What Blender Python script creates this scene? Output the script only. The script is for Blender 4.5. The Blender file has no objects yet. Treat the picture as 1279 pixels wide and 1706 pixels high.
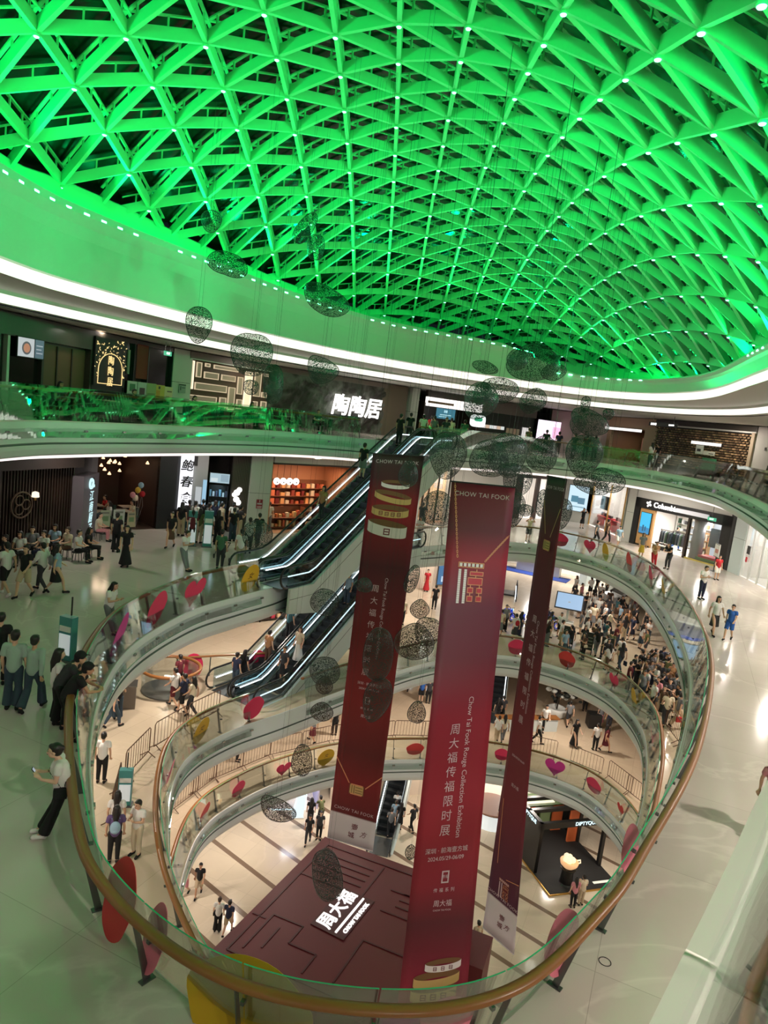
import bpy, bmesh, math, random
from math import sin, cos, pi, radians, sqrt, hypot, atan2, floor, ceil, exp
from mathutils import Vector, Matrix
random.seed(7)
S = bpy.context.scene
COL = S.collection
# ------------------------------------------------------------------ camera, world, exposure
EYE = Vector((0, 0, 24.2))
_p, _r = radians(8.2), radians(7.0)
F_ = Vector((0, cos(_p), -sin(_p))); R0 = Vector((1, 0, 0)); U0 = R0.cross(F_)
R_ = R0 * cos(_r) + U0 * sin(_r); U_ = -R0 * sin(_r) + U0 * cos(_r)
cd = bpy.data.cameras.new('camera'); cam = bpy.data.objects.new('camera', cd); COL.objects.link(cam)
cam.matrix_world = Matrix(((R_.x, U_.x, -F_.x, EYE.x), (R_.y, U_.y, -F_.y, EYE.y), (R_.z, U_.z, -F_.z, EYE.z), (0, 0, 0, 1)))
cd.sensor_fit = 'VERTICAL'; cd.sensor_height = 36; cd.sensor_width = 36; cd.lens = 1160 / 1706 * 36
cd.clip_start = 0.05; cd.clip_end = 400
S.camera = cam
S.view_settings.view_transform = 'Standard'; S.view_settings.look = 'None'
S.view_settings.exposure = 0.0; S.view_settings.gamma = 1.0; S.view_settings.use_curve_mapping = False
cy = S.cycles
cy.use_denoising = True
cy.max_bounces = 6; cy.diffuse_bounces = 2; cy.glossy_bounces = 3; cy.transmission_bounces = 4
cy.transparent_max_bounces = 28
cy.sample_clamp_indirect = 4.0; cy.caustics_reflective = False; cy.caustics_refractive = False
W = bpy.data.worlds.new('world'); S.world = W; W.use_nodes = True
W.node_tree.nodes['Background'].inputs[0].default_value = (0.02, 0.03, 0.035, 1)
W.node_tree.nodes['Background'].inputs[1].default_value = 0.25

LIGHT_WARM = (1.0, 0.89, 0.79)
LIGHT_WHITE = (1.0, 0.96, 0.92)
GREEN = (0.0, 1.0, 0.25)
def area_light(name, loc, size, power, color, direction=(0, 0, -1), size_y=None, spread=None):
    l = bpy.data.lights.new(name, 'AREA'); l.energy = power; l.color = color
    l.shape = 'RECTANGLE' if size_y else 'SQUARE'; l.size = size
    if size_y: l.size_y = size_y
    if spread: l.spread = spread
    o = bpy.data.objects.new(name, l); COL.objects.link(o); o.location = loc
    o.rotation_euler = Vector(direction).to_track_quat('-Z', 'Y').to_euler()
    return o
def spot_light(name, loc, target, power, color, angle=100, blend=.6, radius=.15):
    l = bpy.data.lights.new(name, 'SPOT'); l.energy = power; l.color = color
    l.spot_size = radians(angle); l.spot_blend = blend; l.shadow_soft_size = radius
    o = bpy.data.objects.new(name, l); COL.objects.link(o); o.location = loc
    o.rotation_euler = (Vector(target) - Vector(loc)).to_track_quat('-Z', 'Y').to_euler()
    return o

# ------------------------------------------------------------------ curves of the openings (plan, metres)
Z1, Z2, Z3, Z4, Z5 = 0.0, 5.6, 11.2, 16.8, 22.55
CA = [(0.6, 6.85), (2.1, 7.35), (3.5, 8.8), (4.6, 10.3), (7.3, 14.5), (10.4, 20.7), (12.3, 26), (13.8, 32), (14.6, 38), (13.6, 43), (10.4, 45.4), (7, 44.2), (3.2, 40.5), (-.6, 37), (-2.6, 33), (-3.5, 29.8), (-4.1, 27.4), (-5.2, 25.2), (-6.3, 22.8), (-6.9, 19.3), (-6.6, 16.3), (-5.6, 13.1), (-4, 9.8), (-2.9, 8.2), (-1.2, 7.05)]
CB = [(2, 11.2), (5, 13.5), (8, 18), (10.5, 22.8), (12.3, 27), (13.4, 31), (13.2, 35), (11.4, 37.7), (8.8, 38.9), (6.2, 38.4), (3, 36), (0, 32.5), (-3.4, 28), (-5.0, 26), (-6.0, 24.0), (-6.2, 22), (-5.6, 19.3), (-4.6, 16.7), (-3.4, 14.6), (-2, 12.8), (0, 11.3)]
CC = [(2, 13), (6, 16), (9.5, 20.5), (12, 25), (13.4, 29), (13.7, 32), (12.6, 34.9), (10.2, 36.4), (7, 36.9), (3.5, 36.3), (-.4, 34.9), (-3.7, 32.2), (-5.6, 29.6), (-6.4, 27.4), (-6.3, 24.5), (-5.5, 20.5), (-4, 16.8), (-1.5, 13.8)]
CE = [(-11.4, 20.8), (-10.7, 24.2), (-9.2, 28), (-7.1, 32.5), (-5, 35.8), (-2.4, 38.0), (.8, 39.2), (4, 41.4), (9.5, 45.2), (13.5, 45.6), (16.5, 43), (17.3, 38), (16.5, 34), (14.3, 27), (11.8, 20.8), (7, 11.5), (3.2, 4.9), (1.9, 3.02), (1.0, 1.8), (-.4, -.05), (-2, -2), (-4.5, -3), (-7.5, -1.5), (-10, 4), (-11.2, 12)]
CF = [(-11.4, 20.8), (-10.7, 24.2), (-9.2, 28), (-7.1, 32.5), (-5, 35.8), (-2.2, 39.0), (1, 41.6), (5, 43.6), (9.3, 44.9), (12.6, 44.6), (14.7, 42.0), (15.2, 37.5), (14.6, 33), (12.8, 26.5), (10.9, 20.5), (6.7, 11.3), (3.2, 4.9), (1.9, 3.02), (1.0, 1.8), (-.4, -.05), (-2, -2), (-4.5, -3), (-7.5, -1.5), (-10, 4), (-11.2, 12)]
CD = [(-12.9, 21.5), (-12, 24.3), (-11, 27), (-9.8, 30.2), (-8.5, 33.2), (-6.4, 37.5), (-3.2, 42.6), (.9, 47.0), (5.4, 50.6), (10, 52), (13.6, 49), (15.8, 42), (15.1, 32.5), (13.3, 24.9), (10.4, 15.8), (6.5, 6.5), (3.5, 1), (-.5, -3.4), (-5, -4.2), (-9.5, -1), (-12.2, 6), (-13.3, 14)]
CENTER = Vector((3.0, 23.0))
def closed_curve(pts, n):
    """n points evenly spaced along the closed smooth curve through pts, with the outward normal of each"""
    k = len(pts); fine = []
    for i in range(k):
        p0, p1, p2, p3 = [Vector(pts[(i + j) % k]) for j in (-1, 0, 1, 2)]
        for s in range(24):
            t = s / 24
            fine.append(0.5 * ((2 * p1) + (-p0 + p2) * t + (2 * p0 - 5 * p1 + 4 * p2 - p3) * t * t + (-p0 + 3 * p1 - 3 * p2 + p3) * t ** 3))
    area = sum(fine[i].x * fine[(i + 1) % len(fine)].y - fine[(i + 1) % len(fine)].x * fine[i].y for i in range(len(fine)))
    if area < 0: fine.reverse()
    cum = [0.0]
    for i in range(len(fine)): cum.append(cum[-1] + (fine[(i + 1) % len(fine)] - fine[i]).length)
    L = cum[-1]; out = []; j = 0
    for i in range(n):
        d = L * i / n
        while cum[j + 1] < d: j += 1
        t = (d - cum[j]) / (cum[j + 1] - cum[j]); a, b = fine[j], fine[(j + 1) % len(fine)]
        out.append(a.lerp(b, t))
    res = []
    for i in range(n):
        tg = (out[(i + 1) % n] - out[i - 1]).normalized()
        res.append((out[i], Vector((tg.y, -tg.x))))
    return res, L
def off(c, r): return [p + nrm * r for p, nrm in c]

# ------------------------------------------------------------------ materials
MATS = {}
def mat(name, col, rough=.5, metal=0, emit=None, estr=0, spec=.5, alpha=None, bump=None, coat=0):
    if name in MATS: return MATS[name]
    m = bpy.data.materials.new(name); m.use_nodes = True; b = m.node_tree.nodes['Principled BSDF']
    b.inputs['Base Color'].default_value = (*col, 1); b.inputs['Roughness'].default_value = rough
    b.inputs['Metallic'].default_value = metal; b.inputs['Specular IOR Level'].default_value = spec
    b.inputs['Coat Weight'].default_value = coat
    if emit: b.inputs['Emission Color'].default_value = (*emit, 1); b.inputs['Emission Strength'].default_value = estr
    if bump:
        nt = m.node_tree; tc = nt.nodes.new('ShaderNodeTexCoord'); n = nt.nodes.new('ShaderNodeTexNoise'); n.inputs['Scale'].default_value = bump[0]
        bp = nt.nodes.new('ShaderNodeBump'); bp.inputs['Strength'].default_value = bump[1]
        nt.links.new(tc.outputs['Object'], n.inputs['Vector']); nt.links.new(n.outputs[0], bp.inputs['Height']); nt.links.new(bp.outputs[0], b.inputs['Normal'])
    MATS[name] = m; return m
def srgb(r, g, b):
    f = lambda c: (c / 255 / 12.92 if c <= 10 else ((c / 255 + .055) / 1.055) ** 2.4)
    return (f(r), f(g), f(b))
def glass_mat(name, tint, base=.04, edge=.5, rough=.02):
    m = bpy.data.materials.new(name); m.use_nodes = True; nt = m.node_tree; nt.nodes.clear()
    o = nt.nodes.new('ShaderNodeOutputMaterial'); t = nt.nodes.new('ShaderNodeBsdfTransparent'); g = nt.nodes.new('ShaderNodeBsdfGlossy')
    t.inputs[0].default_value = (*tint, 1); g.inputs['Roughness'].default_value = rough; g.inputs[0].default_value = (.9, .95, .93, 1)
    lw = nt.nodes.new('ShaderNodeFresnel'); lw.inputs[0].default_value = 1.5
    mp = nt.nodes.new('ShaderNodeMath'); mp.operation = 'MULTIPLY_ADD'; mp.inputs[1].default_value = edge; mp.inputs[2].default_value = base; mp.use_clamp = True
    mx = nt.nodes.new('ShaderNodeMixShader')
    nt.links.new(lw.outputs[0], mp.inputs[0]); nt.links.new(mp.outputs[0], mx.inputs[0]); nt.links.new(t.outputs[0], mx.inputs[1]); nt.links.new(g.outputs[0], mx.inputs[2]); nt.links.new(mx.outputs[0], o.inputs[0])
    MATS[name] = m; return m
def marble_floor(name, base, vein, tile=1.6, rough=.16, vs=.16, ang=.4, stripe=None):
    m = bpy.data.materials.new(name); m.use_nodes = True; nt = m.node_tree; b = nt.nodes['Principled BSDF']; N = nt.nodes.new; Lk = nt.links.new
    tc = N('ShaderNodeTexCoord'); mp = N('ShaderNodeMapping'); mp.inputs['Rotation'].default_value = (0, 0, ang)
    Lk(tc.outputs['Object'], mp.inputs[0])
    n1 = N('ShaderNodeTexNoise'); n1.inputs['Scale'].default_value = .55; n1.inputs['Detail'].default_value = 6; Lk(mp.outputs[0], n1.inputs['Vector'])
    n2 = N('ShaderNodeTexNoise'); n2.inputs['Scale'].default_value = vs; n2.inputs['Detail'].default_value = 8; n2.inputs['Distortion'].default_value = 1.2; Lk(mp.outputs[0], n2.inputs['Vector'])
    r2 = N('ShaderNodeValToRGB'); e = r2.color_ramp.elements; e[0].position = .488; e[0].color = (0, 0, 0, 1); e[1].position = .512; e[1].color = (0, 0, 0, 1)
    x = r2.color_ramp.elements.new(.5); x.color = (1, 1, 1, 1); Lk(n2.outputs[0], r2.inputs[0])
    r1 = N('ShaderNodeMix'); r1.data_type = 'RGBA'; r1.inputs[6].default_value = (*[c * .86 for c in base], 1); r1.inputs[7].default_value = (*[min(1, c * 1.1) for c in base], 1); Lk(n1.outputs[0], r1.inputs[0])
    vm = N('ShaderNodeMath'); vm.operation = 'MULTIPLY'; vm.inputs[1].default_value = .33; Lk(r2.outputs[0], vm.inputs[0])
    mv = N('ShaderNodeMix'); mv.data_type = 'RGBA'; mv.inputs[7].default_value = (*vein, 1); Lk(vm.outputs[0], mv.inputs[0]); Lk(r1.outputs[2], mv.inputs[6])
    bk = N('ShaderNodeTexBrick'); bk.offset = 0; bk.inputs['Scale'].default_value = 1; bk.inputs['Brick Width'].default_value = tile; bk.inputs['Row Height'].default_value = tile; bk.inputs['Mortar Size'].default_value = .006
    bk.inputs['Color1'].default_value = (1, 1, 1, 1); bk.inputs['Color2'].default_value = (.93, .93, .93, 1); bk.inputs['Mortar'].default_value = (.7, .68, .66, 1); Lk(mp.outputs[0], bk.inputs['Vector'])
    ml = N('ShaderNodeMix'); ml.data_type = 'RGBA'; ml.blend_type = 'MULTIPLY'; ml.inputs[0].default_value = 1; Lk(mv.outputs[2], ml.inputs[6]); Lk(bk.outputs['Color'], ml.inputs[7])
    last = ml.outputs[2]
    if stripe:
        sx = N('ShaderNodeSeparateXYZ'); m2 = N('ShaderNodeMapping'); m2.inputs['Rotation'].default_value = (0, 0, stripe[0]); Lk(tc.outputs['Object'], m2.inputs[0]); Lk(m2.outputs[0], sx.inputs[0])
        md = N('ShaderNodeMath'); md.operation = 'PINGPONG'; md.inputs[1].default_value = stripe[1]; Lk(sx.outputs[0], md.inputs[0])
        gt = N('ShaderNodeMath'); gt.operation = 'LESS_THAN'; gt.inputs[1].default_value = stripe[2]; Lk(md.outputs[0], gt.inputs[0])
        sm = N('ShaderNodeMix'); sm.data_type = 'RGBA'; sm.inputs[7].default_value = (*stripe[3], 1); Lk(gt.outputs[0], sm.inputs[0]); Lk(last, sm.inputs[6]); last = sm.outputs[2]
    Lk(last, b.inputs['Base Color']); b.inputs['Roughness'].default_value = rough; b.inputs['Specular IOR Level'].default_value = .5
    MATS[name] = m; return m
M_WHITE = mat('white_panel_paint', srgb(226, 226, 220), .35)
M_FASCIA = mat('fascia_paint', srgb(226, 234, 233), .3)
M_CEIL = mat('ceiling_paint', srgb(225, 222, 215), .6)
M_COVE = mat('cove_light', (1, .95, .9), .5, emit=(1, .88, .84), estr=1.15)
M_WOOD = mat('handrail_wood', srgb(150, 98, 52), .32, bump=(30, .05))
M_STEEL = mat('brushed_steel', srgb(120, 122, 122), .35, .9)
M_DSTEEL = mat('dark_steel', srgb(58, 60, 60), .4, .6)
M_BLACK = mat('black_satin', (.012, .012, .013), .4)
M_GLASS = glass_mat('balustrade_glass', (.93, .965, .95), .03, .55)
M_SHOPGLASS = glass_mat('shop_glass', (.95, .96, .96), .03, .5)
M_GEDGE = mat('glass_edge', srgb(70, 190, 140), .1, emit=(.05, .5, .28), estr=.0)
M_FILM = mat('kerb_white_stone', srgb(240, 226, 224), .35)
M_CLAMP = mat('clamp_steel', srgb(170, 172, 170), .25, .9)
F4 = marble_floor('floor_marble_upper', srgb(212, 202, 192), srgb(246, 238, 226), 3.2, .13)
F3 = marble_floor('floor_marble_middle', srgb(212, 194, 168), srgb(226, 208, 184), 1.6, .18)
F2 = marble_floor('floor_marble_low', srgb(214, 192, 164), srgb(228, 206, 180), 1.6, .18)
F1 = marble_floor('floor_marble_ground', srgb(220, 204, 180), srgb(236, 220, 198), 1.8, .15, stripe=(-.9, 1.15, .14, srgb(128, 106, 88)))
# ------------------------------------------------------------------ mesh helpers
class MB:
    """collects shapes; build() links them as one mesh object"""
    def __init__(s): s.v = []; s.f = []; s.m = []
    def add(s, vs, fs, mi=0):
        o = len(s.v); s.v += [tuple(v) for v in vs]; s.f += [tuple(i + o for i in f) for f in fs]; s.m += [mi] * len(fs); return s
    def box(s, c, d, rz=0, mi=0, M=None):
        hx, hy, hz = d[0] / 2, d[1] / 2, d[2] / 2; ca, sa = cos(rz), sin(rz); vs = []
        for x, y, z in ((-hx, -hy, -hz), (hx, -hy, -hz), (hx, hy, -hz), (-hx, hy, -hz), (-hx, -hy, hz), (hx, -hy, hz), (hx, hy, hz), (-hx, hy, hz)):
            p = Vector((c[0] + x * ca - y * sa, c[1] + x * sa + y * ca, c[2] + z)); vs.append(M @ p if M else p)
        return s.add(vs, [(0, 3, 2, 1), (4, 5, 6, 7), (0, 1, 5, 4), (1, 2, 6, 5), (2, 3, 7, 6), (3, 0, 4, 7)], mi)
    def bar(s, a, b, w, h, up=(0, 0, 1), mi=0):
        a, b = Vector(a), Vector(b); d = (b - a).normalized(); u = Vector(up); x = d.cross(u)
        if x.length < 1e-4: x = d.cross(Vector((1, 0, 0)))
        x.normalize(); u = x.cross(d); x *= w / 2; u *= h / 2
        return s.add([a - x - u, a + x - u, a + x + u, a - x + u, b - x - u, b + x - u, b + x + u, b - x + u], [(0, 1, 2, 3), (7, 6, 5, 4), (4, 5, 1, 0), (5, 6, 2, 1), (6, 7, 3, 2), (7, 4, 0, 3)], mi)
    def tube(s, pts, r, n=8, closed=False, mi=0, cap=True):
        pts = [Vector(p) for p in pts]; k = len(pts); rings = []; ref = None
        rr = r if isinstance(r, (list, tuple)) else [r] * k
        for i in range(k):
            a = pts[i - 1] if (i > 0 or closed) else pts[i]; b = pts[(i + 1) % k] if (i < k - 1 or closed) else pts[i]
            d = (b - a).normalized()
            if ref is None: ref = d.orthogonal().normalized()
            x = (ref - d * ref.dot(d))
            if x.length < 1e-5: x = d.orthogonal()
            x.normalize(); ref = x; y = d.cross(x)
            rings.append([pts[i] + (x * cos(2 * pi * j / n) + y * sin(2 * pi * j / n)) * rr[i] for j in range(n)])
        vs = [v for rg in rings for v in rg]; fs = []
        for i in range(k if closed else k - 1):
            for j in range(n): fs.append((i * n + j, i * n + (j + 1) % n, ((i + 1) % k) * n + (j + 1) % n, ((i + 1) % k) * n + j))
        if cap and not closed: fs += [tuple(reversed(range(n))), tuple(range((k - 1) * n, k * n))]
        return s.add(vs, fs, mi)
    def lathe(s, prof, c=(0, 0, 0), n=20, mi=0, sx=1, sy=1):
        vs = []; fs = []; k = len(prof)
        for r, z in prof:
            for j in range(n): vs.append((c[0] + r * cos(2 * pi * j / n) * sx, c[1] + r * sin(2 * pi * j / n) * sy, c[2] + z))
        for i in range(k - 1):
            for j in range(n): fs.append((i * n + j, i * n + (j + 1) % n, (i + 1) * n + (j + 1) % n, (i + 1) * n + j))
        if prof[0][0] > 1e-4: fs.append(tuple(reversed(range(n))))
        if prof[-1][0] > 1e-4: fs.append(tuple(range((k - 1) * n, k * n)))
        return s.add(vs, fs, mi)
    def prism(s, poly, z0, z1, mi=0):
        n = len(poly); vs = [(x, y, z0) for x, y in poly] + [(x, y, z1) for x, y in poly]
        return s.add(vs, [tuple(reversed(range(n))), tuple(range(n, 2 * n))] + [(i, (i + 1) % n, n + (i + 1) % n, n + i) for i in range(n)], mi)
    def ball(s, c, r, n=10, mi=0, sc=(1, 1, 1)):
        prof = [(r * sin(pi * i / (n // 2 + 2)), -r * cos(pi * i / (n // 2 + 2))) for i in range(n // 2 + 3)]
        prof[0] = (1e-5, -r); prof[-1] = (1e-5, r)
        k = len(s.v); s.lathe([(a * sc[0], b * sc[2]) for a, b in prof], c, n, mi, 1, sc[1] / sc[0]); return s
    def xf(s, M, start=0):
        for i in range(start, len(s.v)): s.v[i] = tuple(M @ Vector(s.v[i]))
        return s
    def build(s, name, m=None, parent=None, smooth=False, bevel=0):
        me = bpy.data.meshes.new(name); me.from_pydata(s.v, [], s.f)
        for x in (m if isinstance(m, (list, tuple)) else [m]):
            if x: me.materials.append(x)
        if max(s.m, default=0): me.polygons.foreach_set('material_index', s.m)
        if smooth: me.polygons.foreach_set('use_smooth', [True] * len(me.polygons))
        me.update()
        o = bpy.data.objects.new(name, me); COL.objects.link(o)
        if parent: o.parent = parent
        if bevel:
            b = o.modifiers.new('bevel', 'BEVEL'); b.width = bevel; b.segments = 2; b.limit_method = 'ANGLE'
        return o
def tag(o, label, cat, group=None, kind=None):
    if label: o['label'] = label
    if cat: o['category'] = cat
    if group: o['group'] = group
    if kind: o['kind'] = kind
    return o
def thing(name, loc, label, cat, rz=0, group=None):
    o = bpy.data.objects.new(name, None); COL.objects.link(o); o.location = loc; o.rotation_euler = (0, 0, rz)
    return tag(o, label, cat, group)
def struct(o): o['kind'] = 'structure'; return o
def dup(o, parent=None, label=None):
    c = o.copy(); COL.objects.link(c); c.parent = parent
    for ch in list(o.children): dup(ch, c)
    if label: c['label'] = label
    return c
def loft(curve, prof, mi=None, closed=True, i0=0, i1=None):
    """mesh of a profile [(offset, height), ...] swept along a plan curve"""
    idx = list(range(len(curve))) if closed else list(range(i0, i1 + 1)); n = len(idx); k = len(prof); b = MB(); vs = []
    for i in idx:
        p, nr = curve[i % len(curve)]
        for r, z in prof: vs.append((p.x + nr.x * r, p.y + nr.y * r, z))
    fs = []; ms = []
    for a in range(n if closed else n - 1):
        c = (a + 1) % n
        for j in range(k - 1): fs.append((a * k + j, c * k + j, c * k + j + 1, a * k + j + 1)); ms.append(mi[j] if mi else 0)
    b.v = vs; b.f = fs; b.m = ms; return b
# ------------------------------------------------------------------ floors, fascias, soffits
RECT = (-27.0, -18.0, 33.0, 78.0)
def to_rect(p):
    d = p - CENTER; t = 1e9
    if d.x > 1e-6: t = min(t, (RECT[2] - CENTER.x) / d.x)
    if d.x < -1e-6: t = min(t, (RECT[0] - CENTER.x) / d.x)
    if d.y > 1e-6: t = min(t, (RECT[3] - CENTER.y) / d.y)
    if d.y < -1e-6: t = min(t, (RECT[1] - CENTER.y) / d.y)
    return CENTER + d * t
def annulus(inner, z, flip=False):
    n = len(inner); out = [to_rect(p) for p in inner]; b = MB()
    vs = [(p.x, p.y, z) for p in inner] + [(p.x, p.y, z) for p in out]; fs = []
    for i in range(n):
        j = (i + 1) % n; f = (i, n + i, n + j, j); fs.append(tuple(reversed(f)) if flip else f)
    # close the corners of the building
    for cx in (RECT[0], RECT[2]):
        for cyy in (RECT[1], RECT[3]):
            for i in range(n):
                a, c = out[i], out[(i + 1) % n]
                if (abs(a.x - cx) < 1e-3 and abs(c.y - cyy) < 1e-3) or (abs(a.y - cyy) < 1e-3 and abs(c.x - cx) < 1e-3):
                    if (a - c).length > 1e-3 and abs(a.x - c.x) > 1e-4 and abs(a.y - c.y) > 1e-4:
                        vs.append((cx, cyy, z)); f = (n + i, len(vs) - 1, n + (i + 1) % n); fs.append(tuple(reversed(f)) if flip else f)
    return b.add(vs, fs)
LEV = {}
def level(name, pts, zf, e0, drop, fm, n=260):
    c, L = closed_curve(pts, n); LEV[name] = (c, L, zf, e0)
    struct(annulus(off(c, e0), zf).build('floor_' + name, fm))
    M_SEAM = mat('seam_shadow_gap', srgb(120, 132, 126), .5)
    prof = [(e0, zf), (e0 - .02, zf - .01), (e0 - .05, zf - .66), (e0 - .05, zf - .68), (e0 + .01, zf - .69), (e0 + .01, zf - .74), (e0 - .06, zf - .75), (e0 - .04, zf - drop + .25), (e0 + .06, zf - drop + .05), (e0 + .12, zf - drop), (e0 + .34, zf - drop)]
    struct(loft(c, prof, [0, 0, 0, 1, 1, 1, 0, 0, 0, 0]).build('trim_fascia_' + name, [M_FASCIA, M_SEAM], smooth=False))
    # soffit: a stepped light cove, then the flat ceiling of the level below
    struct(loft(c, [(e0 + .34, zf - drop), (e0 + .5, zf - drop), (e0 + .52, zf - drop - .16), (e0 + .62, zf - drop - .18), (e0 + 1.7, zf - drop - .18)] if name == 'five' else [(e0 + .34, zf - drop), (e0 + .36, zf - drop + .14), (e0 + .75, zf - drop + .14), (e0 + .8, zf - drop - .04), (e0 + 1.7, zf - drop - .04)], [0, 1, 0, 0]).build('trim_cove_' + name, [M_WHITE, M_COVE]))
    struct(annulus(off(c, e0 + 1.7), zf - drop - (.18 if name == 'five' else .04), True).build('ceiling_under_' + name, M_CEIL))
level('five', CE, Z5, 0.0, 1.14, F4, 300)
level('four', CA, Z4, -.28, 1.3, F4, 280)
level('three', CB, Z3, -.28, 1.3, F3)
level('two', CC, Z2, -.28, 1.3, F2)
g = MB(); x0, y0, x1, y1 = RECT; g.add([(x0, y0, 0), (x1, y0, 0), (x1, y1, 0), (x0, y1, 0)], [(0, 1, 2, 3)])
struct(g.build('floor_ground', F1))
M_OUTER = mat('outer_wall_plaster', srgb(205, 198, 188), .6)
for nm, a, b_ in (('left', (x0, y0), (x0, y1)), ('back', (x0, y1), (x1, y1)), ('right', (x1, y1), (x1, y0)), ('front', (x1, y0), (x0, y0))):
    g = MB(); d = Vector((b_[0] - a[0], b_[1] - a[1])).normalized(); nn = Vector((-d.y, d.x)) * .15
    g.prism([(a[0] , a[1]), (b_[0], b_[1]), (b_[0] + nn.x, b_[1] + nn.y), (a[0] + nn.x, a[1] + nn.y)], 0, Z5 + 4)
    struct(g.build('wall_' + nm, M_OUTER))

c_ = LEV['five'][0]
struct(loft(c_, [(-.04, Z5 + .0), (-.04, Z5 + .03), (.06, Z5 + .03), (.06, Z5 + .01), (.3, Z5 + .01), (.3, Z5 - .01)], [0, 0, 0, 1, 1]).build('trim_kerb_five', [M_FILM, mat('grey_border_stone', srgb(120, 112, 106), .4)]))
# ------------------------------------------------------------------ balustrades: leaning glass panels, posts, wooden handrail
def balustrade(name, lev, label, pane=1.55, skip=None, detail=True):
    c, L, zf, e0 = LEV[lev]; n = len(c); root = thing(name, (0, 0, 0), label, 'railing')
    npan = int(round(L / pane)); fine = max(2, int(n * 3 / npan)); N = npan * fine
    cc, _ = closed_curve({'five': CE, 'four': CA, 'three': CB, 'two': CC}[lev], N)
    def P(i, r, z): p, nr = cc[i % N]; return (p.x + nr.x * r, p.y + nr.y * r, z)
    gb, gt = e0 - .1, e0 + .28; zb, zt = zf - .52, zf + 1.15; th = .02
    rail = []
    runs = []; cur = []
    for k in range(npan):
        mid = cc[(k * fine + fine // 2) % N][0]
        if skip and skip(mid):
            if cur: runs.append(cur); cur = []
            continue
        cur.append(k)
        b = MB(); vs = []; m = fine + 1
        for j in range(m):
            i = k * fine + j
            p, nr = cc[i % N]; tg = Vector((-nr.y, nr.x)); gap = .012 if j == 0 else -.012 if j == m - 1 else 0
            for r, z in ((gb, zb), (gt, zt), (gt + th, zt), (gb + th, zb)): vs.append((p.x + nr.x * r + tg.x * gap, p.y + nr.y * r + tg.y * gap, z))
        fs = []; ms = []
        for j in range(m - 1):
            for q in range(4): fs.append((j * 4 + q, j * 4 + (q + 1) % 4, j * 4 + 4 + (q + 1) % 4, j * 4 + 4 + q)); ms.append(1 if q in (1, 3) else 0)
        fs += [(3, 2, 1, 0), (m * 4 - 4, m * 4 - 3, m * 4 - 2, m * 4 - 1)]; ms += [0, 0]
        b.v, b.f, b.m = vs, fs, ms
        b.build('glass_panel', [M_GLASS, M_GEDGE], root)
        if detail:
            i = k * fine; p, nr = cc[i % N]; tg = Vector((-nr.y, nr.x))
            b = MB()
            a0 = Vector(P(i, e0 + .16, zf + .0)); a1 = Vector(P(i, e0 + .42, zf + 1.0)); q1 = Vector((tg.x, tg.y, 0)) * .007; wv = Vector((nr.x, nr.y, 0)) * .05
            b.add([a0 - q1 - wv, a0 + q1 - wv, a0 + q1 + wv, a0 - q1 + wv, a1 - q1 - wv * .7, a1 + q1 - wv * .7, a1 + q1 + wv * .7, a1 - q1 + wv * .7], [(0, 3, 2, 1), (4, 5, 6, 7), (0, 1, 5, 4), (1, 2, 6, 5), (2, 3, 7, 6), (3, 0, 4, 7)])
            b.box((a0.x, a0.y, zf + .008), (.2, .09, .016), atan2(nr.y, nr.x))
            cl = Vector(P(i, e0 + .2, zf + .55)); b.bar(cl, Vector(P(i, e0 + .14, zf + .55)), .05, .05)
            b.build('post', M_STEEL, root)
            b = MB()
            for zc in (-.3,):
                ce = Vector(P(i, gb + .035, zf + zc)); b.bar(ce - Vector((tg.x, tg.y, 0)) * .07, ce + Vector((tg.x, tg.y, 0)) * .07, .06, .06)
            b.build('clamp', M_CLAMP, root)
    if cur: runs.append(cur)
    if len(runs) > 1 and runs[0][0] == 0 and runs[-1][-1] == npan - 1: runs[0] = runs.pop() + [k + npan for k in runs[0]]
    closed = len(runs) == 1 and len(runs[0]) == npan
    for rn in runs:
        idx = range(rn[0] * fine, (rn[-1] + 1) * fine + (0 if closed else 1))
        prof = [(.36, .97), (.48, .97), (.50, 1.0), (.48, 1.045), (.42, 1.06), (.36, 1.045), (.34, 1.0)]
        b = MB(); k = len(prof); idx = list(idx)
        for i in idx:
            for r, z in prof: b.v.append(P(i, e0 + r, zf + z))
        m = len(idx)
        for a in range(m if closed else m - 1):
            for q in range(k): b.f.append((a * k + q, a * k + (q + 1) % k, ((a + 1) % m) * k + (q + 1) % k, ((a + 1) % m) * k + q)); b.m.append(0)
        if not closed: b.f += [tuple(reversed(range(k))), tuple(range((m - 1) * k, m * k))]; b.m += [0, 0]
        b.build('handrail', M_WOOD, root, smooth=True)
    return root
balustrade('glass_balustrade', 'four', 'wide glass balustrade with wooden handrail on the fourth floor, in front of the banners', skip=lambda p: (p - Vector((-3.9, 28.3))).length < 2.0)
balustrade('glass_balustrade', 'three', 'glass balustrade with wooden handrail one floor below the nearest ring', skip=lambda p: (p - Vector((-3.9, 28.0))).length < 1.9)
balustrade('glass_balustrade', 'two', 'lowest glass balustrade, just above the ground floor stage')
balustrade('glass_balustrade', 'five', 'green tinted glass balustrade of the top floor before the restaurant', 1.9, skip=lambda p: (p - Vector((.7, 39.0))).length < 2.0)

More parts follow.
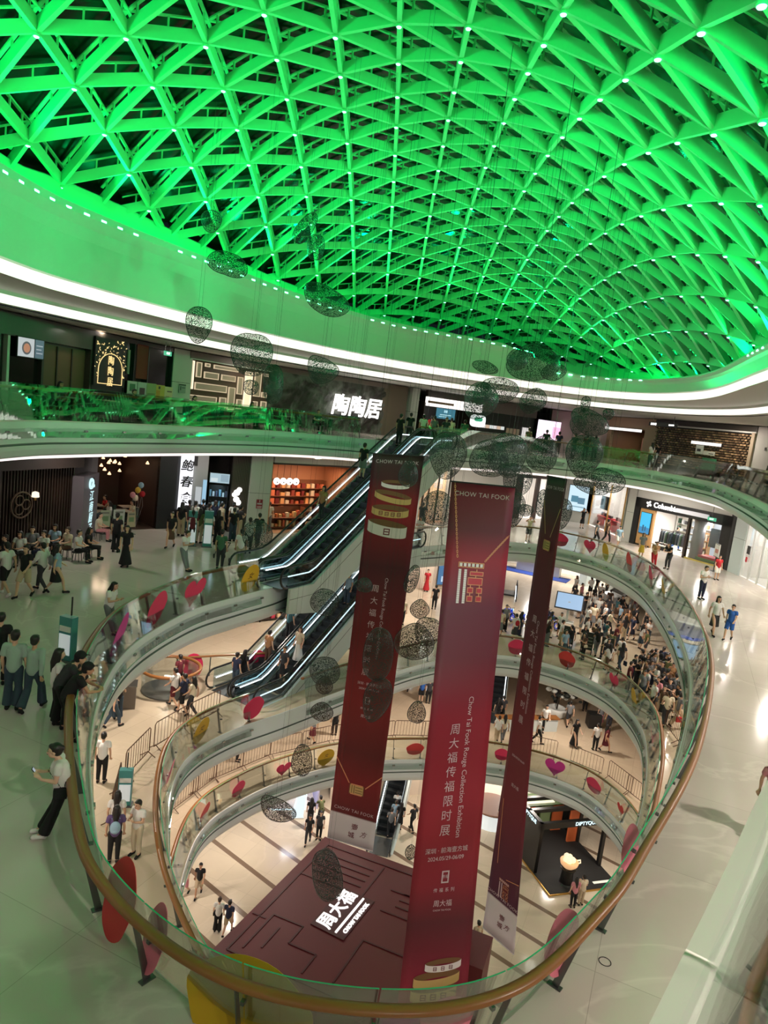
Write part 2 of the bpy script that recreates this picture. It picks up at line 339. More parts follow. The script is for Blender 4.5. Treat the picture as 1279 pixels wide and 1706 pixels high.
# ------------------------------------------------------------------ top floor soffit, green fascia and dome
c5, L5 = closed_curve(CF, 300)
def cz(z): return EYE.z + z
struct(loft(c5, [(.12, cz(2.52)), (.1, cz(2.9)), (.0, cz(2.95))], [1, 0]).build('trim_upper_cove', [M_WHITE, M_COVE]))
struct(loft(c5, [(.0, cz(2.5)), (.12, cz(2.52)), (1.9, cz(2.36)), (1.95, cz(2.24)), (2.0, cz(1.95)), (2.05, cz(1.93)), (2.3, cz(1.93))], [0, 0, 0, 1, 0, 0]).build('trim_lower_cove', [M_CEIL, M_COVE]))
struct(annulus(off(c5, 2.3), cz(1.9), True).build('ceiling_five', M_CEIL))
# ------- dome
SC = .45
Oq = Vector((-22.4264, 41.7687)) * SC; e1 = Vector((-.0543, 4.8249)) * SC; e2 = Vector((3.9419, 2.5263)) * SC
def dz(x, y):
    z = 4.5 - .6098 * x + .4783 * y + (-.0156 * x * x - .0044 * y * y + .0101 * x * y) / SC
    k = 4.9
    return z if y > 14 else (z + k + sqrt((z - k) ** 2 + .6)) / 2
cD, LD = closed_curve(CD, 240)
polyD = [p for p, _ in cD]
def inside(p, poly):
    r = False; n = len(poly)
    for i in range(n):
        a, b = poly[i], poly[i - 1]
        if (a.y > p.y) != (b.y > p.y) and p.x < (b.x - a.x) * (p.y - a.y) / (b.y - a.y) + a.x: r = not r
    return r
def clip(a, b):
    lo, hi = 0.0, 1.0
    for _ in range(24):
        m = (lo + hi) / 2
        if inside(a.lerp(b, m), polyD): lo = m
        else: hi = m
    return a.lerp(b, lo)
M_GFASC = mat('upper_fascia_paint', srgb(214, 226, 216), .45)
def near_i(p): return min(range(len(cD)), key=lambda i: (cD[i][0] - p).length_squared)
def lipz(p):      # the lip of the fascia stays a little under the rim of the dome, which dips away from the viewer
    q = cD[near_i(p)][0]; return min(cz(5.15), max(cz(3.7), cz(dz(q.x, q.y)) - .85))
b = MB(); n = len(c5)
zl = [lipz(p) for p, _ in c5]; zl = [sum(zl[(i + j) % n] for j in range(-6, 7)) / 13 for i in range(n)]
for i, (p, nr) in enumerate(c5):
    h = zl[i] - cz(2.95)
    for r, t in ((.0, 0), (.0, .62), (-.05, .8), (-.16, .95), (-.14, 1.06), (-.08, 1.06), (-.06, 1.0), (.35, 1.0)): b.v.append((p.x + nr.x * r, p.y + nr.y * r, cz(2.95) + h * t))
for i in range(n):
    for j in range(7): b.f.append((i * 8 + j, ((i + 1) % n) * 8 + j, ((i + 1) % n) * 8 + j + 1, i * 8 + j + 1)); b.m.append(0)
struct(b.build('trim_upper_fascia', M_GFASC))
M_BEAM = mat('dome_steel_lit_green', srgb(128, 226, 168), .5)  # green of the floodlights is mixed into this base colour
dome = struct(bpy.data.objects.new('dome_skylight', None)); COL.objects.link(dome)
def D3(p, h=0): return Vector((p.x, p.y, cz(dz(p.x, p.y)) + h))
nodes = {}
for r in range(-24, 30):
    for k in range(-14, 26):
        p = Oq + e1 * r + e2 * k
        if inside(p, polyD): nodes[(r, k)] = p
def member(b, a, c):
    A, C = D3(a), D3(c); L = (C - A).length
    if L < .25: return
    b.bar(A, C, .13, .32)
    up = Vector((0, 0, .46)); b.bar(A + up, C + up, .1, .045)
    for t in ((.18, .5, .82) if L > 1.4 else (.5,)):
        q = A.lerp(C, t); b.bar(q + Vector((0, 0, .1)), q + up, .05, .05, up=(C - A))
for step in ((1, 0), (0, 1), (-1, 1)):
    seen = set()
    for key in sorted(nodes):
        if key in seen: continue
        a = key
        while (a[0] - step[0], a[1] - step[1]) in nodes: a = (a[0] - step[0], a[1] - step[1])
        b = MB(); st = a; prev = Oq + e1 * (a[0] - step[0]) + e2 * (a[1] - step[1])
        member(b, clip(nodes[a], prev), nodes[a]); seen.add(a)
        while (a[0] + step[0], a[1] + step[1]) in nodes:
            c = (a[0] + step[0], a[1] + step[1]); member(b, nodes[a], nodes[c]); a = c; seen.add(a)
        nx = Oq + e1 * (a[0] + step[0]) + e2 * (a[1] + step[1])
        member(b, nodes[a], clip(nodes[a], nx))
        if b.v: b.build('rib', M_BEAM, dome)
# rim of the dome: bright ring beam standing on a recessed ledge
b = MB(); n = len(cD)
prof = [(.25, -.75), (-.12, -.75), (-.16, -.7), (-.16, .1), (-.1, .14), (.3, .14), (.3, -.75)]
for p, nr in cD:
    zz = cz(dz(p.x, p.y))
    for r, h in prof: b.v.append((p.x + nr.x * r, p.y + nr.y * r, zz + h))
k = len(prof)
for i in range(n):
    for j in range(k - 1): b.f.append((i * k + j, ((i + 1) % n) * k + j, ((i + 1) % n) * k + j + 1, i * k + j + 1)); b.m.append(0)
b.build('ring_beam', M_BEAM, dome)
# recess wall between ledge lip and ring beam
b = MB(); cE2, _ = closed_curve(CF, 240)
for (p, nr) in cD:
    zz = cz(dz(p.x, p.y)); q = p + nr * .28
    b.v += [(q.x, q.y, zz - .95), (q.x, q.y, zz - .7)]
for i in range(n):
    j = (i + 1) % n; b.f.append((2 * i, 2 * j, 2 * j + 1, 2 * i + 1)); b.m.append(0)
b.build('recess_wall', mat('recess_paint', srgb(120, 132, 124), .7), dome)
# dark night glazing above the steel
b = MB(); idx = {}
for r in range(-25, 31):
    for k in range(-15, 27):
        p = Oq + e1 * r + e2 * k
        if any((r + a, k + c) in nodes for a in (-1, 0, 1) for c in (-1, 0, 1)): idx[(r, k)] = len(b.v); b.v.append(tuple(D3(p, .62)))
for (r, k), i in idx.items():
    if (r + 1, k) in idx and (r, k + 1) in idx: b.f.append((i, idx[(r + 1, k)], idx[(r, k + 1)])); b.m.append(0)
    if (r + 1, k) in idx and (r, k + 1) in idx and (r + 1, k + 1) in idx: b.f.append((idx[(r + 1, k)], idx[(r + 1, k + 1)], idx[(r, k + 1)])); b.m.append(0)
b.build('glazing', mat('night_glazing', (.004, .008, .006), .22, spec=.4), dome)
# ledge between the fascia lip and the dome rim
b = MB(); pe = [p + nr * .3 for p, nr in cE2]; 
for p in pe:
    i = near_i(p); q = cD[i][0] + cD[i][1] * .3
    zz = lipz(p); b.v += [(p.x, p.y, zz), (q.x, q.y, zz)]
for i in range(len(pe)):
    j = (i + 1) % len(pe); b.f.append((2 * i, 2 * j, 2 * j + 1, 2 * i + 1)); b.m.append(0)
b.build('ledge', M_GFASC, dome)
b = MB(); cl, _ = closed_curve(CF, 200); b.tube([(p.x + nr.x * .6, p.y + nr.y * .6, lipz(p) + .035) for p, nr in cl], .03, 6, True)
b.build('ledge_light_strip', mat('green_led', (.1, 1, .4), .4, emit=(.0, 1, .22), estr=26), dome)
# lamps at the nodes
M_NODE = mat('node_lamp', (.6, 1, .9), .3, emit=(.35, 1, .75), estr=3.0)
proto = None
for key in sorted(nodes):
    p = nodes[key]
    if (EYE + Vector((0, 0, 0)) - Vector((p.x, p.y, EYE.z))).length > 60 or p.y < 4: continue
    L = D3(p, -.17)
    if proto is None:
        proto = thing('node_light', L, 'small bright lamp hanging under a joint of the green lit dome steel', 'lamp', 0, 'lamps at the joints of the dome')
        b = MB(); b.lathe([(.05, .0), (.1, -.02), (.1, -.05), (.08, -.07)], n=12); b.build('housing', M_BEAM, proto)
        b = MB(); b.lathe([(.07, -.07), (.06, -.09), (.03, -.105), (1e-4, -.11)], n=12); b.build('lens', M_NODE, proto, smooth=True)
    else:
        o = dup(proto); o.location = L
# green floodlights on the ledge
nf = 26
ce, _ = closed_curve(CF, nf)
for i in range(nf):
    p, nr = ce[i]; q = p + nr * .15
    t = q.lerp(CENTER, .55)
    spot_light('green_floodlight', (q.x, q.y, lipz(p) + .2), (t.x, t.y, cz(13.0)), 1050 if q.x > 6 else 700, GREEN, 118, .5, .25)
for i in range(0, nf, 2):   # extra green fill spots added at the ledge to colour the fascia opposite
    p, nr = ce[i]
    o_ = ce[(i + nf // 2) % nf][0]
    if p.y < 9 or o_.y < 12: continue
    q = p + nr * .05
    spot_light('fascia_fill', (q.x, q.y, lipz(p) + .25), (o_.x, o_.y, cz(4.5)), 4300, GREEN, 42, .7, .2)
# row of small lit slots along the ledge lip
M_SLOT = mat('ledge_slot_light', (.5, 1, .7), .4, emit=(.16, 1, .42), estr=9)
ns = 300; cs, _ = closed_curve(CF, ns); slot = None
for i in range(0, ns, 2):
    p, nr = cs[i]
    if p.y < 16 or (i // 2) % 17 in (5, 6) or (p.x > 13 and p.y < 42): continue
    q = p - nr * .145; tg = atan2(nr.x, -nr.y)
    if slot is None:
        slot = tag(MB().box((0, 0, 0), (.24, .03, .06)).build('slot_light', M_SLOT), 'short green lit slot in the lip below the dome', 'lamp', 'lit slots along the lip of the dome')
        slot.location = (q.x, q.y, lipz(p) - .05); slot.rotation_euler = (0, 0, tg)
    else:
        o = dup(slot); o.location = (q.x, q.y, lipz(p) - .05); o.rotation_euler = (0, 0, tg)
# ------------------------------------------------------------------ corridor lights under every soffit
def downlights(lev_above, z, r, n, power, color, size=.24):
    c, _ = closed_curve({'five': CE, 'four': CA, 'three': CB, 'two': CC}[lev_above], n)
    for p, nr in c:
        q = p + nr * r
        if RECT[0] + 1 < q.x < RECT[2] - 1 and RECT[1] + 1 < q.y < RECT[3] - 1: area_light('corridor_downlight', (q.x, q.y, z), size, power(q) if callable(power) else power, color)
lr = lambda lo, hi: (lambda q: lo + (hi - lo) * min(1, max(0, (q.x + 8) / 20)))
downlights('five', cz(1.88), 4.5, 14, lr(60, 130), LIGHT_WARM)
downlights('five', Z5 - 1.34, 3.0, 18, lr(62, 250), LIGHT_WARM)
downlights('four', Z4 - 1.37, 3.0, 16, 190, LIGHT_WARM)
downlights('three', Z3 - 1.37, 3.0, 14, 170, LIGHT_WARM)
downlights('two', Z2 - 1.37, 3.0, 14, 150, LIGHT_WARM)
area_light('corridor_downlight', (4.6, 1.0, cz(1.85)), .3, 70, LIGHT_WARM); area_light('corridor_downlight', (9.5, 8.5, cz(1.85)), .3, 70, LIGHT_WARM)
spot_light('fill_spot', (3.6, .4, cz(1.8)), (1.3, 2.3, cz(-.6)), 1300, LIGHT_WARM, 88, .6, .1)  # added warm fill for the near kerb, stands in for unseen corridor light
# unseen fill spots added by the soffit to brighten banners and ring fronts
for (x, y, tx, ty, tz, pw) in ((6.2, 8.6, 1.5, 24, 15, 1200), (11.2, 18, 1, 24, 14, 700), (-9, 12, 3, 22, 14, 500), (-10.5, 20, 8, 30, 16, 500), (15.5, 30, -2, 30, 15, 500), (11.8, 20.8, -9.5, 27, 21.8, 1100), (13.5, 26, -11, 20, 21.5, 800), (-10.8, 18, 15, 33, 21.6, 700)):
    spot_light('fill_spot', (x, y, cz(2.2)), (tx, ty, tz), pw, LIGHT_WHITE, 38 if tz > 21 else 44 if pw == 500 else 72, .7, .12)
# ------------------------------------------------------------------ lettering
def text_mb(s, size, offset=0.0, depth=.01, shear=0, spacing=1.0, align='CENTER', line=1.0):
    cu = bpy.data.curves.new('lettering', 'FONT'); cu.body = s; cu.size = size; cu.offset = offset * size; cu.extrude = depth / 2; cu.align_x = align; cu.align_y = 'CENTER'; cu.shear = shear; cu.space_character = spacing; cu.space_line = line; cu.resolution_u = 3
    o = bpy.data.objects.new('lettering', cu); me = bpy.data.meshes.new_from_object(o)
    b = MB(); b.add([v.co for v in me.vertices], [tuple(p.vertices) for p in me.polygons])
    bpy.data.objects.remove(o); bpy.data.curves.remove(cu); bpy.data.meshes.remove(me)
    return b
UP90 = Matrix.Rotation(pi / 2, 4, 'X')     # text plane XY -> XZ, facing -y
def vtext(s, size, step, **k):             # characters one below the other
    b = MB()
    for i, ch in enumerate(s):
        t = text_mb(ch, size, **k); b.add([(v[0], v[1] - i * step, v[2]) for v in t.v], t.f)
    return b
# ------------------------------------------------------------------ wall frames: x along the shop line, y into the shop, z above that floor
W5 = [(-14.54, 23.5), (-14.18, 25), (-13.15, 30), (-11.6, 36), (-11.03, 37), (-7.69, 42), (-0.83, 48.5), (1.98, 51), (13.68, 60), (18.06, 60), (19.6, 53), (22.51, 44), (22.56, 41), (24, 34), (26, 20)]
W4 = [(-14.45, 23), (-14.8, 26.5), (-13.66, 30), (-13.9, 33), (-10.76, 36), (-7.27, 37), (-6.33, 37.5), (-1.52, 42), (2.37, 48), (4.4, 50), (10.63, 57), (15.32, 60), (17.39, 59), (18.5, 51), (22.3, 44.5), (22.38, 42.5), (22.24, 39), (24.5, 30), (26, 18)]
class Wall:
    def __init__(s, pts, i, zf):
        a, b = Vector(pts[i]), Vector(pts[i + 1]); s.L = (b - a).length; s.a = a; s.ang = atan2(b.y - a.y, b.x - a.x); s.zf = zf
    def at(s, x, y=0, z=0):
        c, n = cos(s.ang), sin(s.ang); return Vector((s.a.x + x * c - y * n, s.a.y + x * n + y * c, s.zf + z))
def q5(i): return Wall(W5, i, Z5)
def q4(i): return Wall(W4, i, Z4)
def wthing(w, name, x, y, z, label, cat, group=None): return thing(name, w.at(x, y, z), label, cat, w.ang, group)
def place(o, w, x, y=0, z=0): o.location = w.at(x, y, z); o.rotation_euler = (0, 0, w.ang); return o
def bx(x0, x1, y0, y1, z0, z1, b=None, mi=0):
    b = b or MB(); return b.box(((x0 + x1) / 2, (y0 + y1) / 2, (z0 + z1) / 2), (x1 - x0, y1 - y0, z1 - z0), 0, mi)
def slab_wall(w, x0, x1, z0, z1, m, name, y0=0, y1=.25):
    o = bx(x0, x1, y0, y1, z0, z1).build(name, m); place(o, w, 0); return struct(o)
def emis(name, col, st, base=(.02, .02, .02)): return mat(name, base, .4, emit=col, estr=st)
M_DWOOD = mat('dark_walnut', srgb(48, 36, 29), .4, bump=(18, .1))
M_PANEL = mat('dark_bronze_panel', srgb(56, 50, 43), .35)
M_TINT = mat('dark_shop_glazing', srgb(30, 30, 27), .12)
M_COLUMN = mat('column_cladding', srgb(205, 206, 198), .3)
M_STONE = mat('mural_stone', srgb(70, 68, 62), .6)
M_GOLD = mat('gilded_metal', srgb(214, 170, 92), .3, .85)
M_GOLDLIT = emis('lit_gold_letters', (1, .72, .3), 1.2)
M_LIT = emis('lit_white_letters', (1, .97, .92), 2.2)
M_LITC = emis('lit_cyan_letters', (.62, .92, .95), 1.1)
M_HEADER = emis('lit_white_header', (1, .95, .9), 1.35)
M_INTW = mat('bright_shop_interior', srgb(236, 230, 222), .5)
M_INTD = mat('dark_shop_interior', srgb(40, 32, 28), .6)
M_RED = mat('red_display', srgb(196, 36, 48), .4)
M_ORANGE = mat('orange_terracotta', srgb(205, 104, 58), .5)
def shop_box(w, x0, x1, h, depth, m, label, floor=None):
    """the recess behind a shop front: back, sides and ceiling"""
    o = thing('shop_interior', w.at(0, 0, 0), label, 'shop interior', w.ang)
    bx(x0, x1, depth, depth + .1, 0, h).build('back_wall', m, o); bx(x0 - .1, x0, .02, depth, 0, h).build('side_wall', m, o); bx(x1, x1 + .1, .02, depth, 0, h).build('side_wall', m, o)
    bx(x0, x1, .02, depth, h, h + .1).build('shop_ceiling', m, o)
    if floor: bx(x0, x1, .02, depth, .0, .015).build('shop_floor', floor, o)
    return o
def shop_light(w, x, y, z, power, color=LIGHT_WHITE, size=.8): return area_light('shop_lamp', w.at(x, y, z), size, power, color)
def goods(w, x, y, z, n, dx, label, group, cols, hh=(.15, .35), ww=.22, name='product_box', cat='goods'):
    for i in range(n):
        h = random.uniform(*hh); ww_ = ww * random.uniform(.7, 1.1)
        o = bx(-ww_ / 2, ww_ / 2, -.1, .1, 0, h).build(name, mat('goods_%d_%d_%d' % tuple(int(c * 99) for c in cols[i % len(cols)]), cols[i % len(cols)], .5))
        place(o, w, x + dx * i, y, z); tag(o, label, cat, group)
def shelf_unit(w, x0, x1, y, h, rows, m, label, cols, group, glabel, dep=.35, n=None):
    t = wthing(w, 'shelf_unit', (x0 + x1) / 2, y, 0, label, 'shelf'); L = x1 - x0
    for sx in (-L / 2, L / 2 - .04): bx(sx, sx + .04, -dep / 2, dep / 2, 0, h).build('side_panel', m, t)
    bx(-L / 2, L / 2, dep / 2 - .02, dep / 2, 0, h).build('back_panel', m, t)
    n = n or max(2, int(L / .45))
    for r in range(rows):
        z = .1 + (h - .15) * r / rows; bx(-L / 2 + .04, L / 2 - .04, -dep / 2, dep / 2 - .02, z, z + .03).build('shelf_board', m, t)
        goods(w, x0 + L / n / 2, y, z + .032, n, L / n, glabel, group, cols, (.15, min(.42, (h - .15) / rows - .1)), L / n * .7)
    return t
def screen(w, x0, x1, y, z0, z1, colors, label, name='screen', frame=.03):
    t = wthing(w, name, (x0 + x1) / 2, y, (z0 + z1) / 2, label, 'screen'); L, H = x1 - x0, z1 - z0
    bx(-L / 2 - frame, L / 2 + frame, -.02, .06, -H / 2 - frame, H / 2 + frame).build('bezel', M_BLACK, t)
    for k, (a, b_, c, d, col, st) in enumerate(colors):
        bx(-L / 2 + a * L, -L / 2 + c * L, -.028 - .003 * k, -.02, -H / 2 + b_ * H, -H / 2 + d * H).build('picture', emis('screen_%d_%d' % (int(col[0] * 99 + col[1] * 990), int(col[2] * 99 + st * 10)), col, st), t)
    return t
def poster(w, x0, x1, y, z0, z1, base, blocks, label, stand=False):
    t = wthing(w, 'poster_stand' if stand else 'poster', (x0 + x1) / 2, y, 0 if stand else z0, label, 'poster'); L, H = x1 - x0, z1 - z0; zb = z0 if stand else 0
    bx(-L / 2, L / 2, -.02, .02, zb, zb + H).build('board', mat('poster_%d_%d_%d' % tuple(int(c * 99) for c in base), base, .5), t)
    for k, (a, b_, c, d, col) in enumerate(blocks):
        bx(-L / 2 + a * L, -L / 2 + c * L, -.024 - .002 * k, -.02, zb + b_ * H, zb + d * H).build('print', mat('print_%d_%d_%d' % tuple(int(v * 99) for v in col), col, .5), t)
    if stand:
        bx(-.03, .03, -.015, .015, .02, zb).build('pole', M_DSTEEL, t); bx(-.2, .2, -.15, .15, 0, .02).build('foot', M_DSTEEL, t)
    return t
def pillar(w, x0, x1, h, label, m=M_COLUMN, d=.8, y=-.1):
    t = wthing(w, 'column', (x0 + x1) / 2, 0, 0, None, None); t['kind'] = 'structure'; L = x1 - x0
    bx(-L / 2, L / 2, y, y + d, 0, h * .52).build('lower_cladding', m, t); bx(-L / 2, L / 2, y, y + d, h * .52 + .02, h).build('upper_cladding', m, t); bx(-L / 2 + .02, L / 2 - .02, y + .02, y + d, h * .5, h * .54).build('joint', M_DSTEEL, t)
    return t
# =================================================================== TOP FLOOR
H5 = 3.5
# --- restaurant front, dark glazing and panels
w = q5(1)
t = wthing(w, 'restaurant_front', 0, 0, 0, 'dark bronze restaurant front with tinted windows on the top floor', 'shop front')
bx(-1.5, w.L, .3, .4, 0, H5).build('back_panel', M_PANEL, t)
bx(-1.5, w.L, -.05, .3, 2.7, H5).build('header', M_PANEL, t)
for x, m in ((.3, M_COLUMN), (2.1, M_PANEL), (5.05, M_PANEL)): bx(x, x + .12, -.02, .3, 0, 2.7).build('mullion', m, t)
for a, c in ((-1.4, .28), (.45, 2.08)): bx(a, c, .15, .18, .05, 2.7).build('window_glass', M_TINT, t)
bx(2.25, 5.0, .22, .29, .0, 2.62).build('doorway_lining', mat('warm_doorway_wood', srgb(96, 68, 48), .5), t)
for x in (3.2, 4.1): bx(x, x + .06, .17, .22, 0, 2.6).build('door_leaf', M_DWOOD, t)
shop_light(w, 3.6, -.6, 3.3, 8, LIGHT_WARM, .3)
t = screen(w, .69, 2.03, -.1, 2.02, 2.7, [(0, 0, .62, 1, (.62, .66, .68), .8), (.66, 0, 1, 1, (.10, .16, .2), .8), (.7, .25, .95, .3, (.5, .55, .6), .8), (.7, .45, .9, .5, (.5, .55, .6), .8), (.7, .65, .95, .7, (.5, .55, .6), .8)], 'menu screen showing a bowl of food on the dark restaurant front')
b = MB(); b.lathe([(.23, 0), (.24, .005), (.2, .01), (1e-4, .01)], n=20); b.xf(UP90); o = b.build('bowl_picture', emis('screen_bowl', (.12, .12, .13), .8), t); o.location = (-.25, -.036, -.02)
b = MB(); b.lathe([(.17, 0), (.16, .006), (1e-4, .008)], n=20); b.xf(UP90); o = b.build('food_picture', emis('screen_food', (.55, .25, .15), .8), t); o.location = (-.25, -.045, -.02)
w = q5(2)
t = wthing(w, 'restaurant_front', 0, 0, 0, 'restaurant windows with mullions beside the gilded sign', 'shop front')
bx(-.1, w.L, .3, .4, 0, H5).build('back_panel', M_PANEL, t); bx(-.1, w.L, -.05, .3, 3.3, H5).build('header', M_PANEL, t)
for x in (2.25, 2.95, 4.05, 6.1): bx(x, x + .09, -.03, .3, 0, 3.3).build('mullion', M_DSTEEL, t)
for a, c in ((2.35, 2.93), (4.16, 6.08)): bx(a, c, .12, .15, 1.0, 3.3).build('window_glass', M_TINT, t)
bx(2.3, 6.1, -.04, .1, .9, 1.0).build('sill', M_DSTEEL, t)
bx(2.6, 2.75, .05, .11, 1.9, 3.0).build('window_blind', mat('pale_blind', srgb(150, 140, 130), .6), t)
o = bx(3.11, 3.96, -.06, -.02, 1.75, 3.33); b = MB()
for i in range(10):
    x = 3.11 + .085 * i; b.add([(x, -.05, 1.75), (x + .0425, -.1, 1.75), (x + .085, -.05, 1.75), (x, -.05, 3.33), (x + .0425, -.1, 3.33), (x + .085, -.05, 3.33)], [(0, 1, 4, 3), (1, 2, 5, 4)])
o = b.build('curtain', mat('red_curtain', srgb(150, 26, 30), .6)); place(o, w, 0); tag(o, 'tall red curtain between dark restaurant windows', 'curtain')
# gilded sign
t = wthing(w, 'gilded_sign', 1.15, -.12, 1.25, 'black arched restaurant sign with gold foliage and gold characters', 'sign')
bx(-1.06, 1.06, 0, .1, 0, 2.05).build('sign_board', M_BLACK, t)
b = MB()
arch = [(-.82, .1), (-.82, .7)] + [(-.82 * cos(a), .7 + .72 * sin(a)) for a in [pi * i / 16 for i in range(1, 16)]] + [(.82, .7), (.82, .1)]
b.tube([(x, -.02, z) for x, z in arch], .018, 6, closed=True); b.build('arch_outline', M_GOLDLIT, t)
b = MB(); rng = random.Random(3)
for i in range(170):
    x = rng.uniform(-1.02, 1.02); z = rng.uniform(.15, 2.0)
    if abs(x) < .84 and z < .74 + .72 * sqrt(max(0, 1 - (x / .86) ** 2)): continue
    a = rng.uniform(0, 6.28); r = rng.uniform(.04, .09); b.add([(x, -.01, z), (x + r * cos(a - .4), -.03, z + r * sin(a - .4)), (x + 1.6 * r * cos(a), -.02, z + 1.6 * r * sin(a)), (x + r * cos(a + .4), -.03, z + r * sin(a + .4))], [(0, 1, 2, 3)])
b.build('gold_foliage', M_GOLDLIT, t)
b = vtext('陶陶居', .42, .46, offset=.01); b.xf(UP90); o = b.build('gold_lettering', M_GOLDLIT, t); o.location = (0, -.025, 1.1)
b = MB(); bx(-1.06, 1.06, .1, .35, -1.25, 0, b); b.build('sign_plinth', M_BLACK, t)
for i, (a, c, z0, z1, base, bl, lab) in enumerate([(2.4, 3.1, .99, 1.6, srgb(206, 214, 206), [(.2, .25, .8, .8, srgb(60, 130, 90))], 'white poster with a green disc, first in the row under the restaurant window'),
    (3.17, 3.86, .95, 1.6, srgb(190, 200, 190), [(.2, .1, .8, .6, srgb(70, 60, 60))], 'grey white poster beneath the red curtain'), (3.88, 4.65, .93, 1.6, srgb(150, 172, 110), [(.1, .1, .9, .3, srgb(110, 140, 80))], 'olive green poster beneath the restaurant window'),
    (4.62, 5.38, .91, 1.57, srgb(214, 190, 70), [(.1, .1, .5, .6, srgb(210, 150, 40)), (.3, .7, .5, .9, srgb(60, 60, 40))], 'yellow poster with an orange block under the restaurant window'),
    (5.40, 6.1, .86, 1.53, srgb(222, 214, 160), [(.3, .6, .9, .7, srgb(120, 110, 80)), (.2, .1, .6, .3, srgb(200, 130, 110))], 'cream poster closest to the pale column of the restaurant')]):
    poster(w, a, c, -.15, z0, z1, base, bl, lab)
# exit sign hanging
t = wthing(w, 'exit_sign', 3.2, -1.6, 2.95, 'small green exit sign hanging from the ceiling before the restaurant', 'sign')
bx(-.28, .28, -.03, .03, 0, .2).build('sign_box', emis('exit_green', (.1, .65, .35), .8), t)
b = text_mb('EXIT', .14); b.xf(UP90); o = b.build('lettering', M_LIT, t); o.location = (0, -.034, .1)
for x in (-.2, .2): bx(x - .008, x + .008, -.008, .008, .2, .63).build('hanger', M_STEEL, t)
pillar(q5(3), -.04, 1.24, H5, 'pale column')
o = poster(q5(3), .4, .85, -.14, 1.3, 1.75, srgb(150, 165, 155), [(.0, .85, 1, 1, srgb(60, 80, 70)), (.15, .3, .3, .75, srgb(60, 80, 70)), (.4, .55, .9, .65, srgb(80, 95, 90))], 'small grey direction notice on the pale column beside the lattice wall')
# --- lattice wall with lit frames
w = q5(4)
t = wthing(w, 'lattice_wall', 0, 0, 0, 'dark timber wall of the restaurant with glowing rectangular frames', 'wall panel')
bx(-.1, w.L + .02, .05, .3, 0, 3.15).build('timber_backing', mat('brown_lattice_timber', srgb(74, 54, 38), .5), t)
bx(-.1, w.L + .02, -.15, .3, 3.15, H5).build('bulkhead', mat('grey_bulkhead', srgb(120, 108, 100), .5), t)
bx(-.1, w.L, -.16, -.1, 3.1, 3.15).build('bulkhead_trim', M_COLUMN, t)
LATT = [[-0.07, 1.39, 0.33, -0.08], [0.45, 1.36, 0.83, 0.57], [1.02, 1.37, 1.39, 1.18], [1.63, 1.36, 3.45, 1.14], [1.0, 0.92, 2.05, 0.56], [2.22, 0.9, 3.3, 0.58], [0.42, 0.3, 2.71, -0.09], [3.45, 0.9, 3.88, -0.07], [5.45, 1.31, 5.87, 1.14], [-0.01, -0.38, 2.04, -0.69], [2.22, -0.35, 2.73, -0.92], [2.82, 0.27, 3.35, -0.99], [4.0, 1.28, 4.6, -0.71], [4.75, 1.31, 5.32, -0.08], [5.41, 0.22, 5.87, -0.09], [5.43, -0.31, 5.91, -0.75], [4.81, -0.36, 5.18, -0.71], [3.5, -0.35, 3.96, -0.89]]
M_FRAME = emis('frame_glow', (1, .78, .5), .62); M_FRAMEB = emis('bright_frame_glow', (1, .84, .6), 1.3)
for k, (a, z1, c, z0) in enumerate(LATT):
    br = k in (0, 12); f = .045; b = MB(); a, c = a + .02, c - .02; z0 += 1.65; z1 += 1.65
    z1 = min(z1, 3.1)
    for q in ((a, c, z0, z0 + f), (a, c, z1 - f, z1), (a, a + f, z0, z1), (c - f, c, z0, z1)): bx(q[0], q[1], -.03, .05, q[2], q[3], b)
    fo = b.build('lit_frame', M_FRAMEB if br else M_FRAME, t)
    bx(a + f, c - f, .0, .05, z0 + f, z1 - f).build('frame_panel', emis('bright_panel_glow', (1, .84, .62), .75, srgb(200, 180, 140)) if br else mat('stone_inset', srgb(128, 114, 90), .5, emit=(.5, .42, .28), estr=.18), fo)
# --- stone mural with the lit restaurant name
w = q5(5)
t = wthing(w, 'mural_wall', 0, 0, 0, 'dark stone mural wall carrying the lit white restaurant name', 'wall panel')
b = MB(); rng = random.Random(5); nx, nz = 40, 14
for i in range(nx + 1):
    for j in range(nz + 1): b.v.append((-.05 + 9.45 * i / nx, .04 * sin(i * 1.7) * cos(j * 2.1) + rng.uniform(-.02, .02), 3.2 * j / nz))
for i in range(nx):
    for j in range(nz): k = i * (nz + 1) + j; b.f.append((k, k + nz + 1, k + nz + 2, k + 1)); b.m.append(0)
ms = bpy.data.materials.new('mural_painting'); ms.use_nodes = True; nt = ms.node_tree; N = nt.nodes.new
tc = N('ShaderNodeTexCoord'); nz_ = N('ShaderNodeTexNoise'); nz_.inputs['Scale'].default_value = .9; nz_.inputs['Detail'].default_value = 7; nz_.inputs['Distortion'].default_value = .8; rp = N('ShaderNodeValToRGB')
rp.color_ramp.elements[0].position = .42; rp.color_ramp.elements[0].color = (*srgb(38, 32, 27), 1); rp.color_ramp.elements[1].position = .62; rp.color_ramp.elements[1].color = (*srgb(104, 104, 98), 1)
nt.links.new(tc.outputs['Object'], nz_.inputs['Vector']); nt.links.new(nz_.outputs[0], rp.inputs[0]); nt.links.new(rp.outputs[0], nt.nodes['Principled BSDF'].inputs['Base Color']); nt.nodes['Principled BSDF'].inputs['Roughness'].default_value = .5
b.build('mural_face', ms, t); bx(-.1, w.L, .1, .3, 0, H5).build('backing', M_STONE, t); bx(-.1, w.L, -.12, .1, 3.2, H5).build('bulkhead', mat('grey_bulkhead', (.1, .1, .1)), t)
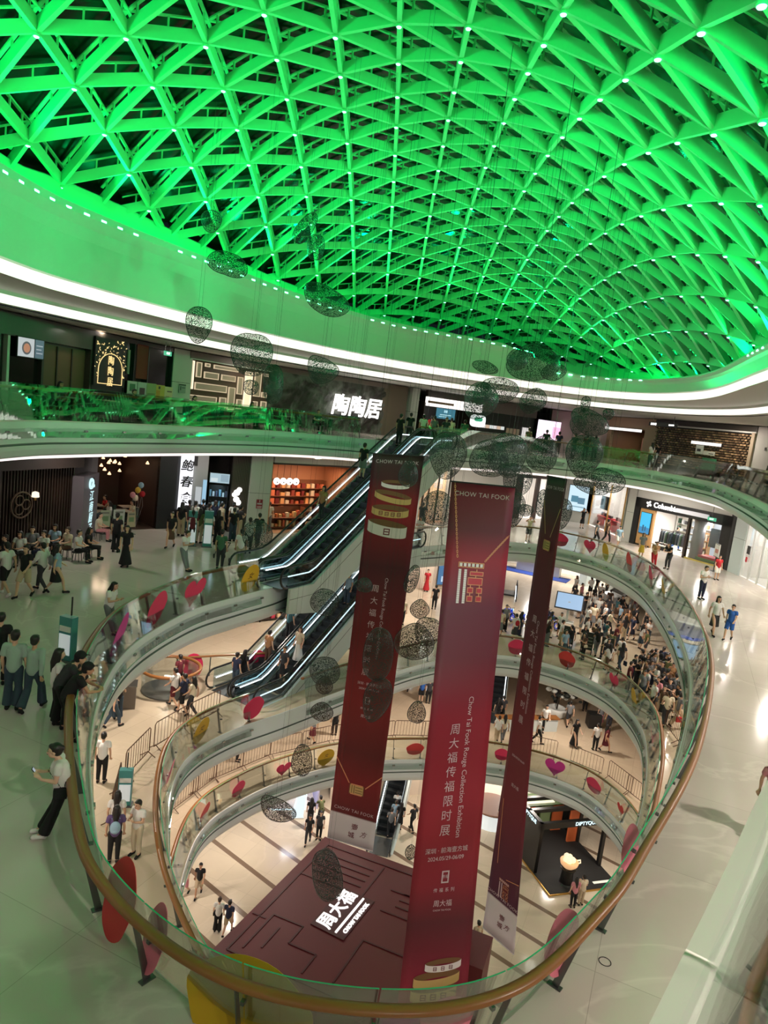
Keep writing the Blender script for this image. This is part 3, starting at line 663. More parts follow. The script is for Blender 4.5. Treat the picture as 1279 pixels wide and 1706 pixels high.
b = text_mb('陶陶居', 1.42, offset=.018, depth=.06, shear=.15, spacing=1.02); b.xf(UP90); t = wthing(w, 'lit_restaurant_name', 6.75, -.25, 1.62, 'large glowing white restaurant name on the dark mural wall', 'sign'); b.build('lettering', M_LIT, t)
bx(-2.2, 2.2, .05, .12, -.6, -.55).build('mounting_rail', M_DSTEEL, t)
w = q5(6)
slab_wall(w, -.3, 2.0, 0, H5, mat('brown_side_wall', srgb(112, 96, 82), .5), 'wall_top_floor_side')
pillar(w, 2.35, 3.05, H5, '')
bx(3.1, 3.6, .0, .2, 0, H5).build
# --- drinks counter and dark shop with round logo, bright screen
w = q5(7)
o = shop_box(w, .1, 5.6, 2.6, 3.0, M_DWOOD, 'timber lined drinks shop with a blue screen on the top floor', mat('brown_floor', srgb(110, 90, 74), .4))
t = wthing(w, 'shop_header', 0, 0, 0, 'long white lit header above the drinks shop', 'sign')
bx(.1, 5.6, -.2, .1, 2.4, 3.05).build('lit_box', M_HEADER, t); bx(.1, 2.6, -.23, -.2, 2.62, 2.78).build('timber_band', mat('header_timber', srgb(150, 120, 90), .5), t); bx(.1, 5.6, -.1, .2, 3.05, H5).build('bulkhead', M_PANEL, t)
screen(w, .9, 2.75, -.3, 1.6, 2.35, [(0, 0, 1, 1, (.04, .2, .28), .9), (.4, .6, .6, .85, (.4, .7, .8), 1), (.2, .35, .8, .42, (.5, .8, .85), 1), (.15, .18, .6, .24, (.5, .8, .85), 1)], 'dark teal order screen hanging in front of the drinks shop')
t = wthing(w, 'round_logo_sign', 5.1, -.4, 1.3, 'rounded white lit logo sign with a green mark', 'sign')
b = MB(); pts = [(.78 * abs(cos(a)) ** .55 * (1 if cos(a) > 0 else -1), .46 * abs(sin(a)) ** .55 * (1 if sin(a) > 0 else -1)) for a in [2 * pi * i / 36 for i in range(36)]]
b.prism(pts, -.05, .05); b.xf(UP90); o = b.build('lit_box', emis('logo_white', (.92, 1, .97), 1.5), t); o.location = (0, 0, .46)
b = MB(); b.prism([(x * .55, z * .35 + .12) for x, z in pts], .05, .07); b.xf(UP90); o = b.build('green_mark', emis('logo_green', (.05, .5, .25), .7), t); o.location = (0, 0, .46)
bx(-.04, .04, .05, .12, -1.3, .1).build('support', M_STEEL, t)
t = wthing(w, 'dark_shop_front', 0, 0, 0, 'dark green shop front with a small lit menu strip on the top floor', 'shop front')
bx(5.7, 12.0, .05, .3, 0, 2.55).build('facade', mat('dark_green_facade', srgb(34, 44, 38), .4), t); bx(5.7, 12.0, -.1, .3, 2.55, H5).build('header', mat('grey_header', srgb(112, 104, 98), .5), t)
for k in range(6): bx(6.05 + .42 * k, 6.4 + .42 * k, 0, .05, 1.3, 1.56).build('menu_picture', emis('menu_glow_%d' % (k % 3), [(.9, .85, .8), (.75, .55, .4), (.85, .9, .85)][k % 3], .8), t)
bx(10.6, 11.4, 0, .06, .9, 1.7).build('white_sign', emis('oval_white', (.9, .85, .82), .8), t)
for k in range(4): bx(8.8 + .4 * k, 9.1 + .4 * k, .0, .05, .9 + .0 * k, 1.5).build('shelf_niche', mat('niche_%d' % (k % 2), srgb(150 - 40 * (k % 2), 120, 90), .5, emit=(.4, .3, .2), estr=.2), t)
screen(w, 12.15, 16.0, -.2, .95, 2.5, [(0, 0, 1, 1, (1, .72, .9), 1.5), (.5, .1, .95, .7, (1, .5, .72), 1.3), (.0, .5, .4, 1, (.95, .85, 1), 1.6)], 'huge pink lit screen beyond the pebbles on the top floor')
slab_wall(w, 11.9, 17.5, 0, 1.0, mat('shop_base_wall', srgb(90, 80, 84), .5), 'wall_screen_base')
w = q5(8); slab_wall(w, -.5, w.L + .2, 0, H5, mat('pinkish_wall', srgb(206, 176, 180), .5), 'wall_beyond_screen')
# --- tan shop with an opening
w = q5(9); M_TAN = mat('tan_shop_wall', srgb(176, 148, 116), .55)
slab_wall(w, -1.0, .6, 0, H5, M_TAN, 'wall_tan_shop'); slab_wall(w, 5.6, w.L, 0, H5, M_TAN, 'wall_tan_shop_end'); slab_wall(w, .6, 5.6, 2.62, H5, M_TAN, 'wall_tan_shop_top')
shop_box(w, .6, 5.6, 2.6, 3.5, mat('brown_shop_interior', srgb(130, 92, 66), .5), 'brown interior of the tan walled shop', mat('brown_floor', (.1, .1, .1)))
t = wthing(w, 'shop_header', 2.6, -.2, 2.42, 'slim white lit sign bar over the tan shop opening', 'sign'); bx(-2.8, 2.8, -.05, .05, 0, .2).build('lit_bar', M_HEADER, t); bx(-2.8, 2.8, .05, .1, -.03, .23).build('bar_back', M_STEEL, t)
shop_light(w, 3, 1.5, 2.5, 40, LIGHT_WARM)
t = wthing(w, 'fridge', 2.2, 2.6, 0, 'tall dark red drinks cabinet inside the tan shop', 'cabinet'); bx(-.5, .5, -.3, .3, 0, 2.1).build('body', mat('dark_red_cabinet', srgb(92, 40, 38), .4), t); bx(-.42, .42, -.33, -.3, .3, 2.0).build('door', mat('cabinet_door', srgb(150, 110, 96), .2), t); bx(.3, .34, -.37, -.33, .8, 1.4).build('handle', M_STEEL, t)
t = wthing(w, 'counter', -.5, -1.4, 0, 'pale green counter block beside the tan shop', 'counter'); bx(-.9, 1.1, -.4, .4, 0, 1.6).build('body', mat('green_counter', srgb(120, 160, 130), .3), t); bx(-1.1, 1.1, -.42, .42, 1.6, 1.65).build('top', M_WHITE, t)
# --- patterned wall
w = q5(10)
t = wthing(w, 'patterned_wall', 0, 0, 0, 'dark wall of small projecting timber bricks on the top floor', 'wall panel')
bx(-.2, 9.1, .08, .3, 0, 3.05).build('backing', mat('pattern_dark', srgb(38, 30, 24), .6), t)
b = MB(); rng = random.Random(9)
for j in range(17):
    for i in range(31):
        x = -.15 + .3 * i + (.15 if j % 2 else 0); z = .3 + .16 * j
        if x > 9.0: continue
        bx(x, x + .2, .0 - rng.uniform(0, .06), .09, z, z + .09, b, rng.choice((0, 0, 1, 2)))
b.build('timber_bricks', [mat('brick_timber_a', srgb(130, 102, 74), .5), mat('brick_timber_b', srgb(96, 72, 52), .5), mat('brick_timber_c', srgb(178, 142, 104), .5)], t)
bx(-.2, 9.4, -.1, .1, 3.05, 3.15).build('top_trim', M_COLUMN, t); bx(-.2, 9.4, -.05, .3, 3.15, H5).build('bulkhead', M_PANEL, t); bx(9.1, 9.35, -.12, .2, 0, 3.1).build('end_post', mat('tan_post', srgb(170, 150, 128), .5), t)
t = wthing(w, 'shop_header', 5.5, -.25, 2.0, 'white lit sign bar mounted on the patterned brick wall', 'sign'); bx(-1.35, 1.35, -.05, .05, 0, .2).build('lit_bar', M_HEADER, t); bx(-1.35, 1.35, .05, .2, .05, .15).build('bracket', M_DSTEEL, t)
poster(w, 4.5, 5.2, -.1, 1.35, 1.95, srgb(220, 216, 206), [(.2, .3, .7, .6, srgb(60, 60, 56))], 'white menu card under the lit bar on the patterned wall'); poster(w, 5.25, 6.3, -.1, 1.35, 1.62, srgb(226, 220, 208), [(.5, .3, .9, .5, srgb(90, 80, 70))], 'low white menu strip under the lit bar on the patterned wall')
t = wthing(w, 'bench', 6.2, -.6, 0, 'green upholstered bench end against the patterned wall', 'bench'); bx(-.6, .6, -.3, .3, .4, .5).build('seat', mat('green_bench', srgb(60, 130, 92), .5), t); bx(-.6, .6, .2, .3, .5, 1.15).build('backrest', mat('green_bench', (0, 0, 0)), t); bx(-.55, .55, -.25, .25, 0, .4).build('base', M_DWOOD, t)
t = wthing(w, 'hanging_sign', 6.2, -4.5, 2.83, 'long black sign hanging from the top floor ceiling', 'sign'); bx(-1.35, 1.35, -.04, .04, 0, .25).build('sign_box', M_BLACK, t)
[bx(-1.15 + .2 * k, -1.0 + .2 * k, -.045, -.04, .05, .19).build('lit_block', M_LIT, t) for k in range(3)]
bx(.6, 1.1, -.045, -.04, .08, .17).build('lit_strip', M_LIT, t)
for x in (-1, 1): bx(x - .01, x + .01, -.01, .01, .25, .68).build('hanger', M_STEEL, t)
w = q5(11); slab_wall(w, -.1, w.L + .1, 0, H5, mat('pale_grey_wall', srgb(176, 170, 164), .5), 'wall_grey_shop')
t = wthing(w, 'wall_letter_sign', 1.3, -.05, 2.15, 'dark letter on the pale grey shop wall', 'sign'); b = text_mb('N', .35); b.xf(UP90); b.build('lettering', M_BLACK, t)
w = q5(12); slab_wall(w, 0, w.L, 0, H5, mat('pale_grey_wall', (0, 0, 0)), 'wall_grey_shop_side'); w = q5(13); slab_wall(w, 0, w.L, 0, H5, mat('pale_grey_wall', (0, 0, 0)), 'wall_grey_shop_end')
w = q5(0); slab_wall(w, -6, w.L, 0, H5, M_PANEL, 'wall_restaurant_side')
# =================================================================== FOURTH FLOOR (one below)
H4 = 4.27
w = q4(1)
t = wthing(w, 'slatted_front', 0, 0, 0, 'dark vertical slat front of the restaurant on the fourth floor', 'shop front')
bx(-3.0, w.L, .25, .35, 0, H4).build('back_wall', mat('deep_brown_wall', srgb(34, 26, 22), .6), t); b = MB()
for i in range(46): bx(-3 + .15 * i, -2.94 + .15 * i, 0, .18, .1, 3.4, b)
b.build('slats', M_DWOOD, t); bx(-3, w.L, -.6, .25, 3.45, H4).build('canopy', mat('canopy_brown', srgb(46, 36, 33), .5), t)
for k in range(5): bx(2.5 + .15 * k, 2.59 + .15 * k, .19, .24, 1.85, 2.55).build('lit_slot', emis('slot_amber', (1, .55, .35), .8), t)
for k in range(5): bx(1.35 + .3 * k, 1.43 + .3 * k, .19, .24, .85 + .1 * (k % 2), 1.1 + .12 * (k % 3)).build('lit_candle', emis('slot_candle', (1, .72, .45), 1.2), t)
t = wthing(w, 'round_emblem', .95, -.08, 1.95, 'round dark timber emblem on the slat front', 'emblem'); b = MB(); b.tube([(.52 * cos(2 * pi * i / 28), 0, .52 * sin(2 * pi * i / 28)) for i in range(28)], .04, 6, True); b.build('ring', mat('emblem_wood', srgb(86, 70, 56), .4), t)
for a, r in ((0, .2), (2.1, .2), (4.2, .2)):
    b = MB(); b.tube([(.22 * cos(a) + r * cos(2 * pi * i / 16), 0, .22 * sin(a) + r * sin(2 * pi * i / 16)) for i in range(16)], .03, 6, True); b.build('inner_loop', mat('emblem_wood', (0, 0, 0)), t)
t = wthing(w, 'table_lamp', 1.65, -.05, 2.2, 'small glowing lamp showing through the slat front', 'lamp'); b = MB(); b.lathe([(.08, 0), (.16, .02), (.14, .2), (.05, .24)], n=12); b.build('lamp_shade', emis('lamp_cream', (1, .86, .62), 1.4), t); b = MB(); b.lathe([(.05, -.12), (.05, 0)], n=8); b.build('stem', M_GOLD, t)
w = q4(2)
t = wthing(w, 'sign_pillar', 1.0, -.5, 0, 'grey purple pillar sign with lit vertical restaurant name', 'sign')
bx(-.95, .95, 0, .5, 0, 3.0).build('pillar_body', mat('sign_pillar_grey', srgb(118, 110, 118), .45), t)
b = vtext('江南厨子', .5, .5, offset=.004, shear=.15); b.xf(UP90); o = b.build('lettering', M_LITC, t); o.location = (.05, -.02, 2.0)
b = MB(); b.tube([(.2 * cos(2 * pi * i / 20), 0, .2 * sin(2 * pi * i / 20)) for i in range(20)], .06, 6, True); bx(.3, .42, -.02, .02, -.2, -.08, b); o = b.build('emblem', M_LITC, t); o.location = (-.1, -.03, 2.6)
b = MB(); b.add([(.12, -.015, 2.42), (.55, -.015, 2.42), (.3, -.015, 2.85), (-.1, -.015, 2.85)], [(0, 1, 2, 3)]); b.build('corner_patch', M_BLACK, t)
pillar(w, 2.1, 2.9, H4, '', mat('grey_column', srgb(150, 146, 150), .35))
w = q4(3)
shop_box(w, .0, 3.2, 4.2, 5.0, mat('dark_red_brown', srgb(58, 38, 30), .6), 'dim restaurant interior with warm lights on the fourth floor', mat('dim_floor', srgb(70, 55, 46), .4))
for k in range(22):
    rng = random.Random(k); t = wthing(w, 'pendant_lamp', rng.uniform(.2, 3.0), rng.uniform(.8, 4.4), rng.uniform(2.3, 3.6), 'small warm pendant lamp in the dim restaurant', 'lamp', 'pendant lamps of the dim restaurant')
    b = MB(); b.lathe([(.02, .14), (.1, 0), (.08, -.02)], n=8); b.build('lamp_shade', emis('pendant_warm', (1, .6, .32), 2.2), t); bx(-.006, .006, -.006, .006, .14, .5).build('cord', M_BLACK, t)
shop_light(w, 1.5, 2.5, 3.6, 30, (1, .7, .5))
for k, (a, c, z1, lab) in enumerate([(.02, .5, 1.15, 'pale green menu board on a stand before the dim restaurant'), (.6, 1.15, 1.2, 'white menu board on a stand, middle of three before the dim restaurant'), (1.25, 1.65, 1.1, 'narrow cream menu board, third before the dim restaurant')]):
    poster(w, a, c, -.8 - .1 * k, .35, z1, [srgb(168, 176, 150), srgb(186, 190, 180), srgb(176, 164, 134)][k], [(.2, .35, .8, .65, srgb(110, 140, 100)), (.15, .8, .85, .9, srgb(120, 120, 110))], lab, True)
slab_wall(q4(3), 3.2, 4.5, 0, H4, M_BLACK, 'wall_black_pier')
w = q4(4)
t = wthing(w, 'lit_sign_column', .3, -.15, 1.0, 'white lit column sign with black brushed characters', 'sign'); bx(-.33, .33, 0, .3, 0, 2.9).build('lit_box', emis('column_white', (.95, .95, 1), 1.2), t); bx(-.33, .33, .02, .3, -1, 0).build('base', M_BLACK, t)
b = vtext('鲍春食', .62, .85, offset=.02, shear=.2); b.xf(UP90); o = b.build('lettering', M_BLACK, t); o.location = (0, -.02, 2.35)
t = wthing(w, 'shop_partition', .62, 0, 0, 'pale grey partition with a small lit menu next to the white column sign', 'partition'); bx(0, .75, 0, .15, 0, H4).build('panel', mat('pale_partition', srgb(140, 142, 144), .4), t); bx(.2, .5, -.03, 0, 1.4, 2.3).build('menu_sheet', emis('menu_sheet', (.75, .8, .82), .6), t); bx(.02, .2, -.06, 0, 3.4, 3.9).build('speaker_box', M_BLACK, t); bx(.55, .75, -.03, 0, 1.2, 2.7).build('blue_strip', emis('blue_strip', (.35, .6, .8), .9), t)
shop_box(w, 1.4, 2.6, 4.2, 3, M_INTD, 'black cafe interior behind the pale blue screen')
screen(w, 1.5, 2.5, -.12, 2.62, 3.12, [(0, 0, 1, 1, (.4, .55, .62), .95), (.05, .1, .4, .5, (.6, .7, .72), 1), (.55, .15, .95, .9, (.3, .42, .5), .9)], 'pale blue menu screen over the cafe counter')
shelf_unit(w, 1.5, 2.5, .2, 2.45, 4, M_BLACK, 'black cafe shelf with bottles under the screen', [srgb(90, 130, 150), srgb(160, 180, 190), srgb(60, 70, 90)], 'bottles on the cafe shelf', 'small bottle box on the cafe shelf', .3, 6)
shop_light(w, 2.0, -.3, 2.5, 10, (.6, .8, 1), .3)
t = wthing(w, 'timber_pier', 2.65, 0, 0, 'ribbed brown timber pier between cafe and bakery column', 'wall panel'); bx(0, 1.0, .05, .3, 0, H4).build('backing', M_DWOOD, t); b = MB()
for k in range(12): bx(.02 + .082 * k, .06 + .082 * k, 0, .06, 0, H4, b)
b.build('ribs', mat('rib_timber', srgb(84, 74, 64), .5), t)
t = wthing(w, 'neon_cup_sign', 2.95, -.06, 1.55, 'glowing white cup shaped sign on the ribbed timber pier', 'sign')
for (x, z, r) in ((0, .25, .16), (.0, .62, .17), (.12, .78, .14), (-.12, .5, .13), (.1, .1, .16)): b = MB(); b.ball((x, 0, z), r, 12, 0, (1, .4, 1)); b.build('lit_blob', M_LIT, t, smooth=True)
pillar(q4(5), -.06, 1.1, H4, '')
t = poster(q4(5), .38, .72, -.12, 1.4, 1.9, srgb(150, 40, 52), [(.1, .45, .9, .62, srgb(200, 190, 190)), (.45, .7, .55, .95, srgb(220, 210, 210)), (.1, .05, .9, .3, srgb(190, 150, 150))], 'red fire notice on the pale column next to the bakery')
# bakery
w = q4(6)
shop_box(w, .15, 6.4, 4.0, 3.6, mat('warm_bakery_wall', srgb(186, 124, 88), .5), 'warm orange bakery interior behind the escalator', mat('bakery_floor', srgb(170, 130, 100), .4))
bx(.1, 6.5, -.1, .15, 3.75, H4)
t = wthing(w, 'shop_header', 0, 0, 0, 'pale timber header with brown soffit above the bakery', 'sign'); bx(.1, 6.5, -.12, .1, 3.95, H4).build('fascia_board', M_COLUMN, t); bx(.1, 6.5, -.1, .1, 3.85, 3.95).build('trim_board', M_DWOOD, t)
for k in range(4):
    t = wthing(w, 'round_lamp', .63 + .43 * k, .3, 2.88, ['first', 'second', 'third', 'last'][k] + ' of four round white logo lamps hanging in the bakery, counted from the column', 'lamp', 'round bakery lamps'); b = MB(); b.lathe([(1e-4, -.05), (.19, -.05), (.2, 0), (.19, .05), (1e-4, .05)], n=20); b.xf(UP90); b.build('lit_disc', emis('disc_white', (1, .95, .88), 1.7), t); bx(-.006, .006, -.006, .006, .2, .95).build('cord', M_BLACK, t); b = MB(); b.ball((0, -.06, -.05), .04, 8); b.build('printed_mark', M_DWOOD, t)
shelf_unit(w, .3, 3.3, 1.2, 1.25, 2, mat('bakery_counter', srgb(120, 70, 44), .5), 'brown bakery counter stacked with orange loaves', [srgb(220, 130, 70), srgb(236, 190, 130), srgb(200, 90, 60), srgb(240, 214, 180)], 'loaves on the bakery counter', 'bread pack on the bakery counter', .6, 12)
shelf_unit(w, .3, 6.2, 3.2, 2.6, 5, mat('bakery_counter', (0, 0, 0)), 'tall bakery wall shelf with packed goods', [srgb(220, 120, 80), srgb(120, 40, 36), srgb(236, 170, 110), srgb(226, 200, 170), srgb(150, 60, 44)], 'goods on the bakery wall shelf', 'packed cake on the bakery wall shelf', .4, 16)
shop_light(w, 1.8, 1.5, 3.6, 95, (1, .72, .5), 1.0); shop_light(w, 4.8, 1.5, 3.6, 95, (1, .72, .5), 1.0)
w = q4(7); slab_wall(w, -.1, w.L, 0, H4, M_COLUMN, 'wall_behind_escalator')
# warm display window beside the banners
w = q4(8)
shop_box(w, -.4, 3.1, 4.1, 2.2, mat('cream_display', srgb(226, 202, 170), .5), 'cream lit display room with timber mullions between the banners', mat('bakery_floor', (0, 0, 0)))
t = wthing(w, 'display_window', 0, 0, 0, 'tall display window with dark timber mullions between the banners', 'window')
for x in (.2, .75, 1.7, 2.9): bx(x, x + .08, -.05, .05, 0, H4).build('mullion', M_DWOOD, t)
bx(-.4, 3.1, -.06, .06, 3.9, H4).build('header', M_DWOOD, t); bx(-.4, 3.1, -.02, .02, .1, 3.9).build('window_glass', M_SHOPGLASS, t)
shop_light(w, .8, 1.0, 3.9, 130, LIGHT_WARM); shop_light(w, 2.3, 1.0, 3.9, 130, LIGHT_WARM)
w = q4(9); slab_wall(w, 0, w.L, 0, H4, M_COLUMN, 'wall_pale_far')
w = q4(10)
shop_box(w, -.2, 4.8, 4.1, 3, M_INTW, 'white shop with dark frames far behind the narrow banner', M_INTW); shop_light(w, 2.2, 1.4, 3.9, 260, LIGHT_WHITE)
t = wthing(w, 'dark_shop_front', 0, 0, 0, 'dark framed shop front far behind the narrow banner', 'shop front')
for a, c in ((-.3, .5), (2.0, 2.4), (4.4, 4.9)): bx(a, c, -.1, .1, 0, H4).build('pier', mat('brown_pier', srgb(70, 52, 46), .5), t)
bx(-.3, 4.9, -.1, .1, 3.4, H4).build('header', mat('brown_pier', (0, 0, 0)), t)
shelf_unit(w, .6, 1.9, 1.6, 2.2, 3, mat('shelf_dark', srgb(80, 60, 50), .5), 'dark shelf in the white shop behind the narrow banner', [srgb(120, 90, 70), srgb(60, 50, 46), srgb(180, 150, 120)], 'goods on the dark far shelf', 'small goods on the dark far shelf', .4, 5)
w = q4(11)
slab_wall(w, 0, .3, 0, H4, M_COLUMN, 'wall_poster_pier')
screen(w, .35, 2.0, -.05, .95, 3.1, [(0, 0, 1, 1, (.62, .82, .92), 1.05), (.15, .35, .5, .6, (.1, .3, .42), .8), (.5, .3, .85, .55, (.12, .28, .4), .8), (.2, .15, .9, .2, (.3, .5, .6), .9)], 'tall pale blue lit poster with dark figures beside the narrow banner')
slab_wall(w, .3, 2.3, 3.15, H4, M_COLUMN, 'wall_poster_top'); slab_wall(w, .3, 2.3, 0, .9, M_COLUMN, 'wall_poster_base')
w = q4(12)
shop_box(w, .1, 6.0, 4.1, 3, M_INTW, 'bright white shop with red displays left of the black framed store', M_INTW); shop_light(w, 1.5, 1.2, 3.9, 230); shop_light(w, 4.5, 1.2, 3.9, 230)
t = wthing(w, 'display_window', 0, 0, 0, 'white shop window with slim brass mullions and red displays', 'window')
for x in (.05, 3.3, 5.9): bx(x, x + .08, -.04, .04, 0, H4).build('mullion', M_GOLD, t)
bx(.05, 6.0, -.06, .06, 3.95, H4).build('header', M_WHITE, t); bx(.1, 6.0, -.015, .015, .1, 3.9).build('window_glass', M_SHOPGLASS, t)
for k, (x, lab) in enumerate([(1.4, 'long red display table in the white shop window'), (4.2, 'red display table at the far end of the white shop window')]):
    t = wthing(w, 'display_table', x, .9, 0, lab, 'table'); bx(-1.1, 1.1, -.35, .35, .75, .95).build('tabletop', M_RED, t)
    for sx in (-1, .9): bx(sx, sx + .1, -.3, .3, 0, .75).build('leg', M_RED, t)
    goods(w, x - .8, .9, .96, 6, .32, 'dark handbag on the %s red table' % ['long', 'far'][k], 'handbags on the %s red table' % ['long', 'far'][k], [srgb(60, 30, 36), srgb(120, 40, 44), srgb(40, 36, 40)], (.18, .3), .25, 'handbag', 'bag')
poster(w, 1.2, 2.6, .3, 1.6, 2.7, srgb(96, 84, 74), [(.2, .3, .8, .6, srgb(140, 120, 100))], 'brown picture hanging in the white shop window')
w = q4(13)
pillar(w, -.95, -.25, H4, '')
t = wthing(w, 'black_shop_front', 0, 0, 0, 'wide black framed sportswear store front', 'shop front')
bx(-.2, .25, -.15, .2, 0, 3.45).build('pier', M_BLACK, t); bx(6.9, 7.6, -.15, .2, 0, 3.45).build('pier', M_BLACK, t); bx(-.2, 7.6, -.15, .2, 2.75, 3.45).build('header', M_BLACK, t); bx(-.2, 7.6, -.05, .2, 3.45, H4).build('bulkhead', M_WHITE, t)
bx(4.35, 4.5, -.1, .15, 0, 2.75).build('mullion', M_DWOOD, t)
b = text_mb('Columbia', .52, offset=.012, depth=.05); b.xf(UP90); o = b.build('lettering', M_LIT, t); o.location = (2.45, -.18, 3.12)
b = MB()
for a in (0, pi / 2, pi, 3 * pi / 2): M = Matrix.Translation((1.02, -.18, 3.12)) @ Matrix.Rotation(a + pi / 4, 4, 'Y'); b.box((.13, 0, .06), (.16, .05, .1), 0, 0, M)
b.build('emblem', M_LIT, t)
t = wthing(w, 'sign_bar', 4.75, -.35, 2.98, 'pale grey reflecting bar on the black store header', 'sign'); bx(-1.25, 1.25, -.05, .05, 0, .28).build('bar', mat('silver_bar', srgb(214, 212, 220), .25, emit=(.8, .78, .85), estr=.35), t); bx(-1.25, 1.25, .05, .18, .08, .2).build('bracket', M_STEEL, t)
t = wthing(w, 'exit_sign', 6.5, -.7, 2.95, 'small green exit sign before the black framed store', 'sign'); bx(-.3, .3, -.03, .03, 0, .22).build('sign_box', emis('exit_green', (0, 0, 0), 0), t); b = text_mb('EXIT', .15); b.xf(UP90); o = b.build('lettering', M_LIT, t); o.location = (0, -.034, .11); bx(-.01, .01, -.01, .01, .22, 1.2).build('hanger', M_STEEL, t)
shop_box(w, .25, 6.9, 2.75, 4.5, M_INTW, 'bright interior of the black framed sportswear store', mat('pale_shop_floor', srgb(226, 218, 206), .25))
shop_light(w, 2.0, 1.5, 2.65, 190); shop_light(w, 3.4, 3.2, 2.65, 190); shop_light(w, 5.7, 1.4, 2.65, 110)
t = wthing(w, 'light_oak_panel', .3, -.05, 0, 'light oak panel framing the bright blue screen', 'wall panel'); bx(0, 1.25, 0, .2, 0, 2.72).build('oak_board', mat('light_oak', srgb(206, 158, 104), .45), t); bx(0, 1.25, -.02, 0, 0, .12).build('plinth', M_DWOOD, t)
screen(w, .5, 1.38, -.12, .95, 2.45, [(0, 0, 1, 1, (.05, .52, .85), 1.1), (0, .0, 1, .3, (.05, .3, .6), .9), (.3, .1, .45, .4, (.04, .14, .25), .8), (.55, .12, .66, .35, (.04, .14, .25), .8)], 'tall bright blue screen set in the oak panel')
for k, (x, y) in enumerate(((1.9, 1.2), (2.6, 1.6))):
    t = wthing(w, 'clothes_rack', x, y, 0, ['dark', 'mixed'][k] + ' clothes rack just inside the black framed store', 'clothes rack'); bx(-.55, .55, -.02, .02, 1.35, 1.39).build('rail', M_BLACK, t)
    for sx in (-.53, .5): bx(sx, sx + .03, -.02, .02, 0, 1.35).build('leg', M_BLACK, t); bx(sx, sx + .03, -.25, .25, 0, .03).build('foot', M_BLACK, t)
    for j in range(8):
        g = MB(); g.add([(-.02, -.2, .45), (.02, -.2, .45), (.03, .2, .45), (-.03, .2, .45), (-.02, -.17, 1.2), (.02, -.17, 1.2), (.02, .17, 1.2), (-.02, .17, 1.2), (0, 0, 1.34)], [(0, 1, 2, 3), (0, 4, 5, 1), (1, 5, 6, 2), (2, 6, 7, 3), (3, 7, 4, 0), (4, 8, 5), (5, 8, 6), (6, 8, 7), (7, 8, 4)])
        o = g.build('jacket', mat('cloth_%d' % ((j + 3 * k) % 5), [srgb(40, 42, 46), srgb(90, 96, 100), srgb(36, 50, 60), srgb(140, 146, 150), srgb(60, 90, 60)][(j + 3 * k) % 5], .8)); place(o, w, x - .42 + .12 * j, y, 0); tag(o, ['dark', 'mixed'][k] + ' jacket hanging on the rack inside the black framed store', 'jacket', ['dark', 'mixed'][k] + ' jackets on the store rack')
shelf_unit(w, .4, 3.4, 4.2, 2.3, 4, M_INTW, 'white wall shelf with shoes at the back of the store', [srgb(50, 80, 60), srgb(230, 230, 230), srgb(60, 60, 64), srgb(190, 150, 90), srgb(150, 160, 170)], 'shoes on the white store shelf', 'shoe on the white store shelf', .4, 10)
shelf_unit(w, 3.5, 4.6, 2.4, 1.7, 3, mat('light_oak', (0, 0, 0)), 'oak gondola shelf with boxes beside the store opening', [srgb(190, 80, 50), srgb(220, 180, 110), srgb(90, 60, 44), srgb(230, 220, 200)], 'boxes on the oak store shelf', 'box on the oak store shelf', .5, 5)
t = wthing(w, 'display_table', 2.2, .5, 0, 'low white display table in the store opening', 'table'); bx(-.7, .7, -.3, .3, .3, .38).build('tabletop', M_WHITE, t); bx(-.6, .6, -.25, .25, 0, .3).build('base', M_BLACK, t)
goods(w, 1.7, .5, .385, 5, .25, 'dark shoe on the low white display table', 'shoes on the low display table', [srgb(40, 36, 36), srgb(90, 70, 60)], (.1, .14), .16, 'shoe', 'shoe')
t = wthing(w, 'round_pillar', 4.85, .6, 0, 'round grey pillar behind the store window', 'pillar'); b = MB(); b.lathe([(.4, 0), (.4, 2.72)], n=20); b.build('shaft', mat('grey_pillar', srgb(150, 152, 156), .35), t, True); b = MB(); b.lathe([(.43, 0), (.43, .12)], n=20); b.build('base', M_STEEL, t)
t = wthing(w, 'display_window', 0, 0, 0, 'store window with a mountain backdrop and mannequins', 'window'); bx(4.5, 6.9, -.015, .015, .08, 2.75).build('window_glass', M_SHOPGLASS, t); bx(4.5, 6.9, -.06, .06, 0, .08).build('sill', mat('yellow_sill', srgb(190, 170, 80), .5), t)
bx(5.2, 6.8, 1.6, 1.65, .3, 2.7).build('backdrop', emis('backdrop_white', (.8, .86, .95), .7), t)
bx(5.4, 6.1, 1.0, 1.05, 1.0, 2.3).build('hanging_print', mat('print_grey', srgb(90, 100, 110), .5), t)
bx(4.6, 6.85, .3, 1.5, .08, .25).build('turf_base', mat('display_turf', srgb(90, 120, 50), .9), t); bx(5.2, 6.7, .4, 1.3, .25, .4).build('red_base', M_RED, t)
w = q4(14); pillar(w, -.1, .45, H4, '', mat('black_pier', (.02, .02, .02), .4)); pillar(w, .55, 1.9, H4, '', mat('teal_white_column', srgb(206, 218, 216), .3))
w = q4(15)
shop_box(w, -.1, 3.4, 4.1, 3, M_INTW, 'white shop at the corridor end behind the sign stand', M_INTW); shop_light(w, 1.6, 1.2, 3.9, 210)
t = wthing(w, 'display_window', 0, 0, 0, 'white framed glass shop front past the pale column', 'window')
for x in (-.1, .9, 2.0, 3.3): bx(x, x + .08, -.05, .05, 0, 4.0).build('mullion', M_WHITE, t)
bx(-.1, 3.4, -.02, .02, .1, 3.9).build('window_glass', M_SHOPGLASS, t); bx(.3, .7, -.06, -.04, 1.5, 2.0).build('screen_panel', M_DSTEEL, t); bx(.32, .52, -.06, -.04, 1.0, 1.3).build('red_notice', M_RED, t)
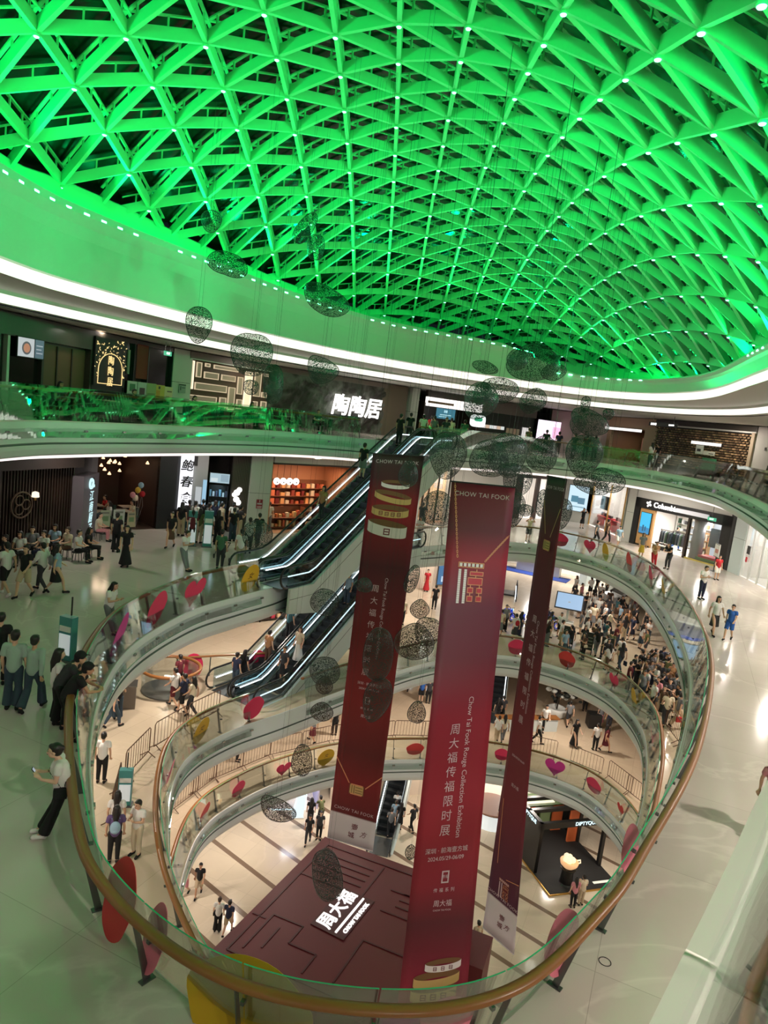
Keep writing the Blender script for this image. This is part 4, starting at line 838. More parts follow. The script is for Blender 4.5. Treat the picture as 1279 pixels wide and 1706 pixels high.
poster(w, -1.0, -.3, -1.4, .9, 1.75, srgb(226, 222, 216), [(0, 0, 1, .06, srgb(120, 110, 106)), (0, .94, 1, 1, srgb(120, 110, 106)), (.2, .3, .8, .6, srgb(190, 130, 120))], 'white framed notice stand beside the pale column', True)
for i in (16, 17): w = q4(i); slab_wall(w, 0, w.L, 0, H4, M_INTW, 'wall_far_shops')
w = q4(0); slab_wall(w, -8, w.L, 0, H4, M_DWOOD, 'wall_slat_side')
# =================================================================== ESCALATORS
M_TRUSS = mat('escalator_cladding', srgb(200, 208, 204), .3); M_STEP = mat('step_metal', srgb(52, 54, 56), .4, .5); M_RUBBER = mat('rubber_handrail', (.01, .01, .01), .35)
M_STRIP = mat('escalator_light_strip', (.8, .95, 1), .3, emit=(.85, .95, 1), estr=2.2); M_ESCGLASS = glass_mat('escalator_glass', (.72, .8, .82), .05, .5)
def escalator(name, O, ang, zbot, rise, label, side='right', flat=1.5, lw=1.05):
    """O: bottom bend (plan), ang: travel direction; x local = travel, y local = to its port side"""
    t = thing(name, (O[0], O[1], zbot), label, 'escalator', ang); run = rise / math.tan(radians(30)); h = lw / 2 + .12
    path = [(-flat, 0), (0, 0), (run, rise), (run + flat, rise)]
    def off_path(dz): return [(x, z + dz) for x, z in path]
    for sgn, nm in ((1, 'port'), (-1, 'starboard')):
        y = sgn * h
        b = MB(); up = off_path(.02); lo = [(-flat, -1.0), (.45, -1.3), (run + .5, rise - 1.3), (run + flat, rise - 1.0)]
        ya, yb = (y, y + sgn * .12)
        vs = [(x, yy, z) for yy in (ya, yb) for x, z in up + lo]; fs = []
        for i in range(3):
            for o_ in (0, 8): fs.append((o_ + i, o_ + i + 1, o_ + 5 + i, o_ + 4 + i))
            fs.append((i, i + 1, 8 + i + 1, 8 + i)); fs.append((4 + i, 5 + i, 12 + i + 1, 12 + i))
        fs += [(0, 4, 12, 8), (3, 7, 15, 11)]; b.add(vs, fs).build('truss_side', M_TRUSS, t)
        b = MB(); q = [(x, y + sgn * .125, z - .42) for x, z in path]; b.tube(q, .008, 4); b.build('panel_seam', M_DSTEEL, t)
        # glass
        b = MB(); ex = [(-flat - .1, .05), (0, .05), (run, rise + .05), (run + flat + .1, rise + .05)]; tp = [(-flat - .1, .9), (-.1, .9), (run - .1, rise + .9), (run + flat + .1, rise + .9)]
        vs = [(x, yy, z) for yy in (y - .008, y + .008) for x, z in ex + tp]; fs = []
        for i in range(3):
            for o_ in (0, 8): fs.append((o_ + i, o_ + i + 1, o_ + 5 + i, o_ + 4 + i))
            fs.append((4 + i, 5 + i, 13 + i, 12 + i))
        b.add(vs, fs).build('balustrade_glass', M_ESCGLASS, t)
        b = MB(); hp = [(x, y, z + .93) for x, z in [(-flat - .1, 0), (-.5, 0)]] + [(x, y, z + .93) for x, z in ((-.1, .04), (.35, .2))] + [(run - .35, y, rise - .2 + .93), (run + .1, y, rise - .02 + .93), (run + .5, y, rise + .93), (run + flat + .1, y, rise + .93)]
        n0 = [(-flat - .1 - .44 * sin(a), y, .49 + .44 * cos(a)) for a in [pi * i / 8 for i in range(8, 0, -1)]]; n1 = [(run + flat + .1 + .44 * sin(a), y, rise + .49 + .44 * cos(a)) for a in [pi * i / 8 for i in range(1, 9)]]
        b.tube(n0 + hp + n1, .045, 8); b.build('handrail', M_RUBBER, t)
        b = MB(); yi = y - sgn * .06; sp = [(-flat, yi, .5), (-.15, yi, .5), (.3, yi, .66), (run - .3, yi, rise + .34), (run + .15, yi, rise + .5), (run + flat, yi, rise + .5)]; b.tube(sp, .028, 6); b.build('light_strip', M_STRIP, t)
        b = MB(); b.tube([(x, y - sgn * .09, z + .1) for x, z in path], .05, 6); b.build('skirt', M_STEEL, t)
    bx(-flat - .3, -.1, -lw / 2, lw / 2, -.05, .015).build('comb_plate', M_STEEL, t); bx(run + .1, run + flat + .3, -lw / 2, lw / 2, rise - .05, rise + .015).build('comb_plate', M_STEEL, t)
    n = int(run / .4)
    for i in range(n):
        b = MB(); x = .4 * i; z = rise * (i + .5) / n; bx(x, x + .42, -lw / 2 + .03, lw / 2 - .03, z - .05, z, b); bx(x + .36, x + .42, -lw / 2 + .03, lw / 2 - .03, z - .0, z + rise / n, b); b.build('step', M_STEP, t)
    b = MB(); b.add([(-flat, -h, -1.0), (.45, -h, -1.3), (run + .5, -h, rise - 1.3), (run + flat, -h, rise - 1.0), (-flat, h, -1.0), (.45, h, -1.3), (run + .5, h, rise - 1.3), (run + flat, h, rise - 1.0)], [(0, 1, 5, 4), (1, 2, 6, 5), (2, 3, 7, 6)]); b.build('underside', M_TRUSS, t)
    return t
DA = Vector((.51, .86)).normalized(); NA = Vector((DA.y, -DA.x)); aA = atan2(DA.y, DA.x)
OA = Vector((-3.8, 28.8)); OB = Vector((-4.6, 30.0))
escalator('escalator', OA - NA * .72, aA, Z4, Z5 - Z4, 'upper escalator lane beside the restaurant side, rising from the fourth to the top floor')
escalator('escalator', OA + NA * .72, aA, Z4, Z5 - Z4, 'upper escalator lane on the open void side, rising to the top floor')
escalator('escalator', OB - NA * .72, aA, Z3, Z4 - Z3, 'lower crowded escalator lane on the inner side, rising from third to fourth floor')
escalator('escalator', OB + NA * .72, aA, Z3, Z4 - Z3, 'lower escalator lane on the open void side, directly under the upper pair')
escalator('escalator', (8.7, 43.6), radians(80), Z2, Z3 - Z2, 'dark escalator seen from its foot on the second floor behind the narrow banners')
escalator('escalator', (2.3, 37.2), radians(80), Z1, Z2 - Z1, 'ground floor escalator behind the white foot of the gold rings banner')
struct(MB().prism([(.9, 37.2), (3.4, 38.0), (3.2, 42.2), (-1, 41.0), (-.6, 38.6)], Z5 - .3, Z5).build('floor_escalator_landing', F4))
# =================================================================== STAGE with lit logo
M_STAGE = mat('stage_red', srgb(88, 16, 24), .5); M_STAGE2 = mat('stage_red_line', srgb(66, 10, 18), .5)
sc = [Vector(p) for p in ((-4.4, 22.7), (-.9, 30.5), (5.9, 28.0), (2.4, 20.2))]
t = thing('exhibition_booth', (sc[0].x, sc[0].y, 0), 'large dark red exhibition booth with a flat roof on the ground floor', 'booth')
u_, v_ = (sc[1] - sc[0]), (sc[3] - sc[0])
def S3(a, b_, z): p = u_ * a + v_ * b_; return (p.x, p.y, z)
b = MB(); b.prism([S3(*q, 0)[:2] for q in ((0, 0), (0, 1), (1, 1), (1, 0))], 3.85, 4.0); b.build('roof', M_STAGE, t)
for a, c in (((0, 0), (0, 1)), ((0, 1), (1, 1)), ((1, 1), (1, 0)), ((1, 0), (0, 0))):
    b = MB(); p, q = Vector(S3(*a, 0)), Vector(S3(*c, 0)); d = (q - p).normalized(); nn = Vector((d.y, -d.x, 0)) * .08
    b.add([p, q, q - nn, p - nn, p + Vector((0, 0, 3.85)), q + Vector((0, 0, 3.85)), q - nn + Vector((0, 0, 3.85)), p - nn + Vector((0, 0, 3.85))], [(3, 2, 1, 0), (4, 5, 6, 7), (0, 1, 5, 4), (1, 2, 6, 5), (2, 3, 7, 6), (3, 0, 4, 7)]); b.build('wall_panel', M_STAGE, t)
def ridge(pts, w=.07):
    b = MB()
    for p, q in zip(pts, pts[1:]): b.bar(S3(*p, 4.015), S3(*q, 4.015), w, .03)
    return b.build('roof_ridge', M_STAGE2, t)
ridge([(.06, .06), (.06, .94), (.94, .94), (.94, .06), (.06, .06)])
ridge([(.12, .62), (.4, .62), (.4, .9)]); ridge([(.1, .12), (.34, .12), (.34, .3), (.22, .3), (.22, .46), (.1, .46)]); ridge([(.14, .2), (.28, .2)]); ridge([(.3, .02), (.3, .1)])
for k in range(4): ridge([(.72 + .05 * k, .1), (.72 + .05 * k, .42)]); 
ridge([(.66, .06), (.66, .46), (.92, .46)]); ridge([(.62, .6), (.62, .92)]); ridge([(.78, .58), (.78, .9), (.9, .9)])
for k in range(3): ridge([(.68 + .05 * k, .66), (.68 + .05 * k, .86)])
la, lb = Vector((-.25, 24.95)), Vector((.49, 26.49)); ld = (lb - la).normalized(); lang = atan2(ld.y, ld.x)
tl = thing('roof_logo', ((la + lb).x / 2, (la + lb).y / 2, 4.01), 'glowing white three character logo lying on the dark red booth roof', 'sign', lang)
M_LOGO = emis('booth_logo_light', (1, .95, .92), 1.25)
b = text_mb('周大福', .78, offset=.008, depth=.05, spacing=1.05); o = b.build('lettering', M_LOGO, tl); o.location = (0, .0, .06)
bx(-1.15, 1.15, -.6, -.52, .02, .08).build('underline', M_LOGO, tl)
b = text_mb('CHOW TAI FOOK', .24, offset=.02, depth=.05); o = b.build('small_lettering', M_LOGO, tl); o.location = (0, -.85, .06)
bx(-1.3, 1.3, -1.0, .5, .0, .03).build('backing_plate', M_STAGE2, tl)
t = thing('booth_annex', (6.0, 26.4, 0), 'lower dark red annex wall at the corner of the exhibition booth', 'booth', radians(-20)); bx(-.6, .6, -1.1, .9, 2.5, 2.6).build('roof', M_STAGE, t); bx(-.6, .6, -1.1, -1.0, 0, 2.5).build('wall_panel', M_STAGE, t); bx(.52, .6, -1.0, .9, 0, 2.5).build('wall_panel', M_STAGE, t); bx(-.6, -.52, -1.0, .9, 0, 2.5).build('wall_panel', M_STAGE, t)
# =================================================================== BANNERS
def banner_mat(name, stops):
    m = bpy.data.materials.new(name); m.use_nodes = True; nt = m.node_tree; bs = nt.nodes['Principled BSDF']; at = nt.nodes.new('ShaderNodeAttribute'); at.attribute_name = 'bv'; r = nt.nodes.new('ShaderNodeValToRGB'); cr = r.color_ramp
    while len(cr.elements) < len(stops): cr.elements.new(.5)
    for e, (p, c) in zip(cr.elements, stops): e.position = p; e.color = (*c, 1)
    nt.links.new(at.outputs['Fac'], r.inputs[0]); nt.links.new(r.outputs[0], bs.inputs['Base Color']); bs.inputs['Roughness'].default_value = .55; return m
M_SILVER = mat('silver_print', srgb(214, 190, 196), .5); M_GOLDP = mat('gold_print', srgb(206, 170, 110), .5); M_PINKG = mat('rose_gold_print', srgb(226, 150, 110), .5); M_GOLDD = mat('dark_gold_print', srgb(120, 84, 52), .5); M_WHITEP = mat('white_foot_print', srgb(222, 212, 216), .6); M_MAROON = mat('maroon_print', srgb(110, 30, 44), .6); M_DIAM = mat('diamond_print', srgb(236, 226, 226), .4); M_REDGEM = mat('red_gem_print', srgb(196, 40, 60), .5)
class Banner:
    def __init__(s, rows, label, stops):
        s.rows = rows; p0 = Vector(rows[0][1]); s.root = thing('hanging_banner', p0, label, 'banner'); s.p0 = p0
        nu, nv = 8, 40; b = MB(); at = []
        for j in range(nv + 1):
            for i in range(nu + 1): b.v.append(tuple(s.P(i / nu, j / nv, 0))); at.append(j / nv)
        for j in range(nv):
            for i in range(nu): k = j * (nu + 1) + i; b.f.append((k, k + nu + 1, k + nu + 2, k + 1)); b.m.append(0)
        o = b.build('cloth', banner_mat('banner_cloth', stops), s.root, smooth=True); a = o.data.attributes.new('bv', 'FLOAT', 'POINT'); a.data.foreach_set('value', at)
        so = o.modifiers.new('thickness', 'SOLIDIFY'); so.thickness = .012; so.offset = -1
        s.W = (Vector(rows[0][1]) - Vector(rows[0][2])).length; s.H = (Vector(rows[0][1]) - Vector(rows[-1][1])).length
        b = MB(); b.bar(s.P(-.02, 0, 0), s.P(1.02, 0, 0), .03, .04); b.build('top_bar', M_DSTEEL, s.root); b = MB(); b.bar(s.P(0, 1, 0), s.P(1, 1, 0), .03, .03); b.build('foot_bar', M_WHITEP, s.root)
        for u in (.03, .97): b = MB(); q = s.P(u, 0, 0); b.tube([q, q + Vector((0, 0, cz(dz(p0.x + q.x, p0.y + q.y)) - (p0.z + q.z)))], .007, 5); b.build('cable', M_DSTEEL, s.root)
    def P(s, u, v, d):
        r = s.rows
        for k in range(len(r) - 1):
            if v <= r[k + 1][0] or k == len(r) - 2: break
        f = (v - r[k][0]) / (r[k + 1][0] - r[k][0]); a = Vector(r[k][1]).lerp(Vector(r[k + 1][1]), f); c = Vector(r[k][2]).lerp(Vector(r[k + 1][2]), f)
        n = (c - a).cross(Vector((0, 0, 1))).normalized()
        return a.lerp(c, u) + n * d - s.p0
    def put(s, b, u, v, d, name, m):   # a flat print: x to the reader's right, y up, in metres about (u, v)
        k = MB(); k.v = [tuple(s.P(u + x / s.W, v - y / s.H, d + z)) for x, y, z in b.v]; k.f = b.f; k.m = b.m; return k.build(name, m, s.root)
    def quad(s, u, v, w, h, d, name, m, slant=0):
        b = MB(); b.add([(-w / 2 - slant, -h / 2, 0), (w / 2 - slant, -h / 2, 0), (w / 2 + slant, h / 2, 0), (-w / 2 + slant, h / 2, 0)], [(0, 1, 2, 3)]); return s.put(b, u, v, d, name, m)
    def frame(s, u, v, w, h, t_, d, name, m):
        b = MB()
        for x, y, ww, hh in ((0, h / 2 - t_ / 2, w, t_), (0, -h / 2 + t_ / 2, w, t_), (-w / 2 + t_ / 2, 0, t_, h), (w / 2 - t_ / 2, 0, t_, h)): b.add([(x - ww / 2, y - hh / 2, 0), (x + ww / 2, y - hh / 2, 0), (x + ww / 2, y + hh / 2, 0), (x - ww / 2, y + hh / 2, 0)], [(0, 1, 2, 3)])
        return s.put(b, u, v, d, name, m)
    def text(s, txt, size, u, v, m=None, vert=0, rot=0, name='lettering', **k):
        if vert and len(txt) > 1: return [s.text(c, size, u, v + i * vert / s.H, m, 0, 0, 'character', **k) for i, c in enumerate(txt)]
        b = vtext(txt, size, vert, depth=0, **k) if vert else text_mb(txt, size, depth=0, **k)
        if rot: b.xf(Matrix.Rotation(rot, 4, 'Z'))
        b.v = [(x, y, 0) for x, y, z in b.v]
        return s.put(b, u, v, .014, name, m or M_SILVER)
    def chain(s, pts, r, d, name, m, links=0):
        b = MB()
        if links:
            for i in range(links):
                f = i / links * (len(pts) - 1); k = int(f); p = Vector(pts[k]).lerp(Vector(pts[k + 1]), f - k); q = Vector(pts[k + 1]) - Vector(pts[k]); a = atan2(q.y * s.H * -1, q.x * s.W)
                M = Matrix.Rotation(a, 3, 'Z'); ring = [M @ Vector((r * 1.5 * cos(2 * pi * j / 10), r * (.8 if i % 2 else .35) * sin(2 * pi * j / 10), 0)) for j in range(10)]
                inn = [x * .55 for x in ring]; o = len(b.v)
                for x in ring + inn: b.v.append(tuple(s.P(p.x + x.x / s.W, p.y - x.y / s.H, d)))
                for j in range(10): b.f.append((o + j, o + (j + 1) % 10, o + 10 + (j + 1) % 10, o + 10 + j)); b.m.append(0)
        else:
            for p, q in zip(pts, pts[1:]):
                dx = Vector(((q[0] - p[0]) * s.W, -(q[1] - p[1]) * s.H)).normalized(); n = Vector((-dx.y, dx.x)) * r; o = len(b.v)
                for (u, v), sg in ((p, 1), (p, -1), (q, -1), (q, 1)): b.v.append(tuple(s.P(u + n.x * sg / s.W, v - n.y * sg / s.H, d)))
                b.f.append((o, o + 1, o + 2, o + 3)); b.m.append(0)
        return b.build(name, m, s.root)
    def mall_logo(s, u, v, k=1):
        s.text('壹', .3 * k, u + .0, v - .13 * k / s.H * 1.2, M_MAROON, name='mall_logo', offset=.006); s.text('方', .28 * k, u + .19 * k, v + .06 / s.H, M_MAROON, name='mall_logo', shear=.3); s.text('城', .28 * k, u - .06 * k, v + .2 * k / s.H, M_MAROON, name='mall_logo', offset=.006)
def ring_pic(B, u, v, w, h, tilt, m=M_GOLDP, glyph=0, inner=M_GOLDD):
    """a gold band: front arc and the darker far side of the ring"""
    n = 18
    for back in (1, 0):
        b = MB()
        for i in range(n + 1):
            a = pi * i / n; x = -cos(a) * w / 2; yy = (sin(a) * (.17 if back else -.2)) * w * .5; y0 = yy + tilt * x
            b.v += [(x, y0 - h / 2 * (.8 if back else 1), 0), (x, y0 + h / 2 * (.8 if back else 1), 0)]
        for i in range(n): b.f.append((2 * i, 2 * i + 2, 2 * i + 3, 2 * i + 1)); b.m.append(0)
        B.put(b, u, v, .016 if back else .02, 'ring_print', inner if back else m)
    for k in range(glyph):
        x = -w * .33 + w * .66 * (k + .5) / glyph; y0 = -.19 * w * .5 * sqrt(max(0, 1 - (2 * x / w) ** 2)) + tilt * x
        B.frame(u + x / B.W, v - y0 / B.H, h * .62, h * .62, h * .1, .024, 'ring_engraving', M_MAROON); B.quad(u + x / B.W, v - y0 / B.H, h * .4, h * .1, .024, 'ring_engraving', M_MAROON)
def pendant(B, u, v, k, dark=False):
    m = M_PINKG; dm = M_DIAM if not dark else M_SILVER
    B.frame(u, v, .86 * k, .17 * k, .03 * k, .018, 'pendant_bar', m); 
    for i in range(6): B.quad(u + (-.34 + .136 * i) * k / B.W, v, .09 * k, .1 * k, .017, 'pendant_stone', dm)
    for dx in (-.36, -.17):
        b = MB(); 
        for i in range(16): b.add([(-.045 * k, -i * .066 * k - .06 * k, 0), (.045 * k, -i * .066 * k - .06 * k, 0), (.045 * k, -i * .066 * k, 0), (-.045 * k, -i * .066 * k, 0)], [(0, 1, 2, 3)])
        B.put(b, u + dx * k / B.W, v + .14 * k / B.H, .017, 'pendant_rod', dm)
    for (x, y, w, h) in ((.2, .26, .46, .14), (.17, .5, .5, .24), (.03, .78, .2, .18), (.33, .78, .2, .18), (.03, 1.04, .2, .18), (.33, 1.04, .2, .18)):
        B.frame(u + x * k / B.W, v + y * k / B.H, w * k, h * k, .025 * k, .018, 'pendant_cell', m); B.quad(u + x * k / B.W, v + y * k / B.H, w * k - .05 * k, h * k - .05 * k, .0165, 'pendant_gem', M_REDGEM if not dark else M_MAROON)
    for (x, y) in ((.2, .16), (.18, .36), (.03, .66), (.33, .66), (.03, .91), (.33, .91)): B.quad(u + x * k / B.W, v + y * k / B.H, .03 * k, .08 * k, .017, 'pendant_link', m)
def cylinder_pendant(B, u, v, k):
    B.quad(u, v, .62 * k, .42 * k, .016, 'pendant_body', M_GOLDP); B.frame(u, v, .62 * k, .42 * k, .03 * k, .02, 'pendant_edge', M_GOLDD)
    for dy in (.2, -.2): B.quad(u, v + dy * k / B.H, .5 * k, .05 * k, .021, 'pendant_rim', M_PINKG)
    for dx in (-.2, -.1): B.quad(u + dx * k / B.W, v, .03 * k, .34 * k, .021, 'pendant_groove', M_GOLDD)
    for dy in (-.1, .02, .12): B.quad(u + .1 * k / B.W, v + dy * k / B.H, .3 * k, .028 * k, .021, 'pendant_groove', M_GOLDD)
ez = EYE.z
red, dk, pur = srgb(150, 22, 34), srgb(66, 16, 24), srgb(104, 34, 54)
# gold rings banner (nearest the escalators)
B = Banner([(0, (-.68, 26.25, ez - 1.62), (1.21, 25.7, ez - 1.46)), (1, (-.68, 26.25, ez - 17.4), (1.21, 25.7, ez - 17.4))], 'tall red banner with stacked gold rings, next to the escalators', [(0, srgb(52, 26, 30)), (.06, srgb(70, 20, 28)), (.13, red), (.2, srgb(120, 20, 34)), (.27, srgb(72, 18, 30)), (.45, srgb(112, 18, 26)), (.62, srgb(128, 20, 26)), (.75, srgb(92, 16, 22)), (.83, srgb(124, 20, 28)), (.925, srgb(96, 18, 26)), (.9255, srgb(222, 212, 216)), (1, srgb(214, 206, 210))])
B.text('CHOW TAI FOOK', .19, .5, .018, spacing=1.1, offset=-.006)
ring_pic(B, .52, .07, 1.1, .14, -.02, M_DIAM, 0); ring_pic(B, .5, .1, 1.45, .2, -.14); ring_pic(B, .48, .134, 1.45, .24, -.02, M_GOLDP, 4); ring_pic(B, .46, .176, 1.55, .4, -.1, M_DIAM, 1)
B.text('周大福传福限时展', .31, .38, .328, vert=.48, offset=-.004); B.text('Chow Tai Fook Rouge Collection Exhibition', .18, .58, .4, rot=-pi / 2)
B.text('深圳 · 前海壹方城', .13, .5, .57); B.text('2024.05/29-06/09', .12, .5, .583); B.frame(.5, .612, .2, .3, .035, .016, 'emblem', M_SILVER); B.text('传福', .1, .5, .612); B.text('传福系列', .1, .5, .634, spacing=1.8); B.text('周大福', .14, .5, .654)
B.chain([(.0, .775), (.33, .836)], .02, .014, 'necklace', M_PINKG); B.chain([(1.0, .80), (.68, .842)], .02, .014, 'necklace', M_PINKG); cylinder_pendant(B, .5, .85, 1.0)
B.text('CHOW TAI FOOK', .19, .5, .909, spacing=1.12, offset=-.006); B.mall_logo(.56, .962)
# middle banner
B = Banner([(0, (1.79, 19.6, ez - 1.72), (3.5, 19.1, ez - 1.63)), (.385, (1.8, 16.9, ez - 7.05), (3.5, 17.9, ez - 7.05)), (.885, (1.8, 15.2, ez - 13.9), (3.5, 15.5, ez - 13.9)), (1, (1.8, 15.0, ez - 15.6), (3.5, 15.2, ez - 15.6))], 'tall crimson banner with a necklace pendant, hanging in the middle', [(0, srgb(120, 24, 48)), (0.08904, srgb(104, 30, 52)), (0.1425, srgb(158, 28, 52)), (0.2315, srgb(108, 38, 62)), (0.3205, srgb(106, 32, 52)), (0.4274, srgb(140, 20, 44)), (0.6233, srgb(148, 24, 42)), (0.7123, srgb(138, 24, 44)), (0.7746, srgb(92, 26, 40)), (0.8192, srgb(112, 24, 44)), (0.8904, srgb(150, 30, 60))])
B.text('CHOW TAI FOOK', .182, .5, .022, spacing=1.06, offset=-.006)
B.chain([(.06, .005), (.2, .143)], .035, .014, 'necklace', M_PINKG, 34); B.chain([(.97, .095), (.64, .146)], .035, .014, 'necklace', M_PINKG, 22); pendant(B, .43, .154, .86)
B.text('周大福传福限时展', .3, .42, .446, vert=.366, offset=-.004); B.text('Chow Tai Fook Rouge Collection Exhibition', .2, .63, .512, rot=-pi / 2)
B.text('深圳 · 前海壹方城', .15, .48, .6544); B.text('2024.05/29-06/09', .14, .48, .6678); B.frame(.5, .699, .2, .3, .035, .016, 'emblem', M_SILVER); B.text('传福', .1, .5, .699); B.text('传福系列', .11, .5, .7212, spacing=1.8); B.text('周大福', .17, .5, .7435); B.text('CHOW TAI FOOK', .06, .5, .7542)
ring_pic(B, .6, 0.8427, .95, .15, .1, M_DIAM, 3); ring_pic(B, .52, 0.865, 1.2, .2, .12); ring_pic(B, .5, 0.8872, 1.2, .24, .1, M_GOLDP, 3)
B.text('CHOW TAI FOOK', .2, .5, .93, spacing=1.08); B.quad(.5, .975, 1.69, .7, .008, 'white_foot', M_WHITEP); B.mall_logo(.55, .972)
# narrow banner seen nearly edge on
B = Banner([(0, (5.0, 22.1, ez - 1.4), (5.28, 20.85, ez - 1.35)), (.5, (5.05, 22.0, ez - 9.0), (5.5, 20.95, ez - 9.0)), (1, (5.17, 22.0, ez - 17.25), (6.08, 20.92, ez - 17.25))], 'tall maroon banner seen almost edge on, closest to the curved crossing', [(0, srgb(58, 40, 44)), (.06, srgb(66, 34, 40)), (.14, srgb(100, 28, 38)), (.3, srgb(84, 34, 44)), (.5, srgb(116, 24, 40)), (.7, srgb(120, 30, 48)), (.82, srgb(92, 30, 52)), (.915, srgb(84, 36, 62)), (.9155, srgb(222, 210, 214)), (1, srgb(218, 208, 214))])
B.text('CHOW TAI FOOK', .155, .5, .022, spacing=1.1); B.chain([(.05, .05), (.35, .118)], .016, .014, 'necklace', M_GOLDP); B.chain([(.95, .06), (.62, .122)], .016, .014, 'necklace', M_GOLDP); cylinder_pendant(B, .5, .14, .75)
B.text('周大福传福限时展', .28, .42, .3, vert=.5); B.text('Chow Tai Fook Rouge Collection Exhibition', .18, .62, .4, rot=-pi / 2); B.text('2024.05/29-06/09', .1, .5, .6); B.text('周大福', .13, .5, .66)
B.chain([(.12, .7), (.2, .84)], .012, .014, 'necklace', M_PINKG); B.chain([(.98, .85), (.55, .86)], .012, .014, 'necklace', M_PINKG); pendant(B, .5, .868, .5, True)
B.text('CHOW TAI FOOK', .15, .5, .907, spacing=1.1); B.mall_logo(.55, .955, .8)
# =================================================================== HANGING WIRE PEBBLES
def wire_mat(name, col, scale, thr):
    m = bpy.data.materials.new(name); m.use_nodes = True; nt = m.node_tree; bs = nt.nodes['Principled BSDF']; bs.inputs['Base Color'].default_value = (*col, 1); bs.inputs['Roughness'].default_value = .4; bs.inputs['Metallic'].default_value = .3
    tc = nt.nodes.new('ShaderNodeTexCoord'); v = nt.nodes.new('ShaderNodeTexVoronoi'); v.feature = 'DISTANCE_TO_EDGE'; v.inputs['Scale'].default_value = scale; lt = nt.nodes.new('ShaderNodeMath'); lt.operation = 'LESS_THAN'; lt.inputs[1].default_value = thr
    nt.links.new(tc.outputs['Object'], v.inputs['Vector']); nt.links.new(v.outputs['Distance'], lt.inputs[0]); nt.links.new(lt.outputs[0], bs.inputs['Alpha']); return m
M_WIRE = wire_mat('pebble_wire', srgb(50, 66, 64), 21, .09); M_WIREB = wire_mat('pebble_wire_bronze', srgb(70, 62, 54), 21, .095)
M_RIM = mat('pebble_rim_wire', srgb(40, 52, 50), .4, .3)
def pebble(c, a, b_, dpt, rot, label, bean=0, warm=False, seed=0, dense=1):
    rng = random.Random(seed); ph = [rng.uniform(0, 6.28) for _ in range(4)]
    t = thing('wire_pebble', c, label, 'ornament', 0, None)
    n, m = 28, 16; mb = MB()
    cr, sr = cos(rot), sin(rot)
    for i in range(m + 1):
        th = pi * i / m
        for j in range(n):
            ph_ = 2 * pi * j / n; k = 1 + .07 * sin(2 * ph_ + ph[0]) * sin(th) + .06 * sin(3 * th + ph[1])
            x, y, z = a * k * sin(th) * cos(ph_), dpt * k * sin(th) * sin(ph_), b_ * k * cos(th)
            if bean: z += bean * (x / a) ** 2 * b_
            mb.v.append((x * cr - z * sr, y, x * sr + z * cr))
    for i in range(m):
        for j in range(n): mb.f.append((i * n + j, i * n + (j + 1) % n, (i + 1) * n + (j + 1) % n, (i + 1) * n + j)); mb.m.append(0)
    mb.build('wire_mesh', M_WIREB if warm else M_WIRE, t, True)
    r = MB(); r.tube([mb.v[i * n] for i in range(m + 1)] + [mb.v[i * n + n // 2] for i in range(m - 1, 0, -1)], .012, 5, True); r.build('rim_wire', M_RIM, t)
    r = MB(); zt = max(v[2] for v in mb.v)
    for dx in (-.12, .12): r.tube([(dx * a, 0, zt * .9), (dx * a + .05, 0, cz(dz(c[0], c[1])) - c[2])], .0032, 4)
    r.build('suspension_wires', M_RIM, t)
    return t
